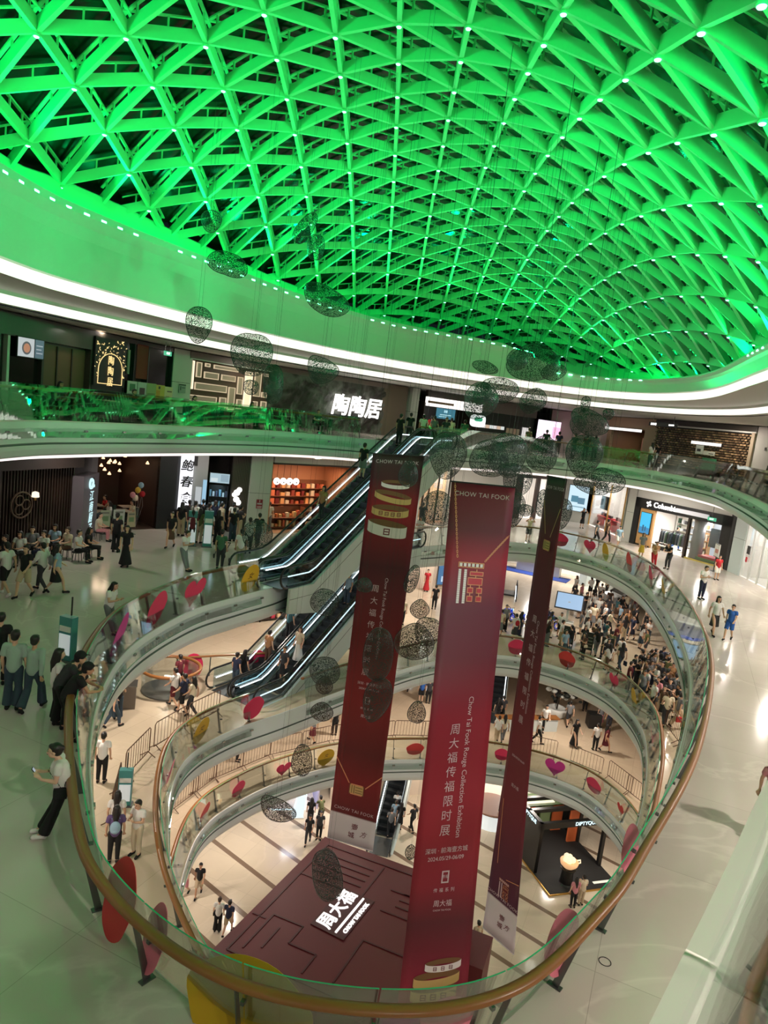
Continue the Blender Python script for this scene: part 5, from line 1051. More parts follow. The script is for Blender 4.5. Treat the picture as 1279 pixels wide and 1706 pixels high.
for i_, (c_, a_, b__, d_, r_, l_, be_, w_) in enumerate([
 ((-6.96, 24.00, 26.32), 0.465, 0.607, 0.372, 0.000, 'egg shaped wire pebble overlapping the upper light cove, the highest by the restaurant', 0, 0),
 ((-5.10, 24.00, 25.55), 0.691, 0.691, 0.552, 0.000, 'round wire pebble with a flat underside before the lattice wall', 0, 0),
 ((-4.45, 25.00, 24.66), 0.383, 0.681, 0.306, 0.087, 'dark slim wire pebble at the edge of the lattice wall', 0, 0),
 ((-2.69, 24.00, 25.27), 0.488, 0.448, 0.358, -0.349, 'heart shaped wire pebble before the stone mural', 0.3, 0),
 ((-6.42, 25.00, 28.54), 0.707, 0.374, 0.299, -0.209, 'flat wire pebble on the bright rim of the dome', 0, 0),
 ((-7.11, 25.00, 29.90), 0.371, 0.371, 0.297, 0.000, 'faint round wire pebble against the dome steel by the rim', 0, 0),
 ((-3.02, 26.00, 27.89), 0.978, 0.478, 0.382, -0.384, 'long flat wire pebble crossing the dome rim', 0, 0),
 ((-4.03, 26.00, 30.27), 0.279, 0.600, 0.223, -0.524, 'slim tilted wire pebble high among the dome struts', 0, 0),
 ((-3.58, 26.00, 29.67), 0.301, 0.430, 0.241, 0.000, 'small upright wire pebble under the tilted one among the dome struts', 0, 0),
 ((4.74, 26.00, 26.57), 0.920, 0.679, 0.543, 0.140, 'biggest wire pebble against the green fascia', 0, 0),
 ((3.99, 25.00, 26.55), 0.358, 0.400, 0.286, 0.000, 'small wire pebble inside the outline of the biggest one', 0, 0),
 ((5.74, 27.00, 26.42), 0.455, 0.319, 0.255, 0.262, 'wire pebble peeking out behind the biggest one', 0, 0),
 ((2.93, 25.00, 25.23), 0.276, 0.424, 0.221, -0.262, 'slim wire pebble beside the round one under the fascia', 0, 0),
 ((3.66, 26.00, 25.46), 0.639, 0.463, 0.370, 0.000, 'round wire pebble crossing the white cove light, beside two slimmer ones', 0, 0),
 ((2.79, 24.00, 24.93), 0.530, 0.632, 0.424, -0.436, 'tilted wire pebble over the drinks shop header', 0, 0),
 ((4.94, 26.00, 25.22), 0.551, 0.397, 0.318, 0.698, 'leaning wire pebble alone in front of the cove lights', 0, 0),
 ((3.14, 27.00, 26.29), 0.456, 0.228, 0.182, -0.175, 'thin wire pebble on the dome rim over the slot lights', 0, 0),
 ((6.86, 26.00, 25.34), 0.176, 0.287, 0.141, 0.000, 'tiny upright wire pebble topping the stacked group', 0, 0),
 ((6.84, 25.00, 24.69), 0.659, 0.425, 0.340, -0.349, 'wide wire pebble in the stacked group under the tiny one', 0, 0),
 ((7.75, 26.00, 25.08), 0.221, 0.199, 0.159, 0.000, 'tiny round wire pebble at the shoulder of the stacked group', 0, 0),
 ((6.95, 27.00, 24.57), 0.299, 0.368, 0.239, 0.000, 'small wire pebble half behind the wide one of the stacked group', 0, 0),
 ((2.02, 25.00, 22.93), 0.602, 0.838, 0.481, 0.000, 'tall oval wire pebble over the necklace banner corner', 0, 0),
 ((3.51, 25.00, 22.96), 0.730, 0.645, 0.516, 0.000, 'big dark wire pebble of the cluster over the necklace banner', 0, 0),
 ((3.96, 24.00, 23.25), 0.700, 0.700, 0.560, -0.175, 'darkest wire pebble of the cluster over the necklace banner', 0, 0),
 ((3.93, 23.00, 22.78), 0.396, 0.238, 0.190, 0.175, 'small dark wire pebble inside the dark cluster', 0, 0),
 ((4.81, 26.00, 22.26), 0.538, 0.538, 0.431, 0.000, 'wire pebble hanging under the dark cluster', 0, 0),
 ((5.57, 26.00, 23.32), 0.602, 0.669, 0.482, -0.087, 'wire pebble before the pink screen', 0, 0),
 ((6.82, 25.00, 23.51), 0.664, 0.771, 0.531, 0.000, 'tall dark wire pebble under the stacked group', 0, 0),
 ((7.51, 24.00, 22.75), 0.599, 0.372, 0.297, -0.209, 'bean shaped wire pebble under the top floor edge', 0.3, 0),
 ((7.56, 26.00, 22.42), 0.672, 0.358, 0.287, -0.175, 'pale wire pebble behind the bean shaped one', 0, 0),
 ((0.62, 22.00, 22.32), 0.304, 0.418, 0.243, 0.000, 'oval wire pebble covering a corner of the gold rings on the banner', 0, 0),
 ((-4.51, 25.00, 19.21), 0.571, 0.483, 0.386, 0.524, 'grey wire pebble at the foot of the upper escalator', 0, 0),
 ((1.90, 25.00, 20.94), 0.608, 0.630, 0.487, 0.000, 'wire pebble before the cream display window, half hidden by the necklace banner', 0, 0),
 ((4.69, 25.00, 21.29), 0.347, 0.651, 0.278, 0.000, 'slim wire pebble by the necklace banner edge', 0, 0),
 ((5.47, 27.00, 21.06), 0.328, 0.234, 0.187, 0.000, 'little wire pebble between the necklace banner and the narrow banner', 0, 0),
 ((6.64, 26.00, 21.23), 0.361, 0.586, 0.289, 0.000, 'wire pebble peeking out behind the narrow banner', 0, 0),
 ((5.44, 24.00, 21.73), 0.249, 0.457, 0.200, 0.000, 'dark wire pebble touching the narrow banner top', 0, 0),
 ((1.16, 22.00, 18.96), 0.233, 0.466, 0.186, -0.209, 'slim wire pebble at the edge of the gold rings banner', 0, 0),
 ((1.68, 24.00, 17.44), 0.341, 0.362, 0.273, 0.000, 'small dense wire pebble between the two big banners', 0, 1),
 ((1.57, 23.00, 16.54), 0.617, 0.658, 0.494, 0.000, 'round wire pebble between the two big banners, lower one', 0, 1),
 ((2.15, 25.00, 16.35), 0.491, 0.535, 0.392, 0.000, 'wire pebble half hidden behind the necklace banner', 0, 1),
 ((-0.34, 22.00, 18.57), 0.253, 0.234, 0.187, 0.000, 'small dark wire pebble over the edge of the gold rings banner', 0, 0),
 ((0.38, 22.00, 16.31), 0.553, 0.869, 0.442, 0.000, 'large dark wire pebble covering lettering on the gold rings banner', 0, 0),
 ((0.53, 22.00, 14.77), 0.438, 0.797, 0.351, -0.175, 'dark wire pebble below the large one on the gold rings banner', 0, 0),
 ((-1.70, 24.00, 17.27), 0.469, 0.512, 0.375, 0.349, 'smoky wire pebble over the lower escalator', 0, 0),
 ((-1.36, 23.00, 15.12), 0.477, 0.539, 0.382, -0.524, 'tilted wire pebble before the lower escalator side', 0, 0),
 ((-1.32, 23.00, 14.60), 0.291, 0.333, 0.233, 0.000, 'smaller wire pebble overlapping the tilted one at the lower escalator', 0, 1),
 ((-1.30, 23.00, 13.63), 0.356, 0.356, 0.285, 0.000, 'round wire pebble under the lower escalator', 0, 1),
 ((-1.80, 23.00, 11.75), 0.381, 0.571, 0.305, 0.000, 'brown egg shaped wire pebble before the second floor rail', 0, 1),
 ((-2.39, 22.00, 10.38), 0.614, 0.409, 0.328, -0.436, 'bean shaped wire pebble low over the ground floor', 0.35, 1),
 ((1.98, 23.00, 14.03), 0.313, 0.397, 0.250, 0.000, 'small bronze wire pebble at the necklace banner edge', 0, 1),
 ((2.33, 22.00, 9.44), 0.165, 0.288, 0.132, 0.000, 'half hidden wire pebble at the necklace banner, low over the booth', 0, 1),
 ((-0.36, 19.00, 10.39), 0.466, 0.788, 0.373, 0.262, 'dark blurred wire pebble over the booth roof', 0, 0),
 ((-5.43, 26.00, 24.47), 0.310, 0.266, 0.213, 0.000, 'bluish small wire pebble low before the lattice wall', 0, 0)]):
    pebble(c_, a_, b__, d_, r_, l_, be_, bool(w_), i_)
# =================================================================== PEOPLE: one continuous body per pose, clothes and hair as parts
def remesh(b, name, vox, smooth=2):
    me = bpy.data.meshes.new(name); me.from_pydata(b.v, [], b.f); o = bpy.data.objects.new(name, me); COL.objects.link(o)
    m = o.modifiers.new('r', 'REMESH'); m.mode = 'VOXEL'; m.voxel_size = vox
    if smooth: q = o.modifiers.new('s', 'SMOOTH'); q.iterations = smooth; q.factor = .5
    dg = bpy.context.evaluated_depsgraph_get(); r = bpy.data.meshes.new_from_object(o.evaluated_get(dg)); bpy.data.objects.remove(o); bpy.data.meshes.remove(me)
    r.name = name; r.polygons.foreach_set('use_smooth', [True] * len(r.polygons)); r.materials.clear(); r.materials.append(None); return r
def limb(b, pts, rs, n=10):
    """tapered limb with rounded ends"""
    b.tube(pts, rs, n)
    b.ball(pts[0], rs[0], 10); b.ball(pts[-1], rs[-1], 10)
    for p, r in list(zip(pts, rs))[1:-1]: b.ball(p, r, 10)
def V(*a): return Vector(a)
BASE = dict(pel=V(0, 0, .95), waist=V(0, 0, 1.1), chest=V(0, .01, 1.3), neck=V(0, 0, 1.47), head=V(0, .02, 1.62),
            shL=V(-.175, 0, 1.42), elL=V(-.235, -.02, 1.14), wrL=V(-.235, .06, .9), haL=V(-.23, .1, .82), shR=V(.175, 0, 1.42), elR=V(.235, -.02, 1.14), wrR=V(.235, .06, .9), haR=V(.23, .1, .82),
            hiL=V(-.09, 0, .92), knL=V(-.1, .02, .5), anL=V(-.1, -.02, .09), toL=V(-.12, .14, .03), hiR=V(.09, 0, .92), knR=V(.1, .02, .5), anR=V(.1, -.02, .09), toR=V(.12, .14, .03))
POSES = {'stand': {}}
POSES['walk'] = dict(elL=V(-.23, .08, 1.16), wrL=V(-.2, .26, 1.0), haL=V(-.19, .33, .96), elR=V(.24, -.12, 1.16), wrR=V(.24, -.14, .9), haR=V(.24, -.12, .82), knL=V(-.1, -.02, .5), anL=V(-.1, -.3, .16), toL=V(-.1, -.2, .03), knR=V(.1, .2, .53), anR=V(.1, .26, .1), toR=V(.11, .42, .05))
POSES['phone'] = dict(elL=V(-.22, .06, 1.14), wrL=V(-.1, .26, 1.2), haL=V(-.05, .31, 1.25), elR=V(.24, .03, 1.13), wrR=V(.12, .27, 1.2), haR=V(.06, .31, 1.24), head=V(0, .07, 1.6))
POSES['photo'] = dict(elL=V(-.3, .12, 1.42), wrL=V(-.14, .28, 1.6), haL=V(-.08, .3, 1.67), elR=V(.3, .12, 1.42), wrR=V(.14, .28, 1.6), haR=V(.08, .3, 1.67))
POSES['lean'] = dict(pel=V(0, -.1, .94), waist=V(0, -.06, 1.08), chest=V(0, .06, 1.26), neck=V(0, .16, 1.4), head=V(0, .25, 1.52), shL=V(-.175, .12, 1.37), shR=V(.175, .12, 1.37), elL=V(-.24, .28, 1.14), wrL=V(-.1, .46, 1.12), haL=V(-.02, .5, 1.12), elR=V(.24, .28, 1.14), wrR=V(.12, .46, 1.1), haR=V(.04, .5, 1.1), hiL=V(-.09, -.1, .91), hiR=V(.09, -.1, .91))
POSES['sit'] = dict(pel=V(0, 0, .5), waist=V(0, -.02, .65), chest=V(0, 0, .87), neck=V(0, .01, 1.03), head=V(0, .05, 1.18), shL=V(-.175, 0, .98), shR=V(.175, 0, .98), elL=V(-.24, .08, .74), wrL=V(-.12, .3, .68), haL=V(-.07, .36, .69), elR=V(.24, .08, .74), wrR=V(.13, .3, .68), haR=V(.08, .36, .69), hiL=V(-.09, .02, .48), hiR=V(.09, .02, .48), knL=V(-.12, .44, .5), knR=V(.12, .44, .5), anL=V(-.12, .42, .09), anR=V(.12, .46, .09), toL=V(-.12, .58, .03), toR=V(.12, .62, .03))
POSES['rail'] = dict(pel=V(0, 0, .93), waist=V(0, .03, 1.08), chest=V(0, .07, 1.28), neck=V(0, .1, 1.44), head=V(0, .17, 1.57), shL=V(-.17, .07, 1.39), shR=V(.17, .07, 1.39), elL=V(-.2, .1, 1.12), wrL=V(-.12, .34, 1.14), haL=V(-.08, .4, 1.2), elR=V(.21, .14, 1.12), wrR=V(.1, .34, 1.16), haR=V(.04, .4, 1.21), hiL=V(-.09, 0, .91), hiR=V(.09, 0, .91), knL=V(-.09, .1, .52), anL=V(-.07, .26, .1), toL=V(-.07, .42, .05), knR=V(.1, .12, .52), anR=V(.1, .3, .1), toR=V(.1, .46, .06))
def joints(p): j = dict(BASE); j.update(POSES[p]); return j
def hand(b, wr, ha, inward):
    d = (ha - wr).normalized(); s = d.cross(V(0, 0, 1) if abs(d.z) < .85 else V(0, 1, 0)).normalized(); nrm = s.cross(d)
    limb(b, [wr, wr.lerp(ha, .6), ha], [.026, .034, .033], 8)
    for k, (o, L) in enumerate(((-.031, .062), (-.0105, .075), (.0105, .07), (.031, .052))):
        a = ha + s * o + d * .012; m = a + d * L * .55 + s * o * .15; e = m + (d * .75 + nrm * .5 * inward).normalized() * L * .5
        limb(b, [a, m, e], [.0105, .0098, .0085], 6)
    th = wr.lerp(ha, .55) + s * (.03 if inward > 0 else -.03); q = th + (s * (.03 if inward > 0 else -.03) + d * .035); limb(b, [th, q, q + d * .028 + nrm * .012 * inward], [.014, .012, .0095], 6)
def body_mesh(pose):
    j = joints(pose); b = MB()
    limb(b, [j['pel'], j['waist'], j['chest'], j['chest'].lerp(j['neck'], .6)], [.125, .115, .125, .085], 14)
    for s in 'LR':
        b.ball(j['hi' + s] + V(0, 0, .0), .1, 10)
        limb(b, [j['chest'].lerp(j['neck'], .55), j['sh' + s]], [.075, .058], 10)
        limb(b, [j['sh' + s], j['sh' + s].lerp(j['el' + s], .45), j['el' + s]], [.054, .047, .037], 10); limb(b, [j['el' + s], j['el' + s].lerp(j['wr' + s], .35), j['wr' + s]], [.037, .038, .025], 10)
        hand(b, j['wr' + s], j['ha' + s], 1 if s == 'R' else -1)
        limb(b, [j['hi' + s], j['hi' + s].lerp(j['kn' + s], .4), j['kn' + s]], [.088, .078, .052], 10); limb(b, [j['kn' + s], j['kn' + s].lerp(j['an' + s], .35), j['an' + s]], [.052, .054, .034], 10)
        limb(b, [j['an' + s], j['to' + s]], [.038, .03], 8)
    limb(b, [j['chest'].lerp(j['neck'], .7), j['neck'], j['neck'].lerp(j['head'], .5)], [.06, .048, .046], 10)
    h = j['head']; b.ball(h + V(0, -.01, .04), .088, 14, 0, (1, 1.12, 1.12)); b.ball(h + V(0, .018, -.035), .066, 12, 0, (1, 1.1, 1.15)); b.ball(h + V(0, .055, -.075), .028, 8)
    limb(b, [h + V(0, .09, .025), h + V(0, .108, -.015)], [.011, .016], 6)
    for s in (-1, 1): b.ball(h + V(s * .088, -.005, .0), .022, 8, 0, (.5, .9, 1.3)); b.ball(h + V(s * .033, .088, .035), .014, 6)
    b.ball(h + V(0, .09, -.042), .016, 6, 0, (1.5, .7, .6))
    return remesh(b, 'body_' + pose, .0115, 2)
def top_mesh(pose, sleeve=.55, loose=.022, hem=.0):
    j = joints(pose); b = MB(); lo = j['pel'] + V(0, 0, .02 - hem)
    limb(b, [lo, j['waist'], j['chest'], j['chest'].lerp(j['neck'], .55)], [.135 + loose, .127 + loose, .135 + loose, .088], 14)
    for s in 'LR':
        limb(b, [j['chest'].lerp(j['neck'], .5), j['sh' + s]], [.085, .068], 10)
        if sleeve <= 1: e = j['sh' + s].lerp(j['el' + s], sleeve); b.tube([j['sh' + s], e], [.066 + loose * .5, .06 + loose * .6], 10)
        else: limb(b, [j['sh' + s], j['el' + s], j['el' + s].lerp(j['wr' + s], .85)], [.066 + loose * .4, .054 + loose * .3, .042 + loose * .2], 10)
    return remesh(b, 'top_' + pose, .016, 3)
def bottom_mesh(pose, kind):
    j = joints(pose); b = MB()
    limb(b, [j['pel'] + V(0, 0, .1), j['pel']], [.133, .143], 14)
    if kind in ('skirt', 'dress') and pose != 'sit':
        zl = .42 if kind == 'skirt' else .12; p = j['pel']; w = .2 if kind == 'skirt' else .27
        mid = (j['anL'] + j['anR']) / 2; t = (p.z - zl) / p.z; q = p.lerp(V(mid.x, mid.y, 0), t); b.tube([p + V(0, 0, .06), p.lerp(q, .4), q], [.14, .17, w], 18); return remesh(b, kind + '_' + pose, .018, 3)
    for s in 'LR':
        k = .78 if kind == 'shorts' else 1
        if kind in ('shorts', 'skirt', 'dress'): b.tube([j['hi' + s], j['hi' + s].lerp(j['kn' + s], .95)], [.11, .1], 12); b.ball(j['hi' + s], .11, 10)
        else:
            b.ball(j['hi' + s], .108, 10); b.tube([j['hi' + s], j['kn' + s], j['kn' + s].lerp(j['an' + s], .92)], [.106, .078, .07 if kind == 'wide' else .058], 12)
            if kind == 'wide': b.tube([j['kn' + s], j['kn' + s].lerp(j['an' + s], .95)], [.085, .105], 12)
    return remesh(b, kind + '_' + pose, .016, 3)
def shoe_mesh(pose):
    j = joints(pose); b = MB()
    for s in 'LR': limb(b, [j['an' + s] + V(0, 0, -.03), j['to' + s]], [.05, .042], 10); limb(b, [j['an' + s] + V(0, -.02, -.05), j['an' + s] + V(0, -.02, -.02)], [.042, .045], 8)
    return remesh(b, 'shoes_' + pose, .012, 1)
def hair_mesh(pose, kind):
    j = joints(pose); h = j['head']; b = MB()
    b.ball(h + V(0, -.03, .055), .098, 14, 0, (1, 1.08, 1.08)); b.ball(h + V(0, -.055, .0), .082, 12)
    b.ball(h + V(0, .045, .105), .05, 10, 0, (1.3, 1, .7))
    if kind == 'long':
        nk = j['neck']; limb(b, [h + V(0, -.06, .02), nk + V(0, -.09, -.02), nk + V(0, -.11, -.22)], [.088, .085, .05], 12)
        for s in (-1, 1): limb(b, [h + V(s * .07, -.01, .06), h + V(s * .085, -.02, -.08), nk + V(s * .08, -.04, -.1)], [.035, .035, .02], 8)
    if kind == 'bun': b.ball(h + V(0, -.12, .06), .05, 10)
    if kind == 'tail': limb(b, [h + V(0, -.11, .05), h + V(0, -.17, -.03), h + V(0, -.15, -.16)], [.035, .04, .015], 8)
    if kind == 'cap': b.ball(h + V(0, -.01, .075), .108, 14, 0, (1, 1.1, .95)); limb(b, [h + V(-.05, .08, .085), h + V(0, .17, .075), h + V(.05, .08, .085)], [.014, .014, .014], 6)
    return remesh(b, 'hair_' + kind, .013, 2)
_MC = {}
def mesh_of(fn, *a):
    k = (fn.__name__,) + a
    if k not in _MC: _MC[k] = fn(*a)
    return _MC[k]
def face_mesh(pose):
    h = joints(pose)['head']; b = MB()
    for s in (-1, 1): b.ball(h + V(s * .033, .094, .022), .011, 8, 0, (1.4, .6, .8)); b.bar(h + V(s * .05, .096, .048), h + V(s * .018, .1, .05), .006, .007)
    b.bar(h + V(-.022, .102, -.043), h + V(.022, .102, -.043), .006, .008, mi=1)
    me = bpy.data.meshes.new('face_' + pose); me.from_pydata(b.v, [], b.f); me.materials.append(mat('dark_eye', (.015, .012, .01), .3)); me.materials.append(mat('lip', srgb(150, 76, 70), .5)); me.polygons.foreach_set('material_index', b.m); return me
SKINS = [mat('skin_tone_a', srgb(214, 170, 140), .5), mat('skin_tone_b', srgb(200, 152, 120), .5), mat('skin_tone_c', srgb(226, 184, 156), .5)]
CLOTH = {}
CC_ = dict(white=(232, 230, 224), black=(22, 22, 24), grey=(120, 122, 124), sage=(160, 182, 168), navy=(34, 40, 64), jeans=(52, 68, 82), beige=(190, 170, 140), blue=(44, 92, 170), red=(180, 36, 44), maroon=(96, 30, 40), pink=(214, 140, 150), tan=(176, 130, 90), brown=(92, 66, 50), green=(70, 110, 84), orange=(206, 126, 46), yellow=(206, 170, 60), purple=(96, 76, 120), teal=(60, 104, 112), cream=(222, 208, 180), charcoal=(54, 54, 58), lightblue=(150, 180, 200), olive=(96, 100, 62))
def cloth(c): 
    if c not in CLOTH: CLOTH[c] = mat('cloth_' + c, srgb(*CC_[c]), .85)
    return CLOTH[c]
M_HAIR = mat('black_hair', (.012, .010, .009), .45); M_HAIRB = mat('brown_hair', srgb(58, 38, 28), .45)
def part(parent, name, me, m):
    o = bpy.data.objects.new(name, me); COL.objects.link(o); o.parent = parent
    if len(o.material_slots): o.material_slots[0].link = 'OBJECT'; o.material_slots[0].material = m
    return o
def bag_mesh(kind, pose):
    j = joints(pose); b = MB(); c = j['chest']; p = j['pel']
    if kind == 'backpack': b.ball(c + V(0, -.2, -.1), .15, 12, 0, (1, .6, 1.3)); b.ball(c + V(0, -.24, -.18), .1, 10, 0, (1, .6, .7)); [b.tube([c + V(s * .1, -.1, .1), c + V(s * .11, .02, .17), c + V(s * .11, .14, .02), c + V(s * .1, .05, -.15)], .018, 6) for s in (-1, 1)]
    elif kind == 'crossbag': b.box((p.x - .2, p.y + .02, p.z - .02), (.08, .22, .17)); b.tube([p + V(-.2, .0, .06), c + V(-.05, .17, -.02), c + V(.14, .05, .14), c + V(.05, -.17, 0), p + V(-.2, -.03, .06)], .011, 6)
    else: h = j['haR']; b.box((h.x, h.y, h.z - .28), (.1, .26, .26)); b.tube([h + V(0, -.09, -.15), h + V(0, 0, .0), h + V(0, .09, -.15)], .01, 6)
    return remesh(b, kind + '_' + pose, .014, 1)
SEATS = []
def person(x, y, z, face, pose, top, bottom, bk, label, hair='short', h=1.7, sleeve=.55, shoes='black', bag=None, bagc='black', group=None, seed=0, phone=False):
    """face: compass of the gaze in radians, 0 = away from the viewer (+y), counter-clockwise"""
    o = bpy.data.objects.new('person', mesh_of(body_mesh, pose)); COL.objects.link(o); o.location = (x, y, z); o.rotation_euler = (0, 0, face); s = h / 1.73; o.scale = (s * (1 if h > 1.4 else 1.06), s, s)
    o.material_slots[0].link = 'OBJECT'; o.material_slots[0].material = SKINS[seed % 3]
    tag(o, label, 'person', group)
    if pose == 'sit': SEATS.append((x, y, z, face, label))
    part(o, 'top', mesh_of(top_mesh, pose, sleeve), cloth(top))
    part(o, {'shorts': 'shorts', 'skirt': 'skirt', 'dress': 'dress'}.get(bk, 'trousers'), mesh_of(bottom_mesh, pose, bk), cloth(bottom))
    part(o, 'shoes', mesh_of(shoe_mesh, pose), cloth(shoes)); part(o, 'cap' if hair == 'cap' else 'hair', mesh_of(hair_mesh, pose, hair), cloth('black') if hair == 'cap' else (M_HAIRB if seed % 7 == 5 else M_HAIR))
    f = bpy.data.objects.new('face', mesh_of(face_mesh, pose)); COL.objects.link(f); f.parent = o
    if bag: part(o, 'backpack' if bag == 'backpack' else 'bag', mesh_of(bag_mesh, bag, pose), cloth(bagc))
    if phone:
        j = joints(pose); p = (j['haL'] + j['haR']) / 2 + V(0, .05, .03); M = o.rotation_euler.to_matrix() @ Matrix.Diagonal(o.scale); q = o.location + M @ p
        t = thing('phone', q, 'dark phone in the hands of the person in the black pinafore', 'phone', face); bx(-.038, .038, -.006, .006, -.07, .07).build('body', M_BLACK, t); bx(-.034, .034, -.0075, -.006, -.062, .062).build('display', emis('phone_glow', (.6, .7, .8), .6), t); t.rotation_euler = (radians(-35), 0, face)
    return o
# ------------------------------------------------------------------ everybody, one line each
def Q(x, y, z, f, p, t, b, k, label, **o): return person(x, y, z, f, p, t, b, k, label[1:] if label[0] == "!" else "person " + label, **o)
Q(-4.57,10.34,Z4,1.90,'rail','white','black','wide','in black pinafore over a white blouse leaning on the rail with a phone',hair='bun',h=1.62,shoes='white',bag='crossbag',seed=2,phone=True)
Q(-5.80,13.35,Z4,-1.20,'lean','black','black','wide','all in black with a black cap bending over the wooden rail',hair='cap',h=1.72,seed=1)
Q(-6.17,13.82,Z4,-1.20,'lean','charcoal','black','trousers','in charcoal with a dark cap behind the one bending over the rail',hair='cap',h=1.74)
Q(-6.42,13.96,Z4,-1.00,'stand','white','black','wide','with long black hair and white top standing by the wooden rail',hair='long',h=1.64,shoes='black',bag='crossbag',seed=2)
Q(-7.55,14.33,Z4,0.15,'stand','sage','jeans','wide','in a loose pale sage shirt and wide jeans seen from behind',h=1.78,sleeve=0.8)
Q(-7.15,14.38,Z4,0.00,'walk','sage','jeans','wide','in a hooded sage top and jeans next to the one in the loose shirt',h=1.7,sleeve=1.5,seed=1)
Q(-8.49,15.46,Z4,0.20,'stand','black','black','trousers','in black cut off by the picture edge ahead of the sage shirts',h=1.72)
Q(-7.64,19.60,Z4,-1.80,'rail','white','grey','trousers','with dark hair in a white top watching from behind the glass',hair='long',h=1.6)
Q(-11.93,21.87,Z4,1.20,'walk','white','black','shorts','in a white T-shirt and black shorts walking past the seated diners',h=1.75,shoes='white')
Q(-11.33,21.92,Z4,3.00,'walk','black','beige','shorts','in a black T-shirt and beige shorts facing this way',h=1.72,bag='tote',bagc='white')
Q(-11.20,22.76,Z4,1.30,'walk','white','charcoal','trousers','in a white shirt and dark trousers striding behind the beige shorts',h=1.66,sleeve=1.5,hair='short')
Q(-10.71,22.75,Z4,-0.90,'walk','lightblue','black','skirt','in a pale blue shirt and black skirt carrying a bag',h=1.66,bag='backpack',bagc='grey',hair='long')
Q(-13.59,24.83,Z4,2.54,'sit','charcoal','black','trousers','in charcoal seated first in the row by the slat front',hair='short',seed=0)
Q(-13.52,25.68,Z4,3.14,'sit','white','black','trousers','in white seated in the row by the slat front',hair='long',seed=1)
Q(-13.61,26.73,Z4,3.54,'sit','grey','charcoal','trousers','in grey seated in the row by the slat front',hair='short',seed=2)
Q(-12.89,26.26,Z4,2.84,'sit','white','navy','trousers','in white and navy seated by the slat front',hair='short',seed=3)
Q(-13.13,27.61,Z4,3.14,'sit','lightblue','black','trousers','in pale blue seated by the slat front',hair='long',seed=4)
Q(-12.49,27.39,Z4,2.64,'sit','cream','brown','trousers','in cream seated near the sign pillar',hair='short',seed=5)
Q(-11.97,27.12,Z4,-1.60,'sit','white','black','trousers','in white holding a bag seated near the sign pillar',hair='short',seed=6)
Q(-11.83,27.78,Z4,-1.40,'sit','black','black','trousers','in black seated at the end of the bench by the sign pillar',hair='long',seed=7)
Q(-12.85,31.16,Z4,-1.50,'sit','cream','pink','trousers','in a cream top seated at the sign pillar foot',hair='short',seed=8)
Q(-10.06,27.19,Z4,3.34,'stand','black','black','dress','in a long black dress standing alone on the open floor',hair='long',h=1.66)
Q(-11.31,29.34,Z4,0.00,'stand','black','black','wide','all in black behind the long black dress',h=1.7)
Q(-9.63,31.49,Z4,3.14,'walk','black','brown','skirt','in a black top and brown skirt walking by the menu boards',h=1.64,hair='short')
Q(-7.91,27.71,Z4,-1.90,'rail','white','grey','trousers','in a white T-shirt looking over the glass beside the green cart',h=1.7)
Q(-10.00,34.23,Z4,-0.08,'stand','black','beige','wide','in black waiting at the cafe, nearest the white column sign',hair='long',seed=0)
Q(-9.92,35.17,Z4,0.49,'stand','charcoal','jeans','trousers','in charcoal waiting at the cafe, by the partition',hair='tail',seed=1)
Q(-9.57,35.06,Z4,-0.31,'stand','white','black','shorts','in white waiting at the cafe, at the bottle shelf',hair='tail',seed=2)
Q(-9.41,35.90,Z4,0.25,'walk','black','black','trousers','in black waiting at the cafe, under the blue screen',hair='short',seed=3)
Q(-8.85,35.03,Z4,-0.74,'walk','grey','black','shorts','in grey waiting at the cafe, beside the ribbed pier',hair='short',seed=4)
Q(-8.79,35.97,Z4,-0.10,'walk','navy','jeans','skirt','in navy waiting at the cafe, behind the front group',hair='tail',seed=5)
Q(-8.34,35.57,Z4,-0.79,'stand','cream','beige','skirt','in cream waiting at the cafe, in the middle',hair='tail',seed=6)
Q(-8.41,37.00,Z4,0.80,'stand','black','charcoal','skirt','in black waiting at the cafe, next to the neon cup',hair='long',seed=7)
Q(-7.87,36.26,Z4,0.02,'stand','white','black','trousers','in white waiting at the cafe, with back turned',hair='tail',seed=8)
Q(-7.38,35.52,Z4,-0.63,'phone','charcoal','beige','trousers','in charcoal waiting at the cafe, by the pale column',hair='short',seed=9)
Q(-7.44,34.45,Z4,0.56,'stand','black','jeans','wide','in black waiting at the cafe, at the outer edge',hair='short',seed=10)
Q(-8.77,33.10,Z4,-0.05,'stand','olive','beige','trousers','in olive waiting at the cafe, lowest of the group',hair='long',seed=11)
Q(-8.22,32.68,Z4,0.45,'phone','white','charcoal','trousers','in white waiting at the cafe, toward the escalator',hair='short',seed=12)
Q(-7.91,33.19,Z4,-0.27,'stand','black','black','wide','in black waiting at the cafe, closest to the green cart',hair='long',seed=13)
Q(-8.88,32.26,Z4,0.33,'stand','maroon','black','shorts','in maroon waiting at the cafe, next to the menu boards',hair='tail',seed=14)
Q(-6.17,32.20,Z4,0.30,'stand','white','black','trousers','in a white T-shirt in front of the pale column by the bakery',h=1.7)
Q(-6.61,28.65,Z4,0.00,'stand','green','charcoal','trousers','in dark green leaning on a pushchair by the escalator foot',h=1.68)
Q(-5.93,29.37,Z4,0.20,'stand','white','beige','trousers','in white next to the dark green shirt at the escalator foot',h=1.66)
Q(-6.35,38.29,Z4,0.00,'stand','white','grey','trousers','in white looking into the bakery',h=1.65)
Q(-6.03,33.77,Z4,0.40,'walk','black','black','trousers','in black passing the pale column at the bakery',h=1.7)
Q(14.36,27.30,Z4,2.44,'walk','blue','blue','shorts','(child) in a bright blue shirt and shorts on the pale floor',h=1.45)
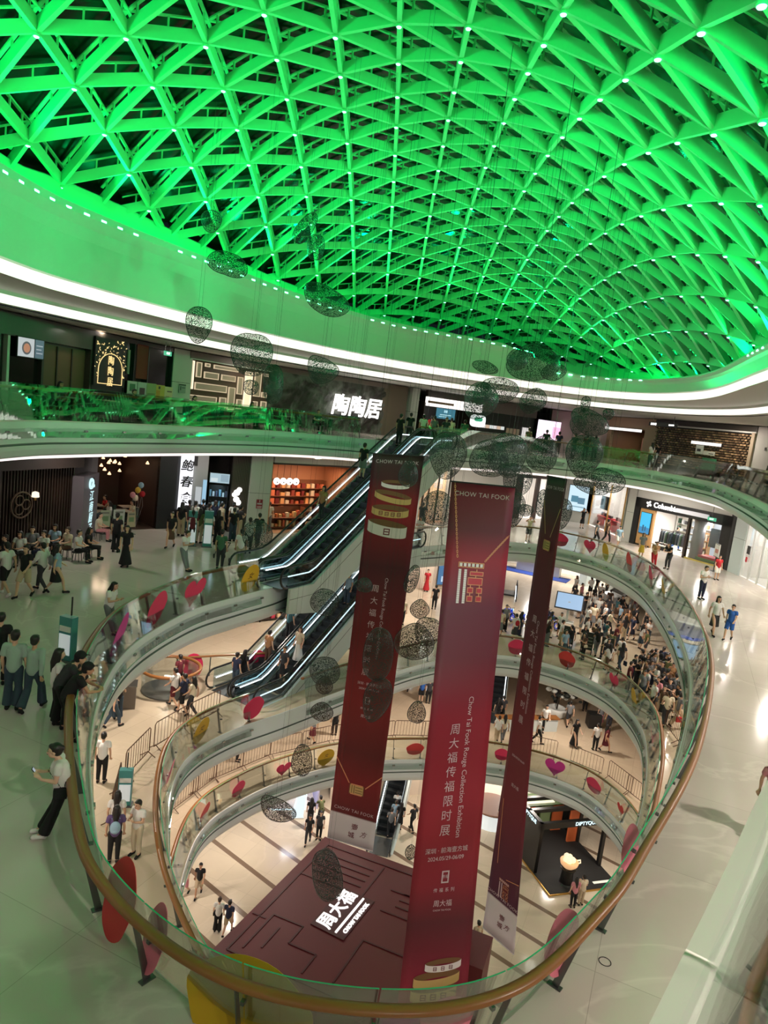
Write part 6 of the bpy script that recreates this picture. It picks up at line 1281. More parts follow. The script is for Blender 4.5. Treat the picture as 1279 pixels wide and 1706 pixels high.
Q(13.95,27.75,Z4,3.14,'walk','white','charcoal','skirt','with long hair in a white T-shirt and dark skirt beside the blue shirt',hair='long',h=1.62)
Q(16.36,34.42,Z4,3.44,'phone','white','navy','trousers','in a white T-shirt and navy trousers looking down at the rail',h=1.72)
Q(19.83,40.27,Z4,3.14,'stand','red','white','shorts','in a red top beside the sign stand before the black store',h=1.45)
Q(23.01,45.40,Z4,0.00,'stand','white','beige','trousers','in white standing at the pale column beside the black store',h=1.72)
Q(21.35,50.25,Z4,4.34,'walk','black','blue','trousers','in black and blue trousers leaving the sportswear store',h=1.68)
Q(16.88,44.66,Z4,3.14,'stand','grey','yellow','skirt','in a grey top and yellow skirt at the far glass rail',h=1.66,hair='long')
Q(16.57,41.67,Z4,3.14,'rail','tan','red','trousers','in tan leaning at the far glass rail, beside the yellow skirt',h=1.68)
Q(17.53,41.86,Z4,2.24,'lean','black','charcoal','trousers','in black bending at the far glass rail',h=1.7,hair='long')
Q(16.00,55.86,Z4,3.14,'photo','black','black','skirt','in a black dress holding a phone before the blue poster',h=1.62,hair='long')
Q(14.89,48.15,Z4,-1.57,'walk','grey','black','trousers','in grey walking along the far rail',h=1.68)
Q(16.00,49.33,Z4,-1.20,'walk','brown','black','trousers','in brown walking along the far rail ahead of the grey one',h=1.72)
Q(16.46,48.06,Z4,3.14,'walk','lightblue','white','shorts','in pale blue standing at the far rail beside the heart sticker',h=1.5)
Q(9.72,45.86,Z4,3.14,'photo','cream','black','shorts','in cream and black shorts taking a picture at the far rail',h=1.68)
Q(24.50,54.90,Z4,0.00,'stand','grey','black','trousers','in grey browsing in the sportswear store',h=1.7)
Q(2.54,45.90,Z4,0.00,'stand','black','charcoal','trousers','in black seen beside the gold rings banner at the far rail',h=1.7)
Q(2.20,40.29,Z4,3.14,'phone','white','black','skirt','in white beside the gold rings banner at the far rail',h=1.6,hair='long')
Q(8.32,13.00,Z4,2.60,'walk','pink','black','trousers','with a dark bag cut off by the top floor glass edge',hair='long',h=1.62,bag='backpack')
Q(0.90,41.20,Z5,0.00,'stand','black','charcoal','trousers','in black waiting at the head of the upper escalator',seed=0)
Q(1.70,42.20,Z5,0.00,'stand','white','black','trousers','in white waiting at the head of the upper escalator',seed=1)
Q(2.40,43.00,Z5,0.50,'walk','grey','jeans','trousers','in grey behind the white shirt at the escalator head',seed=2)
Q(3.10,42.60,Z5,3.14,'stand','charcoal','black','trousers','in charcoal facing the escalator head',seed=3)
Q(4.30,43.40,Z5,0.00,'phone','green','beige','trousers','in pale green at the drinks shop',seed=4)
Q(3.60,45.00,Z5,0.00,'stand','cream','black','trousers','in cream ordering at the drinks shop',seed=5)
Q(2.40,46.50,Z5,0.00,'stand','red','black','trousers','in red ordering at the drinks shop',seed=6)
Q(10.50,48.50,Z5,-0.30,'stand','black','black','trousers','in black gathered before the pink screen on the top floor',seed=0)
Q(11.50,49.00,Z5,0.00,'phone','navy','black','trousers','in navy gathered before the pink screen on the top floor',seed=1)
Q(12.40,48.20,Z5,0.30,'stand','charcoal','black','trousers','in charcoal gathered before the pink screen on the top floor',seed=2)
Q(13.40,48.80,Z5,-0.30,'stand','maroon','black','trousers','in maroon gathered before the pink screen on the top floor',seed=3)
Q(14.20,49.50,Z5,0.00,'phone','grey','black','trousers','in grey gathered before the pink screen on the top floor',seed=4)
Q(9.40,49.20,Z5,0.30,'stand','olive','black','trousers','in olive gathered before the pink screen on the top floor',seed=5)
Q(19.30,36.00,Z5,3.14,'sit','cream','black','trousers','in cream seated under the grey letter wall',seed=0,hair='long')
Q(20.20,35.20,Z5,3.14,'sit','black','black','trousers','in black seated under the grey letter wall',seed=1,hair='short')
Q(18.00,49.00,Z5,0.50,'stand','white','black','trousers','in white at the tan shop counter',seed=2,hair='long')
Q(19.00,50.50,Z5,0.50,'stand','black','black','trousers','in black at the tan shop counter',seed=3,hair='short')
Q(-1.33,34.51,20.75,-0.54,'stand','black','grey','shorts','in black and grey shorts riding up near the top of the upper escalator',h=1.75,bag='crossbag')
Q(-2.87,31.93,18.84,2.61,'stand','tan','charcoal','trousers','in tan halfway on the inner lane of the upper escalator',hair='long',h=1.6)
Q(-0.50,33.09,20.03,2.61,'stand','white','grey','shorts','in a white cap and shirt riding the void side lane of the upper escalator',h=1.66)
Q(0.30,37.26,22.43,-0.54,'stand','black','black','trousers','in black stepping off the upper escalator',h=1.7)
Q(-5.68,29.59,11.20,-0.54,'stand','navy','jeans','trousers','in navy stepping onto the lower escalator',hair='short',seed=0,h=1.66)
Q(-5.42,30.02,11.20,-0.54,'stand','black','black','trousers','in black stepping onto the lower escalator',hair='long',seed=1,h=1.66)
Q(-4.61,31.40,11.78,-0.54,'stand','tan','brown','trousers','in tan at the foot of the lower escalator',hair='short',seed=2,h=1.66)
Q(-3.89,32.60,12.72,-0.54,'stand','teal','black','trousers','in dark teal low on the lower escalator',hair='short',seed=3,h=1.66)
Q(-3.67,30.15,11.55,2.61,'stand','charcoal','black','skirt','in charcoal nearing the foot of the void side lower lane',hair='short',seed=4,h=1.66)
Q(-3.16,31.01,12.25,2.61,'stand','cream','white','dress','in a cream dress with long hair nearing the foot of the lower escalator',hair='long',seed=5,h=1.66)
Q(-2.87,34.32,13.88,-0.54,'stand','black','white','shorts','in black and white shorts midway on the lower escalator',hair='short',seed=6,h=1.66)
Q(-2.16,35.53,14.82,-0.54,'stand','white','black','trousers','in white midway up the lower escalator',hair='short',seed=7,h=1.66)
Q(-1.90,35.96,15.05,-0.54,'stand','orange','black','trousers','in orange on the lower escalator',hair='short',seed=8,h=1.66)
Q(-1.50,36.65,15.52,-0.54,'stand','charcoal','jeans','trousers','in charcoal high on the lower escalator',hair='long',seed=9,h=1.66)
Q(-1.33,34.11,14.35,2.61,'stand','lightblue','jeans','trousers','in pale blue on the void side lower lane behind the smoky pebble',hair='short',seed=10,h=1.66)
Q(0.10,36.51,15.98,2.61,'stand','white','black','shorts','in white high on the void side lower lane',hair='short',seed=11,h=1.66)
Q(0.61,37.37,16.45,2.61,'stand','black','black','trousers','in black near the top of the void side lower lane',hair='short',seed=12,h=1.66)
Q(-8.07,21.02,Z3,0.10,'stand','white','black','trousers','in a white T-shirt and black trousers with back turned inside the brown barriers',h=1.72)
Q(-9.22,24.72,Z3,-0.60,'walk','grey','jeans','trousers','in grey and jeans half hidden behind the curved glass',h=1.7)
Q(-9.30,25.43,Z3,0.40,'phone','black','jeans','wide','in black and jeans leaning at the kiosk bin',h=1.7)
Q(-7.63,27.03,Z3,1.20,'walk','white','maroon','shorts','in white and maroon shorts walking by the round kiosk',h=1.66,hair='short')
Q(-7.09,26.49,Z3,1.30,'walk','navy','black','shorts','in navy walking between the round kiosk and the barriers',h=1.7)
Q(-6.72,26.48,Z3,1.40,'walk','cream','charcoal','trousers','with long hair in a cream top and striped trousers by the barriers',h=1.62,hair='long')
Q(-7.94,28.68,Z3,1.00,'stand','maroon','black','trousers','in maroon beside the pink sticker at the round kiosk',h=1.6)
Q(-6.17,17.32,Z3,0.30,'stand','purple','black','trousers','carrying a pale blue backpack under the curved glass',h=1.66,bag='backpack',bagc='lightblue',hair='long')
Q(-6.41,17.99,Z3,0.20,'stand','white','black','trousers','in white ahead of the pale blue backpack',h=1.66,hair='long')
Q(-5.70,17.73,Z3,2.74,'phone','white','cream','trousers','in a white T-shirt and cream trousers facing the backpack',h=1.68)
Q(13.14,40.02,Z2,3.64,'walk','black','black','dress','in a long black dress crossing the second floor',hair='long',seed=107)
Q(14.36,39.80,Z2,0.00,'stand','white','black','trousers','in white with a backpack on the second floor',hair='short',seed=108)
Q(14.95,39.79,Z2,-1.57,'walk','maroon','maroon','skirt','in a maroon dress next to the backpack on the second floor',hair='long',seed=109)
Q(15.65,43.22,Z2,0.00,'stand','grey','pink','skirt','with long dark hair and pink skirt on the second floor',hair='long',seed=110)
Q(16.08,42.82,Z2,0.00,'stand','navy','charcoal','trousers','in navy next to the pink skirt on the second floor',hair='short',seed=111)
Q(10.82,39.80,Z2,-1.57,'walk','white','black','trousers','in white walking out from behind the narrow banner',hair='short',seed=112)
Q(11.64,41.63,Z2,3.14,'walk','white','black','trousers','!second person in white farther from the narrow banner',hair='short',seed=113)
Q(13.45,42.80,Z2,0.00,'walk','grey','charcoal','shorts','in grey and charcoal shorts by the panda planter',hair='short',seed=114)
Q(15.31,45.61,Z2,0.00,'stand','black','black','trousers','in black far back on the second floor',hair='short',seed=115)
Q(13.29,45.52,Z2,3.14,'stand','charcoal','black','skirt','in charcoal behind the panda planter',hair='long',seed=116)
Q(8.28,39.15,Z2,0.00,'walk','white','beige','trousers','in white between the two slim banners on the second floor',hair='short',seed=117)
Q(8.68,39.40,Z2,0.00,'walk','cream','grey','trousers','in cream beside the white shirt on the second floor',hair='long',seed=118)
Q(8.68,41.92,Z2,0.00,'stand','black','charcoal','trousers','in black at the foot of the dark escalator',hair='long',seed=119)
Q(9.04,42.28,Z2,0.00,'stand','charcoal','black','skirt','!second dark person at the foot of the dark escalator',hair='short',seed=120)
Q(-2.44,36.51,Z2,1.00,'walk','grey','maroon','skirt','in grey and maroon skirt beside the yellow sticker on the second floor',hair='short',seed=121)
Q(-1.29,37.62,Z2,0.30,'stand','black','black','trousers','in black at the banner edge on the second floor',hair='long',seed=122)
Q(-1.28,40.00,Z2,0.00,'walk','white','black','trousers','in white at the banner edge on the second floor',hair='short',seed=123)
Q(-1.71,41.90,Z2,0.00,'walk','black','grey','trousers','in black farther back at the banner edge on the second floor',hair='short',seed=124)
Q(3.91,43.74,Z2,0.00,'stand','blue','black','shorts','in blue between the big banners on the second floor',hair='short',seed=125)
Q(4.39,43.69,Z2,0.00,'stand','charcoal','black','trousers','in charcoal between the big banners on the second floor',hair='short',seed=126)
Q(2.96,47.63,Z2,3.14,'stand','black','maroon','skirt','in black and maroon far back between the big banners',hair='long',seed=127)
Q(-5.93,33.49,Z2,-1.57,'stand','cream','black','trousers','in cream beside the dark barriers on the second floor',hair='short',seed=128)
Q(-7.35,30.54,Z1,2.84,'walk','black','pink','shorts','in black with a pink bag on the ground floor',hair='long',seed=129,bag='tote',bagc='pink')
Q(-6.68,30.66,Z1,3.24,'walk','black','beige','shorts','in a black T-shirt and beige shorts on the ground floor',hair='short',seed=130)
Q(-5.22,28.53,Z1,0.00,'stand','white','black','wide','in a white shirt and black trousers beside the dark red booth',hair='short',seed=131,bag='crossbag')
Q(-4.73,28.43,Z1,-0.20,'walk','navy','beige','shorts','in a navy T-shirt and pale shorts beside the dark red booth',hair='short',seed=132)
Q(-1.98,35.73,Z1,3.14,'walk','black','charcoal','trousers','in black by the booth corner on the ground floor',hair='short',seed=133)
Q(-1.43,36.23,Z1,3.14,'stand','charcoal','black','trousers','in charcoal at the booth corner near the gold rings banner',hair='short',seed=134)
Q(-2.09,37.42,Z1,0.00,'stand','black','black','trousers','in black by the lit blue shop window',hair='long',seed=135)
Q(-1.53,37.72,Z1,0.40,'lean','olive','black','trousers','in olive looking into the lit blue shop window',hair='short',seed=136)
Q(2.58,37.38,Z1,0.00,'walk','grey','black','trousers','in grey at the ground floor escalator foot',hair='short',seed=137)
Q(2.83,38.26,Z1,0.00,'walk','lightblue','black','trousers','in pale blue at the ground floor escalator foot',hair='short',seed=138)
Q(3.15,38.09,Z1,0.00,'stand','black','black','skirt','in black at the ground floor escalator foot',hair='long',seed=139)
Q(2.93,39.27,Z1,0.00,'stand','white','grey','trousers','in white entering the ground floor escalator',hair='short',seed=140)
Q(3.90,38.06,Z1,0.60,'walk','charcoal','black','trousers','in charcoal beside the necklace banner on the ground floor',hair='short',seed=141)
Q(6.64,29.06,Z1,0.40,'stand','beige','charcoal','trousers','standing behind the low corner of the red booth',hair='short',seed=142)
Q(12.22,33.11,Z1,0.10,'stand','pink','black','trousers','in pink standing at the black pavilion corner',hair='long',seed=143)
Q(12.70,33.37,Z1,0.30,'phone','cream','beige','trousers','in cream next to the pink top at the black pavilion corner',hair='short',seed=144)
Q(15.68,36.97,Z3,-2.41,'phone','grey','charcoal','wide','with a ponytail in a grey top and charcoal wide trousers in the dense queue',hair='tail',h=1.78,seed=1,group='crowd in the dense queue', bag='crossbag', bagc='navy')
Q(14.98,33.84,Z3,-1.52,'walk','black','charcoal','trousers','with a ponytail in a black top and charcoal trousers in the dense queue',hair='tail',h=1.63,seed=2,group='crowd in the dense queue')
Q(15.61,35.52,Z3,2.09,'walk','charcoal','charcoal','skirt','with a ponytail in a charcoal top and charcoal skirt in the dense queue',hair='tail',h=1.75,seed=3,group='crowd in the dense queue', bag='backpack', bagc='navy')
Q(15.24,32.31,Z3,1.17,'phone','black','beige','trousers','with short hair in a black top and beige trousers in the dense queue',hair='short',h=1.75,seed=4,group='crowd in the dense queue')
Q(15.88,37.76,Z3,-1.53,'walk','black','navy','trousers','with a ponytail in a black top and navy trousers in the dense queue',hair='tail',h=1.67,seed=5,group='crowd in the dense queue')
Q(14.86,31.22,Z3,-1.38,'walk','grey','beige','wide','with short hair in a grey top and beige wide trousers in the dense queue',hair='short',h=1.72,seed=6,group='crowd in the dense queue', bag='tote', bagc='red')
Q(14.10,33.90,Z3,2.46,'stand','grey','jeans','shorts','with short hair in a grey top and jeans shorts in the dense queue',hair='short',h=1.7,seed=7,group='crowd in the dense queue')
Q(15.59,33.17,Z3,-0.11,'stand','black','black','skirt','with short hair in a black top and black skirt in the dense queue',hair='short',h=1.63,seed=8,group='crowd in the dense queue')
Q(15.04,33.00,Z3,2.52,'phone','charcoal','black','trousers','with a ponytail in a charcoal top and black trousers in the dense queue',hair='tail',h=1.77,seed=9,group='crowd in the dense queue', bag='tote', bagc='black')
Q(15.53,34.57,Z3,-0.83,'walk','brown','grey','shorts','with short hair in a brown top and grey shorts in the dense queue',hair='short',h=1.71,seed=10,group='crowd in the dense queue', bag='backpack', bagc='navy')
Q(16.74,36.21,Z3,1.91,'walk','white','navy','trousers','with a ponytail in a white top and navy trousers in the dense queue',hair='tail',h=1.75,seed=11,group='crowd in the dense queue')
Q(14.29,31.23,Z3,-0.18,'walk','cream','charcoal','trousers','with a ponytail in a cream top and charcoal trousers in the dense queue',hair='tail',h=1.74,seed=12,group='crowd in the dense queue')
Q(14.46,33.04,Z3,2.07,'stand','pink','grey','shorts','with short hair in a pink top and grey shorts in the dense queue',hair='short',h=1.75,seed=13,group='crowd in the dense queue', bag='crossbag', bagc='navy')
Q(15.11,37.20,Z3,0.82,'stand','black','jeans','wide','with short hair in a black top and jeans wide trousers in the dense queue',hair='short',h=1.77,seed=14,group='crowd in the dense queue')
Q(14.51,35.94,Z3,-2.59,'phone','black','charcoal','wide','with short hair in a black top and charcoal wide trousers in the dense queue',hair='short',h=1.59,seed=15,group='crowd in the dense queue')
Q(16.45,35.09,Z3,3.00,'walk','navy','beige','wide','with short hair in a navy top and beige wide trousers in the dense queue',hair='short',h=1.77,seed=16,group='crowd in the dense queue')
Q(13.84,35.20,Z3,-1.77,'stand','maroon','navy','wide','with short hair in a maroon top and navy wide trousers in the dense queue',hair='short',h=1.65,seed=17,group='crowd in the dense queue', bag='crossbag', bagc='navy')
Q(16.13,34.59,Z3,1.62,'phone','white','grey','wide','with short hair in a white top and grey wide trousers in the dense queue',hair='short',h=1.68,seed=18,group='crowd in the dense queue')
Q(14.73,35.38,Z3,1.45,'stand','brown','grey','trousers','with a ponytail in a brown top and grey trousers in the dense queue',hair='tail',h=1.75,seed=19,group='crowd in the dense queue')
Q(14.39,32.03,Z3,2.29,'walk','brown','charcoal','skirt','with short hair in a brown top and charcoal skirt in the dense queue',hair='short',h=1.7,seed=20,group='crowd in the dense queue')
Q(15.67,33.80,Z3,-1.16,'stand','grey','beige','shorts','with short hair in a grey top and beige shorts in the dense queue',hair='short',h=1.76,seed=21,group='crowd in the dense queue', bag='backpack', bagc='black')
Q(16.52,37.25,Z3,-2.91,'walk','charcoal','grey','trousers','with short hair in a charcoal top and grey trousers in the dense queue',hair='short',h=1.69,seed=22,group='crowd in the dense queue')
Q(14.59,36.77,Z3,-2.30,'phone','black','navy','trousers','with short hair in a black top and navy trousers in the dense queue',hair='short',h=1.58,seed=23,group='crowd in the dense queue', bag='tote', bagc='red')
Q(16.88,38.62,Z3,-0.88,'stand','navy','charcoal','wide','with a ponytail in a navy top and charcoal wide trousers in the dense queue',hair='tail',h=1.65,seed=24,group='crowd in the dense queue', bag='backpack', bagc='black')
Q(14.47,34.45,Z3,-1.68,'stand','white','black','skirt','with short hair in a white top and black skirt in the dense queue',hair='short',h=1.63,seed=25,group='crowd in the dense queue')
Q(15.76,36.25,Z3,1.71,'walk','pink','navy','trousers','with short hair in a pink top and navy trousers in the dense queue',hair='short',h=1.57,seed=26,group='crowd in the dense queue', bag='crossbag', bagc='red')
Q(14.15,32.56,Z3,1.59,'stand','white','charcoal','trousers','with short hair in a white top and charcoal trousers in the dense queue',hair='short',h=1.69,seed=27,group='crowd in the dense queue')
Q(16.24,35.61,Z3,2.46,'phone','tan','navy','trousers','with short hair in a tan top and navy trousers in the dense queue',hair='short',h=1.76,seed=28,group='crowd in the dense queue')
Q(16.39,36.68,Z3,-0.93,'walk','olive','navy','skirt','with short hair in a olive top and navy skirt in the dense queue',hair='short',h=1.67,seed=29,group='crowd in the dense queue')
Q(15.19,35.03,Z3,1.42,'phone','white','black','trousers','with long hair in a white top and black trousers in the dense queue',hair='long',h=1.72,seed=30,group='crowd in the dense queue')
Q(16.81,37.79,Z3,-2.08,'stand','pink','grey','wide','with short hair in a pink top and grey wide trousers in the dense queue',hair='short',h=1.59,seed=31,group='crowd in the dense queue')
Q(16.32,38.31,Z3,-2.02,'stand','olive','jeans','trousers','with long hair in a olive top and jeans trousers in the dense queue',hair='long',h=1.57,seed=32,group='crowd in the dense queue')
Q(15.15,35.93,Z3,-2.61,'phone','grey','navy','trousers','with long hair in a grey top and navy trousers in the dense queue',hair='long',h=1.64,seed=33,group='crowd in the dense queue')
Q(15.24,36.62,Z3,2.42,'stand','black','navy','skirt','with long hair in a black top and navy skirt in the dense queue',hair='long',h=1.77,seed=34,group='crowd in the dense queue', bag='crossbag', bagc='black')
Q(15.54,50.13,Z3,-2.26,'phone','black','charcoal','trousers','with short hair in a black top and charcoal trousers on the third floor',hair='short',h=1.69,seed=1,group='crowd on the third floor')
Q(15.83,43.36,Z3,-2.60,'stand','tan','jeans','wide','with short hair in a tan top and jeans wide trousers on the third floor',hair='short',h=1.69,seed=2,group='crowd on the third floor')
Q(16.12,53.38,Z3,-2.29,'stand','pink','grey','trousers','with short hair in a pink top and grey trousers on the third floor',hair='short',h=1.62,seed=3,group='crowd on the third floor', bag='tote', bagc='cream')
Q(16.05,46.94,Z3,1.69,'walk','white','black','trousers','with short hair in a white top and black trousers on the third floor',hair='short',h=1.77,seed=4,group='crowd on the third floor', bag='backpack', bagc='navy')
Q(17.34,46.09,Z3,-2.71,'walk','tan','jeans','trousers','with long hair in a tan top and jeans trousers on the third floor',hair='long',h=1.77,seed=5,group='crowd on the third floor')
Q(16.91,51.24,Z3,-1.49,'walk','black','brown','trousers','with short hair in a black top and brown trousers on the third floor',hair='short',h=1.64,seed=6,group='crowd on the third floor')
Q(15.35,42.28,Z3,-1.81,'phone','maroon','charcoal','trousers','with short hair in a maroon top and charcoal trousers on the third floor',hair='short',h=1.67,seed=7,group='crowd on the third floor')
Q(17.02,52.96,Z3,0.46,'stand','black','navy','skirt','with long hair in a black top and navy skirt on the third floor',hair='long',h=1.6,seed=8,group='crowd on the third floor', bag='tote', bagc='navy')
Q(15.23,52.00,Z3,-0.37,'stand','charcoal','jeans','skirt','with short hair in a charcoal top and jeans skirt on the third floor',hair='short',h=1.65,seed=9,group='crowd on the third floor')
Q(16.67,44.59,Z3,0.39,'stand','charcoal','beige','wide','with long hair in a charcoal top and beige wide trousers on the third floor',hair='long',h=1.66,seed=10,group='crowd on the third floor')
Q(18.38,56.87,Z3,-0.99,'walk','black','grey','trousers','with long hair in a black top and grey trousers on the third floor',hair='long',h=1.59,seed=11,group='crowd on the third floor')
Q(13.88,44.89,Z3,1.43,'stand','grey','grey','shorts','with long hair in a grey top and grey shorts on the third floor',hair='long',h=1.59,seed=12,group='crowd on the third floor')
Q(15.21,46.73,Z3,2.81,'stand','cream','grey','skirt','with long hair in a cream top and grey skirt on the third floor',hair='long',h=1.7,seed=13,group='crowd on the third floor', bag='tote', bagc='cream')
Q(18.08,52.44,Z3,-0.22,'walk','brown','grey','shorts','with a ponytail in a brown top and grey shorts on the third floor',hair='tail',h=1.59,seed=14,group='crowd on the third floor')
Q(17.87,49.96,Z3,-1.37,'stand','teal','brown','skirt','with short hair in a teal top and brown skirt on the third floor',hair='short',h=1.6,seed=15,group='crowd on the third floor')
Q(13.82,43.31,Z3,-1.99,'stand','white','jeans','wide','with short hair in a white top and jeans wide trousers on the third floor',hair='short',h=1.6,seed=16,group='crowd on the third floor')
Q(15.97,45.57,Z3,-2.24,'walk','cream','black','trousers','with long hair in a cream top and black trousers on the third floor',hair='long',h=1.69,seed=17,group='crowd on the third floor')
Q(16.98,49.25,Z3,-0.20,'walk','charcoal','grey','trousers','with short hair in a charcoal top and grey trousers on the third floor',hair='short',h=1.78,seed=18,group='crowd on the third floor')
Q(17.56,55.86,Z3,0.37,'phone','white','black','shorts','with a ponytail in a white top and black shorts on the third floor',hair='tail',h=1.72,seed=19,group='crowd on the third floor')
Q(14.96,43.15,Z3,-1.13,'phone','teal','grey','trousers','with short hair in a teal top and grey trousers on the third floor',hair='short',h=1.57,seed=20,group='crowd on the third floor', bag='backpack', bagc='navy')
Q(19.51,57.71,Z3,1.87,'stand','cream','black','trousers','with a ponytail in a cream top and black trousers on the third floor',hair='tail',h=1.6,seed=21,group='crowd on the third floor')
Q(16.30,55.76,Z3,2.14,'walk','white','charcoal','shorts','with long hair in a white top and charcoal shorts on the third floor',hair='long',h=1.67,seed=22,group='crowd on the third floor')
Q(17.33,52.04,Z3,1.95,'walk','white','charcoal','trousers','with long hair in a white top and charcoal trousers on the third floor',hair='long',h=1.59,seed=23,group='crowd on the third floor')
Q(14.85,44.30,Z3,-1.73,'stand','white','navy','wide','with a ponytail in a white top and navy wide trousers on the third floor',hair='tail',h=1.57,seed=24,group='crowd on the third floor')
Q(14.59,45.98,Z3,-1.16,'stand','white','charcoal','skirt','with a ponytail in a white top and charcoal skirt on the third floor',hair='tail',h=1.71,seed=25,group='crowd on the third floor', bag='tote', bagc='black')
Q(18.35,47.44,Z3,-1.39,'walk','charcoal','black','shorts','with short hair in a charcoal top and black shorts on the third floor',hair='short',h=1.78,seed=26,group='crowd on the third floor', bag='backpack', bagc='black')
Q(14.83,48.79,Z3,0.54,'phone','white','brown','skirt','with long hair in a white top and brown skirt on the third floor',hair='long',h=1.78,seed=27,group='crowd on the third floor')
Q(18.45,50.78,Z3,-2.85,'walk','black','beige','skirt','with a ponytail in a black top and beige skirt on the third floor',hair='tail',h=1.59,seed=28,group='crowd on the third floor', bag='tote', bagc='red')
Q(16.12,48.77,Z3,3.06,'stand','white','beige','trousers','with a ponytail in a white top and beige trousers on the third floor',hair='tail',h=1.76,seed=29,group='crowd on the third floor')
Q(17.79,53.80,Z3,-0.28,'phone','white','brown','shorts','with short hair in a white top and brown shorts on the third floor',hair='short',h=1.7,seed=30,group='crowd on the third floor')
Q(17.45,47.90,Z3,1.67,'stand','lightblue','black','wide','with long hair in a lightblue top and black wide trousers on the third floor',hair='long',h=1.58,seed=31,group='crowd on the third floor')
Q(16.36,50.52,Z3,0.28,'stand','white','navy','shorts','with a ponytail in a white top and navy shorts on the third floor',hair='tail',h=1.59,seed=32,group='crowd on the third floor')
Q(16.19,47.88,Z3,-0.42,'stand','charcoal','black','shorts','with long hair in a charcoal top and black shorts on the third floor',hair='long',h=1.58,seed=33,group='crowd on the third floor')
Q(19.08,51.42,Z3,0.25,'phone','cream','charcoal','shorts','with short hair in a cream top and charcoal shorts on the third floor',hair='short',h=1.7,seed=34,group='crowd on the third floor', bag='tote', bagc='cream')
Q(14.88,39.81,Z3,-0.07,'walk','white','beige','shorts','with short hair in a white top and beige shorts behind the far rail',hair='short',h=1.57,seed=1,group='crowd behind the far rail')
Q(13.83,39.03,Z3,-2.97,'walk','charcoal','beige','wide','with long hair in a charcoal top and beige wide trousers behind the far rail',hair='long',h=1.62,seed=2,group='crowd behind the far rail')
Q(12.67,39.67,Z3,1.81,'phone','brown','black','trousers','with long hair in a brown top and black trousers behind the far rail',hair='long',h=1.6,seed=3,group='crowd behind the far rail', bag='crossbag', bagc='cream')
Q(14.58,40.75,Z3,-0.52,'walk','olive','brown','trousers','with short hair in a olive top and brown trousers behind the far rail',hair='short',h=1.6,seed=4,group='crowd behind the far rail')
Q(13.06,41.19,Z3,-3.05,'stand','black','navy','shorts','with long hair in a black top and navy shorts behind the far rail',hair='long',h=1.63,seed=5,group='crowd behind the far rail')
Q(13.88,41.85,Z3,-0.55,'phone','brown','grey','skirt','with short hair in a brown top and grey skirt behind the far rail',hair='short',h=1.64,seed=6,group='crowd behind the far rail')
Q(13.73,40.66,Z3,0.01,'walk','black','grey','trousers','with a ponytail in a black top and grey trousers behind the far rail',hair='tail',h=1.75,seed=7,group='crowd behind the far rail')
Q(14.43,38.32,Z3,0.27,'walk','charcoal','jeans','trousers','with long hair in a charcoal top and jeans trousers behind the far rail',hair='long',h=1.68,seed=8,group='crowd behind the far rail', bag='tote', bagc='navy')
Q(12.08,40.62,Z3,0.58,'walk','black','jeans','wide','with a ponytail in a black top and jeans wide trousers behind the far rail',hair='tail',h=1.69,seed=9,group='crowd behind the far rail')
Q(11.83,41.82,Z3,-1.62,'stand','white','beige','skirt','with short hair in a white top and beige skirt behind the far rail',hair='short',h=1.63,seed=10,group='crowd behind the far rail')
Q(11.49,39.66,Z3,-2.84,'stand','lightblue','jeans','skirt','with long hair in a lightblue top and jeans skirt behind the far rail',hair='long',h=1.64,seed=11,group='crowd behind the far rail')
Q(14.00,39.83,Z3,0.98,'walk','white','navy','trousers','with a ponytail in a white top and navy trousers behind the far rail',hair='tail',h=1.59,seed=12,group='crowd behind the far rail')
Q(12.22,43.77,Z3,3.09,'stand','white','black','shorts','with a ponytail in a white top and black shorts behind the far rail',hair='tail',h=1.57,seed=13,group='crowd behind the far rail')
Q(13.57,37.90,Z3,0.39,'walk','white','brown','shorts','with long hair in a white top and brown shorts behind the far rail',hair='long',h=1.63,seed=14,group='crowd behind the far rail')
Q(9.68,41.93,Z3,1.16,'phone','grey','beige','trousers','with short hair in a grey top and beige trousers around the blue motorbikes',hair='short',h=1.65,seed=1,group='crowd around the blue motorbikes', bag='crossbag', bagc='cream')
Q(10.67,42.95,Z3,-0.15,'stand','black','jeans','trousers','with short hair in a black top and jeans trousers around the blue motorbikes',hair='short',h=1.57,seed=2,group='crowd around the blue motorbikes', bag='backpack', bagc='cream')
Q(11.46,43.23,Z3,-1.34,'stand','teal','beige','trousers','with long hair in a teal top and beige trousers around the blue motorbikes',hair='long',h=1.7,seed=3,group='crowd around the blue motorbikes')
Q(8.11,42.32,Z3,0.07,'stand','cream','grey','skirt','with short hair in a cream top and grey skirt around the blue motorbikes',hair='short',h=1.68,seed=4,group='crowd around the blue motorbikes')
Q(10.86,41.35,Z3,-1.21,'phone','black','grey','wide','with long hair in a black top and grey wide trousers around the blue motorbikes',hair='long',h=1.61,seed=5,group='crowd around the blue motorbikes')
Q(9.44,42.84,Z3,-1.22,'phone','navy','navy','wide','with long hair in a navy top and navy wide trousers around the blue motorbikes',hair='long',h=1.57,seed=6,group='crowd around the blue motorbikes')
Q(11.40,44.32,Z3,-2.66,'walk','navy','black','trousers','with a ponytail in a navy top and black trousers around the blue motorbikes',hair='tail',h=1.68,seed=7,group='crowd around the blue motorbikes', bag='tote', bagc='red')
Q(8.90,41.69,Z3,0.42,'walk','white','charcoal','skirt','with short hair in a white top and charcoal skirt around the blue motorbikes',hair='short',h=1.69,seed=8,group='crowd around the blue motorbikes', bag='backpack', bagc='red')
Q(8.57,43.43,Z3,-2.97,'stand','grey','black','wide','with a ponytail in a grey top and black wide trousers around the blue motorbikes',hair='tail',h=1.73,seed=9,group='crowd around the blue motorbikes')
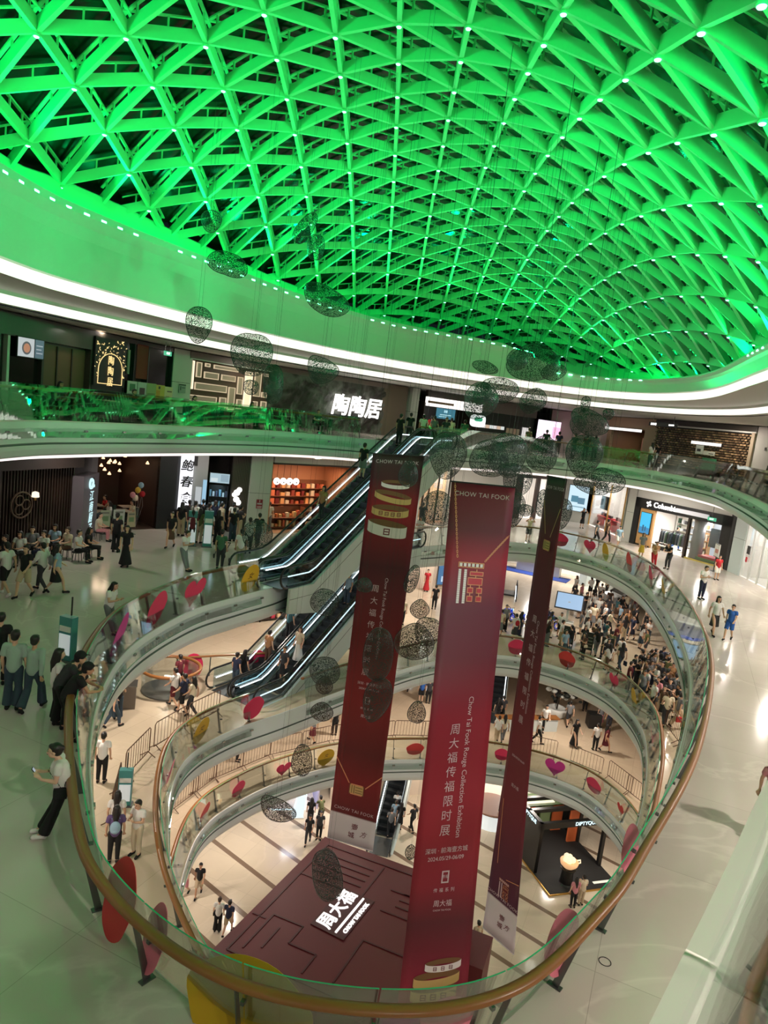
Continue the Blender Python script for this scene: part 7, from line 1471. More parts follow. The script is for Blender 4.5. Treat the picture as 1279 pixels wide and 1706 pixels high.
Q(11.02,42.21,Z3,-2.07,'phone','white','navy','trousers','with short hair in a white top and navy trousers around the blue motorbikes',hair='short',h=1.69,seed=10,group='crowd around the blue motorbikes')
Q(17.30,43.18,Z3,-1.32,'stand','white','jeans','skirt','with long hair in a white top and jeans skirt by the white car',hair='long',h=1.6,seed=1,group='crowd by the white car')
Q(18.29,44.62,Z3,2.14,'phone','white','jeans','wide','with short hair in a white top and jeans wide trousers by the white car',hair='short',h=1.56,seed=2,group='crowd by the white car')
Q(18.80,46.65,Z3,1.36,'stand','black','charcoal','wide','with short hair in a black top and charcoal wide trousers by the white car',hair='short',h=1.59,seed=3,group='crowd by the white car')
Q(17.19,42.00,Z3,1.30,'stand','olive','charcoal','shorts','with short hair in a olive top and charcoal shorts by the white car',hair='short',h=1.63,seed=4,group='crowd by the white car')
Q(19.63,48.69,Z3,1.97,'walk','white','charcoal','skirt','with short hair in a white top and charcoal skirt by the white car',hair='short',h=1.63,seed=5,group='crowd by the white car')
Q(18.52,45.44,Z3,-2.76,'stand','charcoal','navy','shorts','with short hair in a charcoal top and navy shorts by the white car',hair='short',h=1.62,seed=6,group='crowd by the white car')
Q(19.86,51.73,Z3,1.82,'stand','maroon','grey','shorts','with long hair in a maroon top and grey shorts by the white car',hair='long',h=1.73,seed=7,group='crowd by the white car')
Q(17.36,45.03,Z3,2.40,'walk','navy','navy','skirt','with short hair in a navy top and navy skirt by the white car',hair='short',h=1.62,seed=8,group='crowd by the white car')
Q(1.98,50.36,Z3,3.14,'stand','red','black','trousers','in red far back at the poster wall on the third floor',h=1.68)
Q(3.86,51.26,Z3,3.14,'stand','red','red','dress','in a red dress far back at the poster wall on the third floor',h=1.68)
Q(1.92,42.20,Z3,3.14,'stand','cream','black','trousers','in cream behind the dense pebbles on the third floor',h=1.66)
Q(4.20,46.55,Z3,0.00,'stand','black','black','trousers','in black between the pebbles and the necklace banner',h=1.7)
Q(-6.54,39.36,Z3,3.14,'stand','pink','black','trousers','in pink far back under the upper escalator on the third floor',seed=0,hair='long')
Q(-7.23,38.49,Z3,3.14,'stand','black','black','trousers','in black far back under the upper escalator on the third floor',seed=1,hair='short')
Q(-5.98,40.19,Z3,3.14,'stand','maroon','black','trousers','in maroon far back under the upper escalator on the third floor',seed=2,hair='long')
Q(-7.90,37.66,Z3,3.14,'stand','grey','black','trousers','in grey far back under the upper escalator on the third floor',seed=3,hair='short')
Q(-5.45,41.42,Z3,3.14,'stand','white','black','trousers','in white far back under the upper escalator on the third floor',seed=4,hair='long')
# =================================================================== STICKERS ON THE GLASS
def ring_at(lev, x, y):
    pts = {'four': CA, 'three': CB, 'two': CC}[lev]; c, _ = RC.setdefault(lev, closed_curve(pts, 600)); i = min(range(600), key=lambda k: (c[k][0] - Vector((x, y))).length_squared); return c[i], LEV[lev][3]
RC = {}
def sticker(lev, x, y, shape, col, w, h, label, word='', outer=.03, zc=.55):
    """flat shape stuck on the outside of the leaning pane"""
    (p, nr), e0 = ring_at(lev, x, y); zf = LEV[lev][2]; r0 = e0 - .1 + .38 * (zc + .42) / 1.57 - outer
    t = thing('sticker', (p.x + nr.x * r0, p.y + nr.y * r0, zf + zc), label, 'sticker', atan2(nr.y, nr.x) - pi / 2)
    if shape == 'heart': pts = [(.0625 * w * 16 * sin(a) ** 3 / 2, h * (.0625 * (13 * cos(a) - 5 * cos(2 * a) - 2 * cos(3 * a) - cos(4 * a)) + .08) / 1.9 * 1.05) for a in [2 * pi * i / 40 for i in range(40)]]
    elif shape == 'drop': pts = [(w / 2 * cos(a), h / 2 * sin(a) * (1.15 if sin(a) < 0 and abs(cos(a)) < .2 else 1)) for a in [2 * pi * i / 36 for i in range(36)]]
    else: pts = [(w / 2 * cos(a) * (1 + .05 * sin(5 * a)), h / 2 * sin(a)) for a in [2 * pi * i / 36 for i in range(36)]]
    M = Matrix.Rotation(radians(13.5), 4, 'X')
    cuts = []
    b = MB(); b.prism(pts, -.004, .004); b.xf(M @ UP90); b.build('cutout', mat('sticker_' + col, srgb(*CC_[col]) if col in CC_ else srgb(220, 60, 110), .5), t)
    if word:
        m2 = mat('sticker_print_' + ('dark' if col == 'yellow' else 'pale'), srgb(90, 60, 20) if col == 'yellow' else srgb(244, 190, 200), .5)
        k = text_mb(word, h * .26, depth=0, shear=.2); k.xf(M @ UP90 @ Matrix.Translation((0, h * .08, .006))); k.build('lettering', m2, t)
    return t
CC_.update(hot=(222, 48, 96), magenta=(206, 50, 150), rose=(236, 130, 150), yellow=(214, 172, 36), scarlet=(214, 60, 60))
for a in [('four', -7.08, 18.04, 'oval', 'magenta', 1.0, 1.35, 'tall magenta sticker on the curved glass by the person with dark hair', ''), ('four', -7.16, 20.78, 'oval', 'hot', 1.1, 1.25, 'pink and purple sticker on the fourth floor glass', ''), ('four', -6.32, 23.0, 'heart', 'hot', 1.2, 1.1, 'pink heart sticker on the fourth floor glass beside the green cart', ''), ('four', -5.0, 25.9, 'drop', 'yellow', .95, 1.15, 'yellow balloon sticker at the escalator end of the fourth floor glass', '女'),
  ('four', 12.82, 47, 'oval', 'hot', 1.1, .9, 'round pink sticker on the far rail next to the narrow banner', ''), ('four', 15.85, 45.28, 'heart', 'hot', .9, .9, 'small red heart sticker on the far glass below the black framed store', ''), ('four', 16.2, 43, 'drop', 'yellow', .6, 1.1, 'yellow sticker on the far glass by the yellow skirt', ''), ('four', 15.6, 39.65, 'oval', 'scarlet', .7, 1.2, 'red sticker on the far glass next to the person in tan', ''), ('four', 14.77, 35.97, 'oval', 'hot', .7, 1.2, 'hot pink tall sticker on the glass of the far curve', ''), ('four', 14.24, 32.86, 'drop', 'yellow', .7, 1.1, 'yellow sticker on the curve before the white T-shirt walker', ''),
  ('four', -2.87, 8.41, 'oval', 'scarlet', .8, 1.1, 'red and pink sticker on the near glass by the leaning people', ''), ('four', -2.3, 7.6, 'oval', 'rose', .4, .9, 'narrow pink sticker on the near glass next to the red one', ''), ('four', 1.5, 7.05, 'oval', 'rose', .7, .45, 'pink sticker low on the near glass at the foot of the necklace banner', ''), ('four', .95, 6.9, 'oval', 'magenta', .5, .3, 'magenta sticker at the lower edge of the near glass', ''), ('four', 3.2, 8.5, 'oval', 'rose', 1.0, .8, 'large pale pink sticker on the near glass beside the narrow banner foot', ''), ('four', 5.1, 10.9, 'oval', 'rose', 1.0, .8, 'pale pink sticker farther along the near glass before the black pavilion', ''),
  ('three', -5.97, 24.31, 'drop', 'yellow', .85, 1.15, 'yellow balloon sticker on the third floor glass', '女'), ('three', -4.64, 27.01, 'oval', 'hot', 1.0, 1.1, 'hot pink sticker at the lower escalator foot', ''), ('three', 8.64, 39.4, 'oval', 'hot', 1.0, 1.0, 'pink sticker on the third floor glass beside the necklace banner', ''), ('three', 11.26, 37.8, 'oval', 'scarlet', 1.0, 1.0, 'red sticker on the third floor glass past the narrow banner', ''), ('three', 12.69, 34.9, 'heart', 'hot', .8, .9, 'small pink heart sticker on the third floor glass', ''), ('three', 13.53, 32.8, 'drop', 'yellow', .7, 1.2, 'yellow sticker on the third floor glass in front of the queue', ''), ('three', 12.43, 28.7, 'oval', 'rose', .7, 1.1, 'pale red sticker on the third floor glass near the crowd barriers', ''), ('three', -5.74, 21.12, 'oval', 'rose', .7, 1.1, 'rose sticker on the third floor glass above the white totem', ''),
  ('two', -5.88, 30.53, 'oval', 'hot', .8, .9, 'pink sticker on the lowest glass ring beside the dark barriers', ''), ('two', -6.44, 28.0, 'oval', 'scarlet', .7, 1.0, 'red sticker at the end of the lowest glass ring', ''), ('two', -3.91, 32.83, 'heart', 'hot', .9, .8, 'pink heart sticker on the lowest glass ring', ''), ('two', -1.72, 34.32, 'drop', 'yellow', 1.0, 1.0, 'round yellow sticker on the lowest glass ring next to the gold rings banner', '女'), ('two', 3.24, 36.1, 'oval', 'scarlet', 1.0, .8, 'red sticker on the lowest glass ring between the two big banners', ''), ('two', 8.15, 36.6, 'oval', 'hot', .8, .8, 'pink sticker on the lowest glass ring beside the narrow banner', ''), ('two', 11.26, 36.5, 'heart', 'magenta', 1.1, 1.1, 'magenta heart sticker on the lowest glass ring', ''), ('two', 12.9, 34.6, 'oval', 'hot', 1.0, .9, 'patterned pink sticker on the lowest glass ring', ''), ('two', 13.7, 32.4, 'heart', 'scarlet', .6, .7, 'small red heart sticker at the far curve of the lowest ring', '')]: sticker(*a)
t = sticker('four', -.85, 7.1, 'oval', 'yellow', 1.6, 1.15, 'big yellow sun sticker with a few short rays on the nearest glass', '', .04, .35)
for k in range(5): b = MB(); b.bar((-.2 + .11 * k, .135, .54), (-.22 + .13 * k, .155, .64), .03, .008); b.build('ray', mat('sticker_yellow', (0, 0, 0)), t)
(p, nr), e0 = ring_at('four', -1.65, 7.25); t = thing('sale_sticker', (p.x + nr.x * (e0 + .02), p.y + nr.y * (e0 + .02), Z4 + .62), 'small white sticker with red sale lettering on the nearest glass', 'sticker', atan2(nr.y, nr.x) - pi / 2)
b = MB(); b.add([(-.16, -.012, -.12), (.16, -.012, -.12), (.16, .03, .1), (-.16, .03, .1)], [(0, 1, 2, 3)]); b.build('paper', mat('sticker_paper', srgb(206, 176, 156), .5), t); b = text_mb('SALE', .13, offset=.015); b.xf(Matrix.Translation((0, -.01, .03)) @ Matrix.Rotation(radians(11), 4, 'X') @ UP90); b.build('lettering', mat('sale_red', srgb(190, 30, 36), .5), t)
# =================================================================== CROWD BARRIERS
M_BAR = mat('barrier_steel', srgb(104, 78, 62), .35, .6); bar0 = None
def barrier_run(pts, z, group, label):
    global bar0
    for a, c in zip(pts, pts[1:]):
        a, c = Vector(a), Vector(c); L = (c - a).length; n = max(1, round(L / 1.9))
        for i in range(n):
            p = a.lerp(c, (i + .5) / n); an = atan2((c - a).y, (c - a).x)
            if bar0 is None:
                bar0 = thing('crowd_barrier', (0, 0, 0), label, 'barrier', 0, group); b = MB(); w = .92
                b.tube([(-w, 0, .18), (-w, 0, 1.0), (-w + .08, 0, 1.08), (w - .08, 0, 1.08), (w, 0, 1.0), (w, 0, .18)], .02, 6, True); b.build('frame', M_BAR, bar0)
                for k in range(9): x = -w + .184 * (k + 1); b = MB(); b.tube([(x, 0, .19), (x, 0, 1.07)], .009, 5); b.build('bar', M_BAR, bar0)
                for x in (-w + .1, w - .1): b = MB(); b.tube([(x, -.28, .02), (x, -.2, .06), (x, 0, .2), (x, .2, .06), (x, .28, .02)], .018, 6); b.build('foot', M_BAR, bar0)
                o = bar0
            else: o = dup(bar0)
            o['label'] = label; o['group'] = group; o.location = (p.x, p.y, z); o.rotation_euler = (0, 0, an)
barrier_run([(-6.75, 18.4), (-7.4, 21.0), (-7.2, 23.3), (-6.5, 25.2), (-5.7, 26.9)], Z3, 'barriers on the third floor curve', 'brown steel crowd barrier in the curved row behind the third floor glass')
barrier_run([(14.3, 31.3), (14.2, 29.2), (13.6, 27.3)], Z3, 'barriers at the queue', 'brown steel crowd barrier holding back the third floor queue')
barrier_run([(-7.6, 28.6), (-6.6, 31.3), (-4.4, 34.2), (-1.4, 36.6), (2.2, 38.2), (5.5, 39.0)], Z2, 'barriers on the second floor, inner row', 'brown steel crowd barrier in the long row behind the lowest glass ring')
barrier_run([(9.4, 38.6), (12, 38.0), (14.2, 36.4), (15.4, 33.6)], Z2, 'barriers on the second floor, outer curve', 'brown steel crowd barrier on the outer curve of the second floor')
# stools for those who sit outside the terrace
for (x, y, z, f, lab) in SEATS:
    t = thing('stool', (x, y, z), 'stool under ' + lab, 'stool', f); b = MB(); b.lathe([(.2, .36), (.22, .38), (.22, .4), (.2, .41)], n=16); b.build('seat', mat('stool_black', srgb(30, 30, 32), .6), t)
    for a in range(4): b = MB(); b.tube([(.15 * cos(a * pi / 2 + .8), .15 * sin(a * pi / 2 + .8), .36), (.19 * cos(a * pi / 2 + .8), .19 * sin(a * pi / 2 + .8), 0)], .013, 6); b.build('leg', M_BLACK, t)
# =================================================================== TERRACE OF THE RESTAURANT
M_CHAIR = mat('dark_green_chair', srgb(52, 78, 68), .6); M_TABLE = mat('pale_table_top', srgb(176, 170, 156), .35)
ce_, Le_ = closed_curve(CE, 400); ch0 = tb0 = None; di = 0; rng = random.Random(4)
for k in range(0, 400):
    p, nr = ce_[k]
    if not (p.x < -1.5 and p.y > 17) or k % 6: continue
    q = p + nr * 1.7; an = atan2(nr.y, nr.x)
    if tb0 is None:
        tb0 = thing('dining_table', (0, 0, 0), 'x', 'table'); bx(-.4, .4, -.4, .4, .72, .75).build('tabletop', M_TABLE, tb0); b = MB(); b.lathe([(.04, .02), (.04, .72)], n=8); b.build('column', M_BLACK, tb0); b = MB(); b.lathe([(.26, 0), (.25, .02), (.04, .03)], n=12); b.build('base', M_BLACK, tb0); o = tb0
        ch0 = thing('dining_chair', (0, 0, 0), 'x', 'chair'); bx(-.24, .24, -.24, .24, .42, .48).build('seat', M_CHAIR, ch0); b = MB()
        for i in range(7):
            a = pi * .12 + pi * .76 * i / 6; b.v += [(-.27 * cos(a), -.27 * sin(a), .48), (-.28 * cos(a), -.3 * sin(a), .86), (-.24 * cos(a), -.24 * sin(a), .48), (-.25 * cos(a), -.27 * sin(a), .86)]
        for i in range(6): s = 4 * i; b.f += [(s, s + 4, s + 5, s + 1), (s + 2, s + 3, s + 7, s + 6), (s + 1, s + 5, s + 7, s + 3)]; b.m += [0, 0, 0]
        b.build('backrest', M_CHAIR, ch0)
        for x in (-.2, .2):
            for y in (-.2, .2): b = MB(); b.tube([(x, y, .42), (x * 1.25, y * 1.25, 0)], .014, 6); b.build('leg', M_BLACK, ch0)
    else: o = dup(tb0)
    o['label'] = 'square cafe table in the restaurant row behind the top floor glass'; o['group'] = 'cafe tables along the top floor glass'; o.location = (q.x, q.y, Z5); o.rotation_euler = (0, 0, an)
    for side in (-1, 1):
        for fx in (0,):
            c = ch0 if di == 0 else dup(ch0); di += 1; s = q + Vector((nr.x, nr.y)) * side * .62; c.location = (s.x, s.y, Z5); c.rotation_euler = (0, 0, an - pi / 2 + (0 if side < 0 else pi) + rng.uniform(-.2, .2)); c['group'] = 'dark green chairs ' + ('next to the glass' if side < 0 else 'on the shop side'); c['label'] = 'dark green cafe chair of the top floor terrace, ' + ('backing onto the glass' if side < 0 else 'on the shop side of its table')
    if k % 12 == 0:
        s = q + nr * .6; cl = ['white', 'black', 'charcoal', 'cream', 'navy', 'grey', 'maroon', 'olive', 'tan', 'green', 'pink', 'lightblue', 'beige'][di // 4 % 13]
        person(s.x, s.y, Z5, an + pi / 2, 'sit', cl, 'black', 'trousers', 'person in %s dining on the top floor terrace behind the glass' % cl, ['short', 'long', 'tail'][di % 3], 1.68, seed=di)
w = q4(3)
for k, (x, y) in enumerate(((.6, 1.1), (1.9, 1.3), (2.7, 2.4), (1.1, 2.9))):
    nm = ['first table from the street side', 'table beside the balloons', 'table by the inner wall', 'rear table'][k]
    o = dup(tb0); o.location = w.at(x, y, 0); o.rotation_euler = (0, 0, w.ang); o['label'] = 'small square table in the dim restaurant, ' + nm; o['group'] = 'tables of the dim restaurant'
    for sx in (-1, 1):
        c = dup(ch0); c.location = w.at(x + .62 * sx, y, 0); c.rotation_euler = (0, 0, w.ang + pi / 2 * sx); c['label'] = 'dark chair at the ' + nm + ' of the dim restaurant'; c['group'] = 'chairs at the ' + nm
    p = w.at(x + .6, y, 0); person(p.x, p.y, p.z, w.ang + pi / 2, 'sit', ['white', 'cream', 'black', 'red'][k], 'black', 'trousers', 'person in %s eating at the %s of the dim restaurant' % (['white', 'cream', 'black', 'red'][k], nm), ['long', 'short'][k % 2], 1.66, seed=k)
for k, (x, z, c) in enumerate(((2.05, 1.7, 'pink'), (2.3, 1.95, 'yellow'), (2.2, 1.55, 'cream'), (2.55, 1.75, 'red'), (2.45, 2.2, 'lightblue'))):
    t = thing('balloon', w.at(x, .4, z), '%s balloon of the cluster before the dim restaurant' % c.replace('light', 'light '), 'balloon'); b = MB(); b.ball((0, 0, 0), .14, 14, 0, (1, 1, 1.15)); b.build('skin', cloth(c), t, True); b = MB(); b.tube([(0, 0, -.15), (.05, .02, -.6), (2.3 - x, 0, -z + .02)], .004, 4); b.build('string', M_WHITE, t)
# =================================================================== GREEN AND WHITE TOTEMS, KIOSK, CARTS
def totem(x, y, z, rz, label, h=1.2):
    t = thing('info_totem', (x, y, z), label, 'totem', rz); bx(-.2, .2, -.11, .11, .05, h).build('body', mat('totem_teal', srgb(70, 140, 138), .4), t); bx(-.17, .17, -.13, -.11, .2, h * .62).build('lower_sheet', emis('totem_sheet', (.75, .82, .85), .35, (.6, .6, .6)), t); bx(-.17, .17, -.13, -.11, h * .68, h * .8).build('upper_sheet', M_WHITE, t); bx(-.25, .25, -.16, .16, 0, .05).build('foot', M_STEEL, t); bx(-.015, .015, .07, .1, h, h + .5).build('pole', M_DSTEEL, t)
totem(-7.75, 17.3, Z4, -.3, 'teal and white totem behind the curved fourth floor glass'); totem(-6.9, 19.98, Z3, .2, 'green and white totem inside the brown barriers on the third floor'); totem(-8.9, 32.3, Z4, .3, 'first teal totem of the pair by the menu boards', 1.7); totem(-8.2, 32.5, Z4, .3, 'second teal totem of the pair by the menu boards', 1.75)
t = thing('round_kiosk', (-8.3, 28.6, Z3), 'round glass kiosk with a wooden counter ring on the third floor', 'kiosk'); b = MB(); b.tube([(1.25 * cos(2 * pi * i / 32), 1.25 * sin(2 * pi * i / 32), 1.05) for i in range(32)], .07, 8, True); b.build('counter_ring', M_WOOD, t, True); b = MB(); b.lathe([(1.15, .05), (1.2, 1.0)], n=32); b.build('glass_drum', M_GLASS, t); b = MB(); b.lathe([(1.16, 0), (1.16, .06)], n=32); b.build('base', M_STEEL, t)
t = thing('bin_cabinet', (-9.4, 26.6, Z3), 'grey steel cabinet next to the round kiosk', 'cabinet', .3); bx(-.35, .35, -.3, .3, 0, .95).build('body', mat('cabinet_grey', srgb(120, 110, 100), .4), t); bx(-.38, .38, -.33, .33, .95, 1.0).build('top', M_STEEL, t)
# second balustrade and shops far behind on the third floor
t = thing('far_balustrade', (-9.2, 29.5, Z3), 'far glass balustrade with wooden rail under the upper escalator on the third floor', 'railing', radians(28))
for k in range(7): bx(.9 + 1.5 * k, 2.36 + 1.5 * k, -.01, .01, .05, 1.1).build('glass_panel', [M_GLASS], t); bx(.86 + 1.5 * k, .9 + 1.5 * k, -.03, .03, 0, 1.0).build('post', M_STEEL, t)
b = MB(); b.tube([(.8, -.1, 1.0), (11.4, -.1, 1.0)], .05, 8); b.build('handrail', M_WOOD, t)
for k, x in enumerate((1.6, 4.6, 7.4)): o = MB().prism([(.45 * cos(a), .6 * sin(a)) for a in [2 * pi * i / 20 for i in range(20)]], -.01, .01).xf(UP90).build('sticker', mat('sticker_hot', (0, 0, 0))); p = t.matrix_basis if False else Matrix.Translation(t.location) @ Matrix.Rotation(radians(28), 4, 'Z'); o.matrix_world = p @ Matrix.Translation((x, -.04, .55)); tag(o, ['pink oval sticker on the far balustrade by the round kiosk', 'pink oval sticker midway on the far balustrade', 'pink oval sticker on the far balustrade behind the escalator riders'][k], 'sticker')
class Wl(Wall):
    def __init__(s, a, b, zf): s.a = Vector(a); b = Vector(b); s.L = (b - s.a).length; s.ang = atan2(b.y - s.a.y, b.x - s.a.x); s.zf = zf
w = Wl((-14, 33), (-3, 42), Z3); slab_wall(w, 0, w.L, 0, 4.3, mat('dark_shop_wall', srgb(52, 40, 36), .5), 'wall_third_floor_shops', .6, .8)
shelf_unit(w, 1, 6, .2, 2.4, 4, M_DWOOD, 'dark fashion shelf far back on the third floor', [srgb(206, 160, 100), srgb(150, 50, 60), srgb(230, 210, 180), srgb(70, 60, 60)], 'goods on the third floor shelf', 'small goods on the dark fashion shelf', .4, 14); shelf_unit(w, 7, 12.5, .2, 2.4, 4, M_DWOOD, 'second dark fashion shelf behind the lower escalator', [srgb(190, 60, 80), srgb(226, 190, 150), srgb(90, 70, 60)], 'goods on the second third floor shelf', 'small goods on the second dark shelf', .4, 14); shop_light(w, 4, -1.5, 4, 40, LIGHT_WARM); shop_light(w, 10, -1.5, 4, 40, LIGHT_WARM)
t = wthing(w, 'lit_name_sign', 3.2, -.3, 1.3, 'small cyan lit shop name behind the far balustrade', 'sign'); [bx(-.75 + .3 * k, -.55 + .3 * k, -.02, .02, -.1, .12).build('lit_block', M_LITC, t) for k in (0, 1, 3, 4)]; bx(-.9, .9, .02, .5, -.25, .25).build('sign_box', M_DSTEEL, t)
w = Wl((-1, 50), (8, 54), Z3); slab_wall(w, 0, w.L, 0, 4.3, mat('cream_shop_wall', srgb(226, 208, 188), .5), 'wall_third_floor_cream'); shop_light(w, 5, -2, 4, 120)
screen(w, 6.1, 7.6, -.3, .4, 2.6, [(0, 0, 1, 1, (.05, .2, .42), .8), (.1, .7, .5, .9, (.7, .8, .9), .9), (.2, .1, .9, .3, (.6, .75, .9), .9)], 'blue lit poster stand between the two big banners')
w = Wl((14, 66), (26, 60), Z3); slab_wall(w, -8, w.L, 0, 4.3, M_INTW, 'wall_car_showroom'); shop_light(w, 2, -3, 4, 420); shop_light(w, 8, -3, 4, 420)
t = wthing(w, 'showroom_carpet', 1, -3, 0, 'deep blue carpet of the bright showroom on the third floor', 'carpet'); bx(-4, 4, -1, 1, 0, .03).build('carpet', mat('blue_carpet', srgb(30, 60, 140), .8), t)
t = wthing(w, 'showroom_desk', 2, -2.2, 0, 'white curved desk in the bright showroom', 'desk'); bx(-2, 2, -.4, .4, 0, 1.05).build('front', M_WHITE, t); bx(-2.1, 2.1, -.5, .5, 1.05, 1.12).build('top', M_WHITE, t)
for k, (x, y) in enumerate(((20.4, 58.8), (22.4, 57.2), (18.6, 60.5))): t = thing('column', (x, y, Z3), None, None, .4); t['kind'] = 'structure'; bx(-.5, .5, -.5, .5, 0, 2).build('lower_cladding', mat('teal_white_column', (0, 0, 0)), t); bx(-.5, .5, -.5, .5, 2.02, 4.4).build('upper_cladding', mat('teal_white_column', (0, 0, 0)), t)
poster(Wl((20.1, 58.1), (21, 58.5), Z3), 0, .5, -.1, 1.3, 2.2, srgb(190, 50, 50), [(.2, .5, .8, .8, srgb(230, 220, 216))], 'red notice on the pale column by the white car')
# white car
t = thing('car', (20.3, 54.6, Z3), 'white car on show behind the third floor crowd', 'car', radians(200))
prof = [(-2.2, .35), (-2.25, .7), (-2.0, .85), (-1.3, .92), (-.6, 1.38), (.6, 1.42), (1.4, .98), (2.15, .85), (2.25, .5), (2.1, .3)]
b = MB(); n = len(prof); b.add([(x, -.85, z) for x, z in prof] + [(x, .85, z) for x, z in prof], [tuple(range(n)), tuple(reversed(range(n, 2 * n)))] + [(i, n + i, n + (i + 1) % n, (i + 1) % n) for i in range(n)]); b.build('body', mat('car_white', srgb(236, 238, 240), .15, coat=1), t, bevel=.08)
b = MB(); b.add([(-1.15, -.87, .95), (-.6, -.87, 1.32), (.55, -.87, 1.35), (1.2, -.87, .98), (-1.15, .87, .95), (-.6, .87, 1.32), (.55, .87, 1.35), (1.2, .87, .98)], [(0, 1, 2, 3), (4, 7, 6, 5)]); b.build('side_windows', M_TINT, t); b = MB(); b.add([(1.32, -.75, 1.03), (.68, -.72, 1.4), (.68, .72, 1.4), (1.32, .75, 1.03)], [(0, 1, 2, 3)]); b.build('windscreen', M_TINT, t)
for x in (-1.4, 1.4):
    for y in (-.86, .86): b = MB(); b.lathe([(.2, -.09), (.33, -.09), (.34, 0), (.33, .09), (.2, .09)], n=20); b.xf(Matrix.Translation((x, y * .95, .34)) @ Matrix.Rotation(pi / 2, 4, 'X')); b.build('wheel', M_BLACK, t)
for y in (-.6, .6): bx(2.18, 2.27, y - .15, y + .15, .6, .72).build('headlight', M_LIT, t)
# blue motorbikes
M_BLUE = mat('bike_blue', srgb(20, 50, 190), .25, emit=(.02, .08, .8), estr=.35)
for k, (x, y, a) in enumerate(((8.9, 45.4, .6), (9.8, 44.3, 1.2), (12.0, 45.6, 2.0))):
    t = thing('motorbike', (x, y, Z3), ['blue motorbike with raised handlebars beside the necklace banner', 'second blue motorbike, in front of the raised one', 'blue motorbike half hidden by the narrow banner'][k], 'motorbike', a)
    for wx in (-.7, .7): b = MB(); b.tube([(wx + .28 * cos(2 * pi * i / 20), 0, .32 + .28 * sin(2 * pi * i / 20)) for i in range(20)], .06, 8, True); b.build('wheel', M_BLACK, t); b = MB(); b.tube([(wx + .17 * cos(2 * pi * i / 14), 0, .32 + .17 * sin(2 * pi * i / 14)) for i in range(14)], .03, 6, True); b.build('rim', M_BLUE, t)
    b = MB(); limb(b, [(-.35, 0, .72), (.1, 0, .82), (.45, 0, .78)], [.14, .2, .13], 10); b.build('tank', M_BLUE, t, True); b = MB(); limb(b, [(-.8, 0, .86), (-.4, 0, .78), (-.1, 0, .76)], [.06, .12, .1], 8); b.build('seat', M_BLACK, t, True); b = MB(); b.ball((.05, 0, .45), .24, 10, 0, (1.2, .7, 1)); b.build('engine', M_DSTEEL, t, True)
    for s in (-1, 1): b = MB(); b.tube([(.7, s * .07, .32), (.5, s * .09, .95)], .035, 6); b.build('fork', M_BLUE, t); b = MB(); b.tube([(.48, s * .04, .98), (.42, s * .36, 1.1)], .02, 6); b.build('handlebar', M_BLACK, t)
    b = MB(); b.ball((.62, 0, .85), .11, 8, 0, (.7, 1.1, 1)); b.build('headlight', M_LITC, t, True)
t = thing('tilted_screen', (13.6, 47.4, Z3), 'tilted pale blue screen board standing in the third floor showroom', 'screen', -.3); M = Matrix.Translation((0, 0, 1.5)) @ Matrix.Rotation(radians(-40), 4, 'X'); b = MB(); b.box((0, 0, 0), (1.9, .06, 1.3), 0, 0, M); b.build('bezel', M_BLACK, t); b = MB(); b.box((0, -.035, 0), (1.75, .02, 1.15), 0, 0, M); b.build('display', emis('tilt_blue', (.4, .6, .85), .9), t); bx(-.08, .08, -.1, .1, 0, 1.5).build('stand', M_WHITE, t); bx(-.5, .5, -.4, .4, 0, .06).build('foot', M_WHITE, t)
for k in range(3): t = thing('menu_board', (12.2 + 1.0 * k, 41.6 - .7 * k, Z3), ['first', 'second', 'third'][k] + ' of three black menu boards behind the third floor glass, counted from the narrow banner', 'sign', -.4); bx(-.35, .35, -.03, .03, .25, 1.35).build('board', mat('menu_black', srgb(40, 50, 44), .4), t); [bx(-.28, .28, -.036, -.03, .4 + .2 * j, .44 + .2 * j).build('menu_line', mat('menu_line', srgb(150, 160, 140), .5), t) for j in range(4)]; [bx(x, x + .03, -.2, .2, 0, .25).build('leg', M_BLACK, t) for x in (-.33, .3)]
# =================================================================== SECOND FLOOR: planter and trolley
t = thing('planter', (13.0, 44.2, Z2), 'round white planter with black and white leaves on the second floor', 'plant'); b = MB(); b.lathe([(.45, 0), (.62, .15), (.66, .5), (.6, .62), (.54, .62), (.5, .5)], n=24); b.build('pot', M_WHITE, t, True); b = MB(); b.tube([(0, 0, .5), (.05, .1, 1.4), (.1, .1, 2.2)], .05, 6); b.build('stem', M_DWOOD, t)
rng = random.Random(2); b = MB()
for i in range(60): b.ball((rng.gauss(.3, .5), rng.gauss(.3, .5), rng.uniform(1.1, 2.8)), rng.uniform(.12, .24), 6, i % 2, (1, 1, .6))
o = b.build('foliage', [mat('leaf_black', srgb(24, 30, 24), .6), mat('leaf_white', srgb(220, 222, 214), .6)], t, True)
t = thing('display_cube', (15.2, 43.2, Z2), 'small black display cube on the second floor', 'display'); bx(-.4, .4, -.4, .4, .06, .9).build('body', M_BLACK, t); bx(-.42, .42, -.42, .42, .9, .94).build('top', M_DSTEEL, t); bx(-.35, .35, -.35, .35, 0, .06).build('plinth', M_DSTEEL, t)
t = thing('low_counter', (10.5, 41.5, Z2), 'long low timber edged counter on the second floor between the slim banners', 'counter', .25); bx(-2, 2, -.25, .25, .0, .8).build('front', M_FASCIA, t); bx(-2.1, 2.1, -.3, .3, .8, .87).build('top', M_WOOD, t)
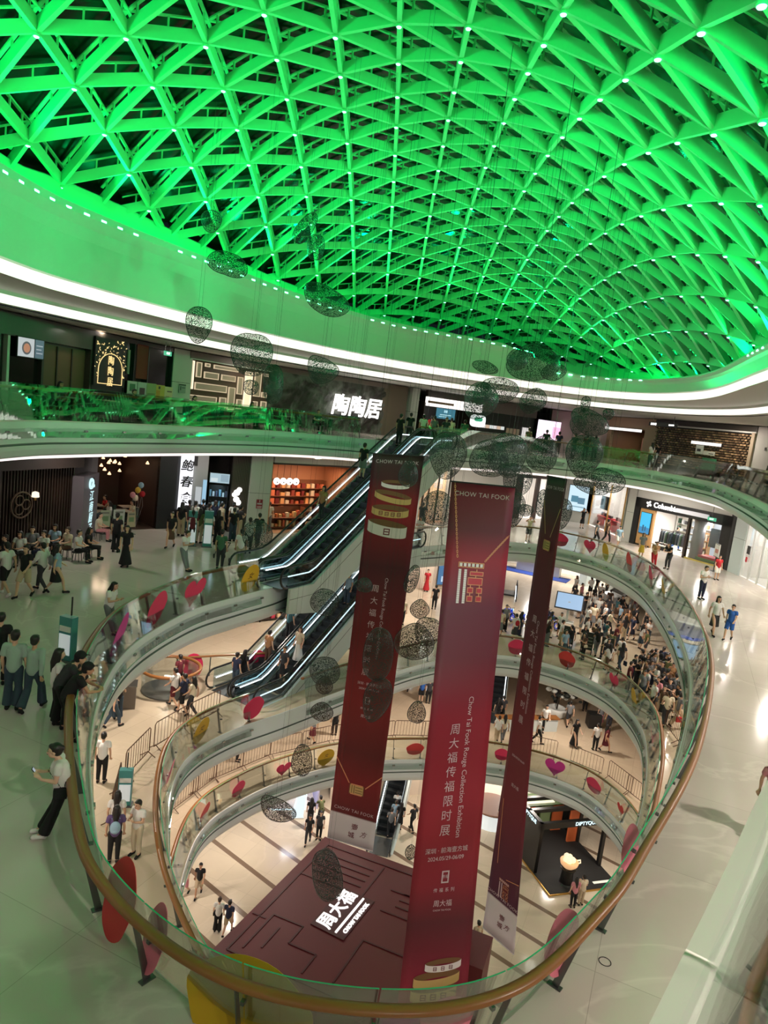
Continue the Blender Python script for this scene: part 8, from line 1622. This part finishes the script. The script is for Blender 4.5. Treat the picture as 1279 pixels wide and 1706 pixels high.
w = Wl((-6, 42), (3, 49), Z2); slab_wall(w, -8, w.L, 0, 4.3, mat('cream_shop_wall', (0, 0, 0)), 'wall_second_floor_left'); w = Wl((3, 49), (20, 52), Z2); slab_wall(w, 0, w.L, 0, 4.3, mat('dim_shop_wall', srgb(110, 84, 70), .5), 'wall_second_floor_back'); w = Wl((20, 52), (24, 36), Z2); slab_wall(w, 0, w.L, 0, 4.3, mat('dim_shop_wall', (0, 0, 0)), 'wall_second_floor_right')
# =================================================================== GROUND FLOOR SHOPS AND BLACK PAVILION
w = Wl((-8, 37.6), (-1.6, 39.2), Z1); slab_wall(w, -14, 3.4, 0, 4.4, M_WHITE, 'wall_ground_white', .2, .4); shop_box(w, 3.5, 6.3, 3.9, 2.5, mat('lilac_interior', srgb(196, 190, 220), .4), 'lit lilac shop window on the ground floor'); shop_light(w, 5, 1, 3.8, 120, (.8, .85, 1))
t = wthing(w, 'lit_window_frame', 3.6, 0, 0, 'glowing cyan frame of the ground floor shop window', 'window')
for x0_, x1_, z0_, z1_ in ((0, .05, 0, 2.9), (2.0, 2.05, 0, 2.9), (0, 2.05, 2.85, 2.9), (0, 2.05, .0, .05)): bx(x0_, x1_, -.03, .03, z0_, z1_).build('light_bar', emis('cyan_bar', (.75, .97, 1), 2.0), t)
bx(.05, 2.0, -.01, .01, .05, 2.85).build('window_glass', M_SHOPGLASS, t); t = wthing(w, 'display_plinth', 5.1, -.6, 0, 'glowing white slanted display plinth before the cyan frame', 'display'); b = MB(); b.add([(-.3, -.3, 0), (.3, -.3, 0), (.3, .3, 0), (-.3, .3, 0), (-.1, -.2, 1.3), (.35, -.2, 1.3), (.35, .2, 1.3), (-.1, .2, 1.3)], [(3, 2, 1, 0), (4, 5, 6, 7), (0, 1, 5, 4), (1, 2, 6, 5), (2, 3, 7, 6), (3, 0, 4, 7)]); b.build('lit_body', emis('plinth_white', (.85, .97, 1), 1.0), t); bx(-.35, .35, -.35, .35, 0, .04).build('base', M_WHITE, t)
screen(w, 3.7, 5.6, -.1, 3.0, 3.8, [(0, 0, 1, 1, (.45, .4, .95), 1.1), (.6, .3, .8, .8, (.2, .15, .6), .8)], 'purple blue lit strip over the ground floor shop window')
w = Wl((4.6, 42), (12.5, 44.5), Z1); slab_wall(w, -6, 2, 0, 4.4, mat('cream_shop_wall', (0, 0, 0)), 'wall_ground_cream', .2, .4); shop_box(w, 2.1, 8.5, 4.0, 3, M_INTW, 'bright white jewellery shop on the ground floor'); shop_light(w, 4, 1, 3.9, 150); shop_light(w, 7, 1, 3.9, 150)
t = thing('curved_kiosk', (8.9, 40.3, Z1), 'white curved kiosk counter with brown top on the ground floor', 'kiosk', .3); b = MB(); b.lathe([(1.3, 0), (1.3, .95)], n=32); b.build('lit_drum', emis('kiosk_panel', (.8, .93, .95), .55, (.8, .8, .8)), t); b = MB(); b.lathe([(1.36, .95), (1.38, 1.02), (1.3, 1.04)], n=32); b.build('counter_top', mat('kiosk_top', srgb(150, 110, 90), .4), t)
M_PAV = mat('pavilion_black', srgb(16, 15, 15), .4); M_CARPET = mat('black_carpet', srgb(28, 26, 24), .8)
t = thing('pavilion', (11.18, 33.78, Z1), 'open black pop-up pavilion with terracotta niches on the ground floor', 'pavilion', radians(19)); Wd, Dp = 4.4, 6.2
bx(0, Wd, 0, Dp, 0, .12).build('platform', M_CARPET, t); bx(-.04, Wd + .04, -.04, 0, 0, .1).build('brass_edge', M_GOLD, t); bx(-.04, 0, 0, Dp, 0, .1).build('brass_edge', M_GOLD, t)
for x, y in ((0, 1.7), (Wd - .2, 1.7), (0, Dp - .2), (Wd - .2, Dp - .2), (0, 3.9), (Wd - .2, 3.9)): bx(x, x + .2, y, y + .2, .12, 3.0).build('post', M_PAV, t)
for y in (1.7, 3.0, 4.2, 5.9): bx(0, Wd, y, y + .22, 2.7 if y < 2 else 2.85, 3.05).build('cross_beam', M_PAV, t)
for x in (0, Wd - .22): bx(x, x + .22, 1.7, Dp, 2.6, 3.05).build('side_beam', M_PAV, t)
b = text_mb('DIPTYQUE', .3, offset=.01); b.xf(UP90); o = b.build('lettering', emis('sign_cyan', (.7, .95, 1), 1.8), t); o.location = (2.9, 1.68, 2.88)
b = text_mb('DIPTYQUE', .3, offset=.01); b.xf(Matrix.Rotation(-pi / 2, 4, 'Z') @ UP90); o = b.build('lettering', emis('sign_cyan', (0, 0, 0), 0), t); o.location = (-.02, 2.9, 2.84)
bx(0, .15, 1.9, 3.9, .12, 2.6).build('side_wall', M_PAV, t); bx(.16, .2, 2.0, 3.0, .3, 2.2).build('terracotta_panel', M_ORANGE, t); bx(Wd - .2, Wd, 4.0, Dp, .12, 2.6).build('side_wall', M_PAV, t)
for k, (x, y, m) in enumerate(((1.4, 5.5, M_ORANGE), (2.4, 5.3, mat('sage_panel', srgb(130, 150, 104), .5)), (3.2, 5.2, M_ORANGE), (3.6, 4.0, M_ORANGE))): bx(x, x + .7, y, y + .12, .12, 2.3).build('niche_panel', m, t)
bx(.4, 4.0, 5.95, 6.1, .12, 2.4).build('back_wall', mat('sage_panel', (0, 0, 0)), t); bx(.2, Wd - .2, 4.2, Dp - .1, 2.45, 2.5).build('canopy', mat('moss_canopy', srgb(60, 74, 44), .6), t)
for k in range(3): bx(.4, 2.6, 4.4 + .55 * k, 4.6 + .55 * k, 2.51, 2.56).build('canopy_light', emis('canopy_glow', (1, .92, .66), 1.1), t)
bx(3.0, 4.2, .35, .5, .12, .15).build('floor_light', emis('floor_glow', (1, .95, .75), 1.0), t); area_light('pavilion_lamp', (12.2, 37.2, 2.4), .6, 45, LIGHT_WARM)
t = thing('display_pedestal', (12.3, 34.9, Z1 + .12), 'black pedestal on the pavilion carpet', 'pedestal', .3); b = MB(); b.lathe([(.4, 0), (.35, .06), (.3, .8), (.42, .85), (.42, .9)], n=20); b.build('column', M_PAV, t); bx(-.3, .3, -.3, .3, .9, .93).build('top_plate', M_DSTEEL, t)
t = thing('cup_model', (12.3, 34.9, Z1 + 1.05), 'glowing cream and orange cup model on the black pedestal', 'model', .3); M_CUP = mat('cup_orange', srgb(236, 170, 110), .5, emit=(1, .62, .32), estr=.55); M_CREAM = mat('cup_cream', srgb(250, 236, 200), .5, emit=(1, .9, .65), estr=.7); b = MB(); b.lathe([(.1, 0), (.3, .04), (.46, .2), (.5, .36), (.44, .38)], n=24); b.build('cup', M_CUP, t, True); b = MB(); [b.ball((.2 * cos(k), .2 * sin(k), .4 + .07 * (k % 3)), .17, 8) for k in range(6)]; b.ball((0, 0, .55), .16, 8); b.build('cream', M_CREAM, t, True); b = MB(); b.tube([(.45, 0, .34), (.68, 0, .36), (.72, 0, .2), (.44, 0, .14)], .04, 6); b.build('cup_handle', M_CREAM, t)
# small floor details and the green cart
t = thing('floor_drain', (3.94, 9.05, Z4), 'round drain ring in the pale marble floor', 'drain'); b = MB(); b.tube([(.085 * cos(2 * pi * i / 24), .085 * sin(2 * pi * i / 24), .004) for i in range(24)], .006, 5, True); b.build('ring', M_DSTEEL, t)
t = thing('pushchair', (-6.9, 30.2, Z4), 'black pushchair at the escalator foot', 'pushchair', .5); b = MB(); b.tube([(-.22, -.4, .9), (-.22, .1, .5), (-.22, .45, .12)], .018, 6); b.tube([(.22, -.4, .9), (.22, .1, .5), (.22, .45, .12)], .018, 6); b.tube([(-.22, -.4, .9), (.22, -.4, .9)], .02, 6); b.build('frame', M_BLACK, t); b = MB(); b.ball((0, .1, .55), .24, 10, 0, (1, 1.2, .8)); b.build('seat', mat('pushchair_cloth', srgb(40, 44, 46), .8), t, True); [MB().tube([(x + .0, y + .09 * cos(2 * pi * i / 12), .1 + .09 * sin(2 * pi * i / 12)) for i in range(12)], .02, 5, True).build('wheel', M_BLACK, t) for x in (-.24, .24) for y in (-.35, .45)]
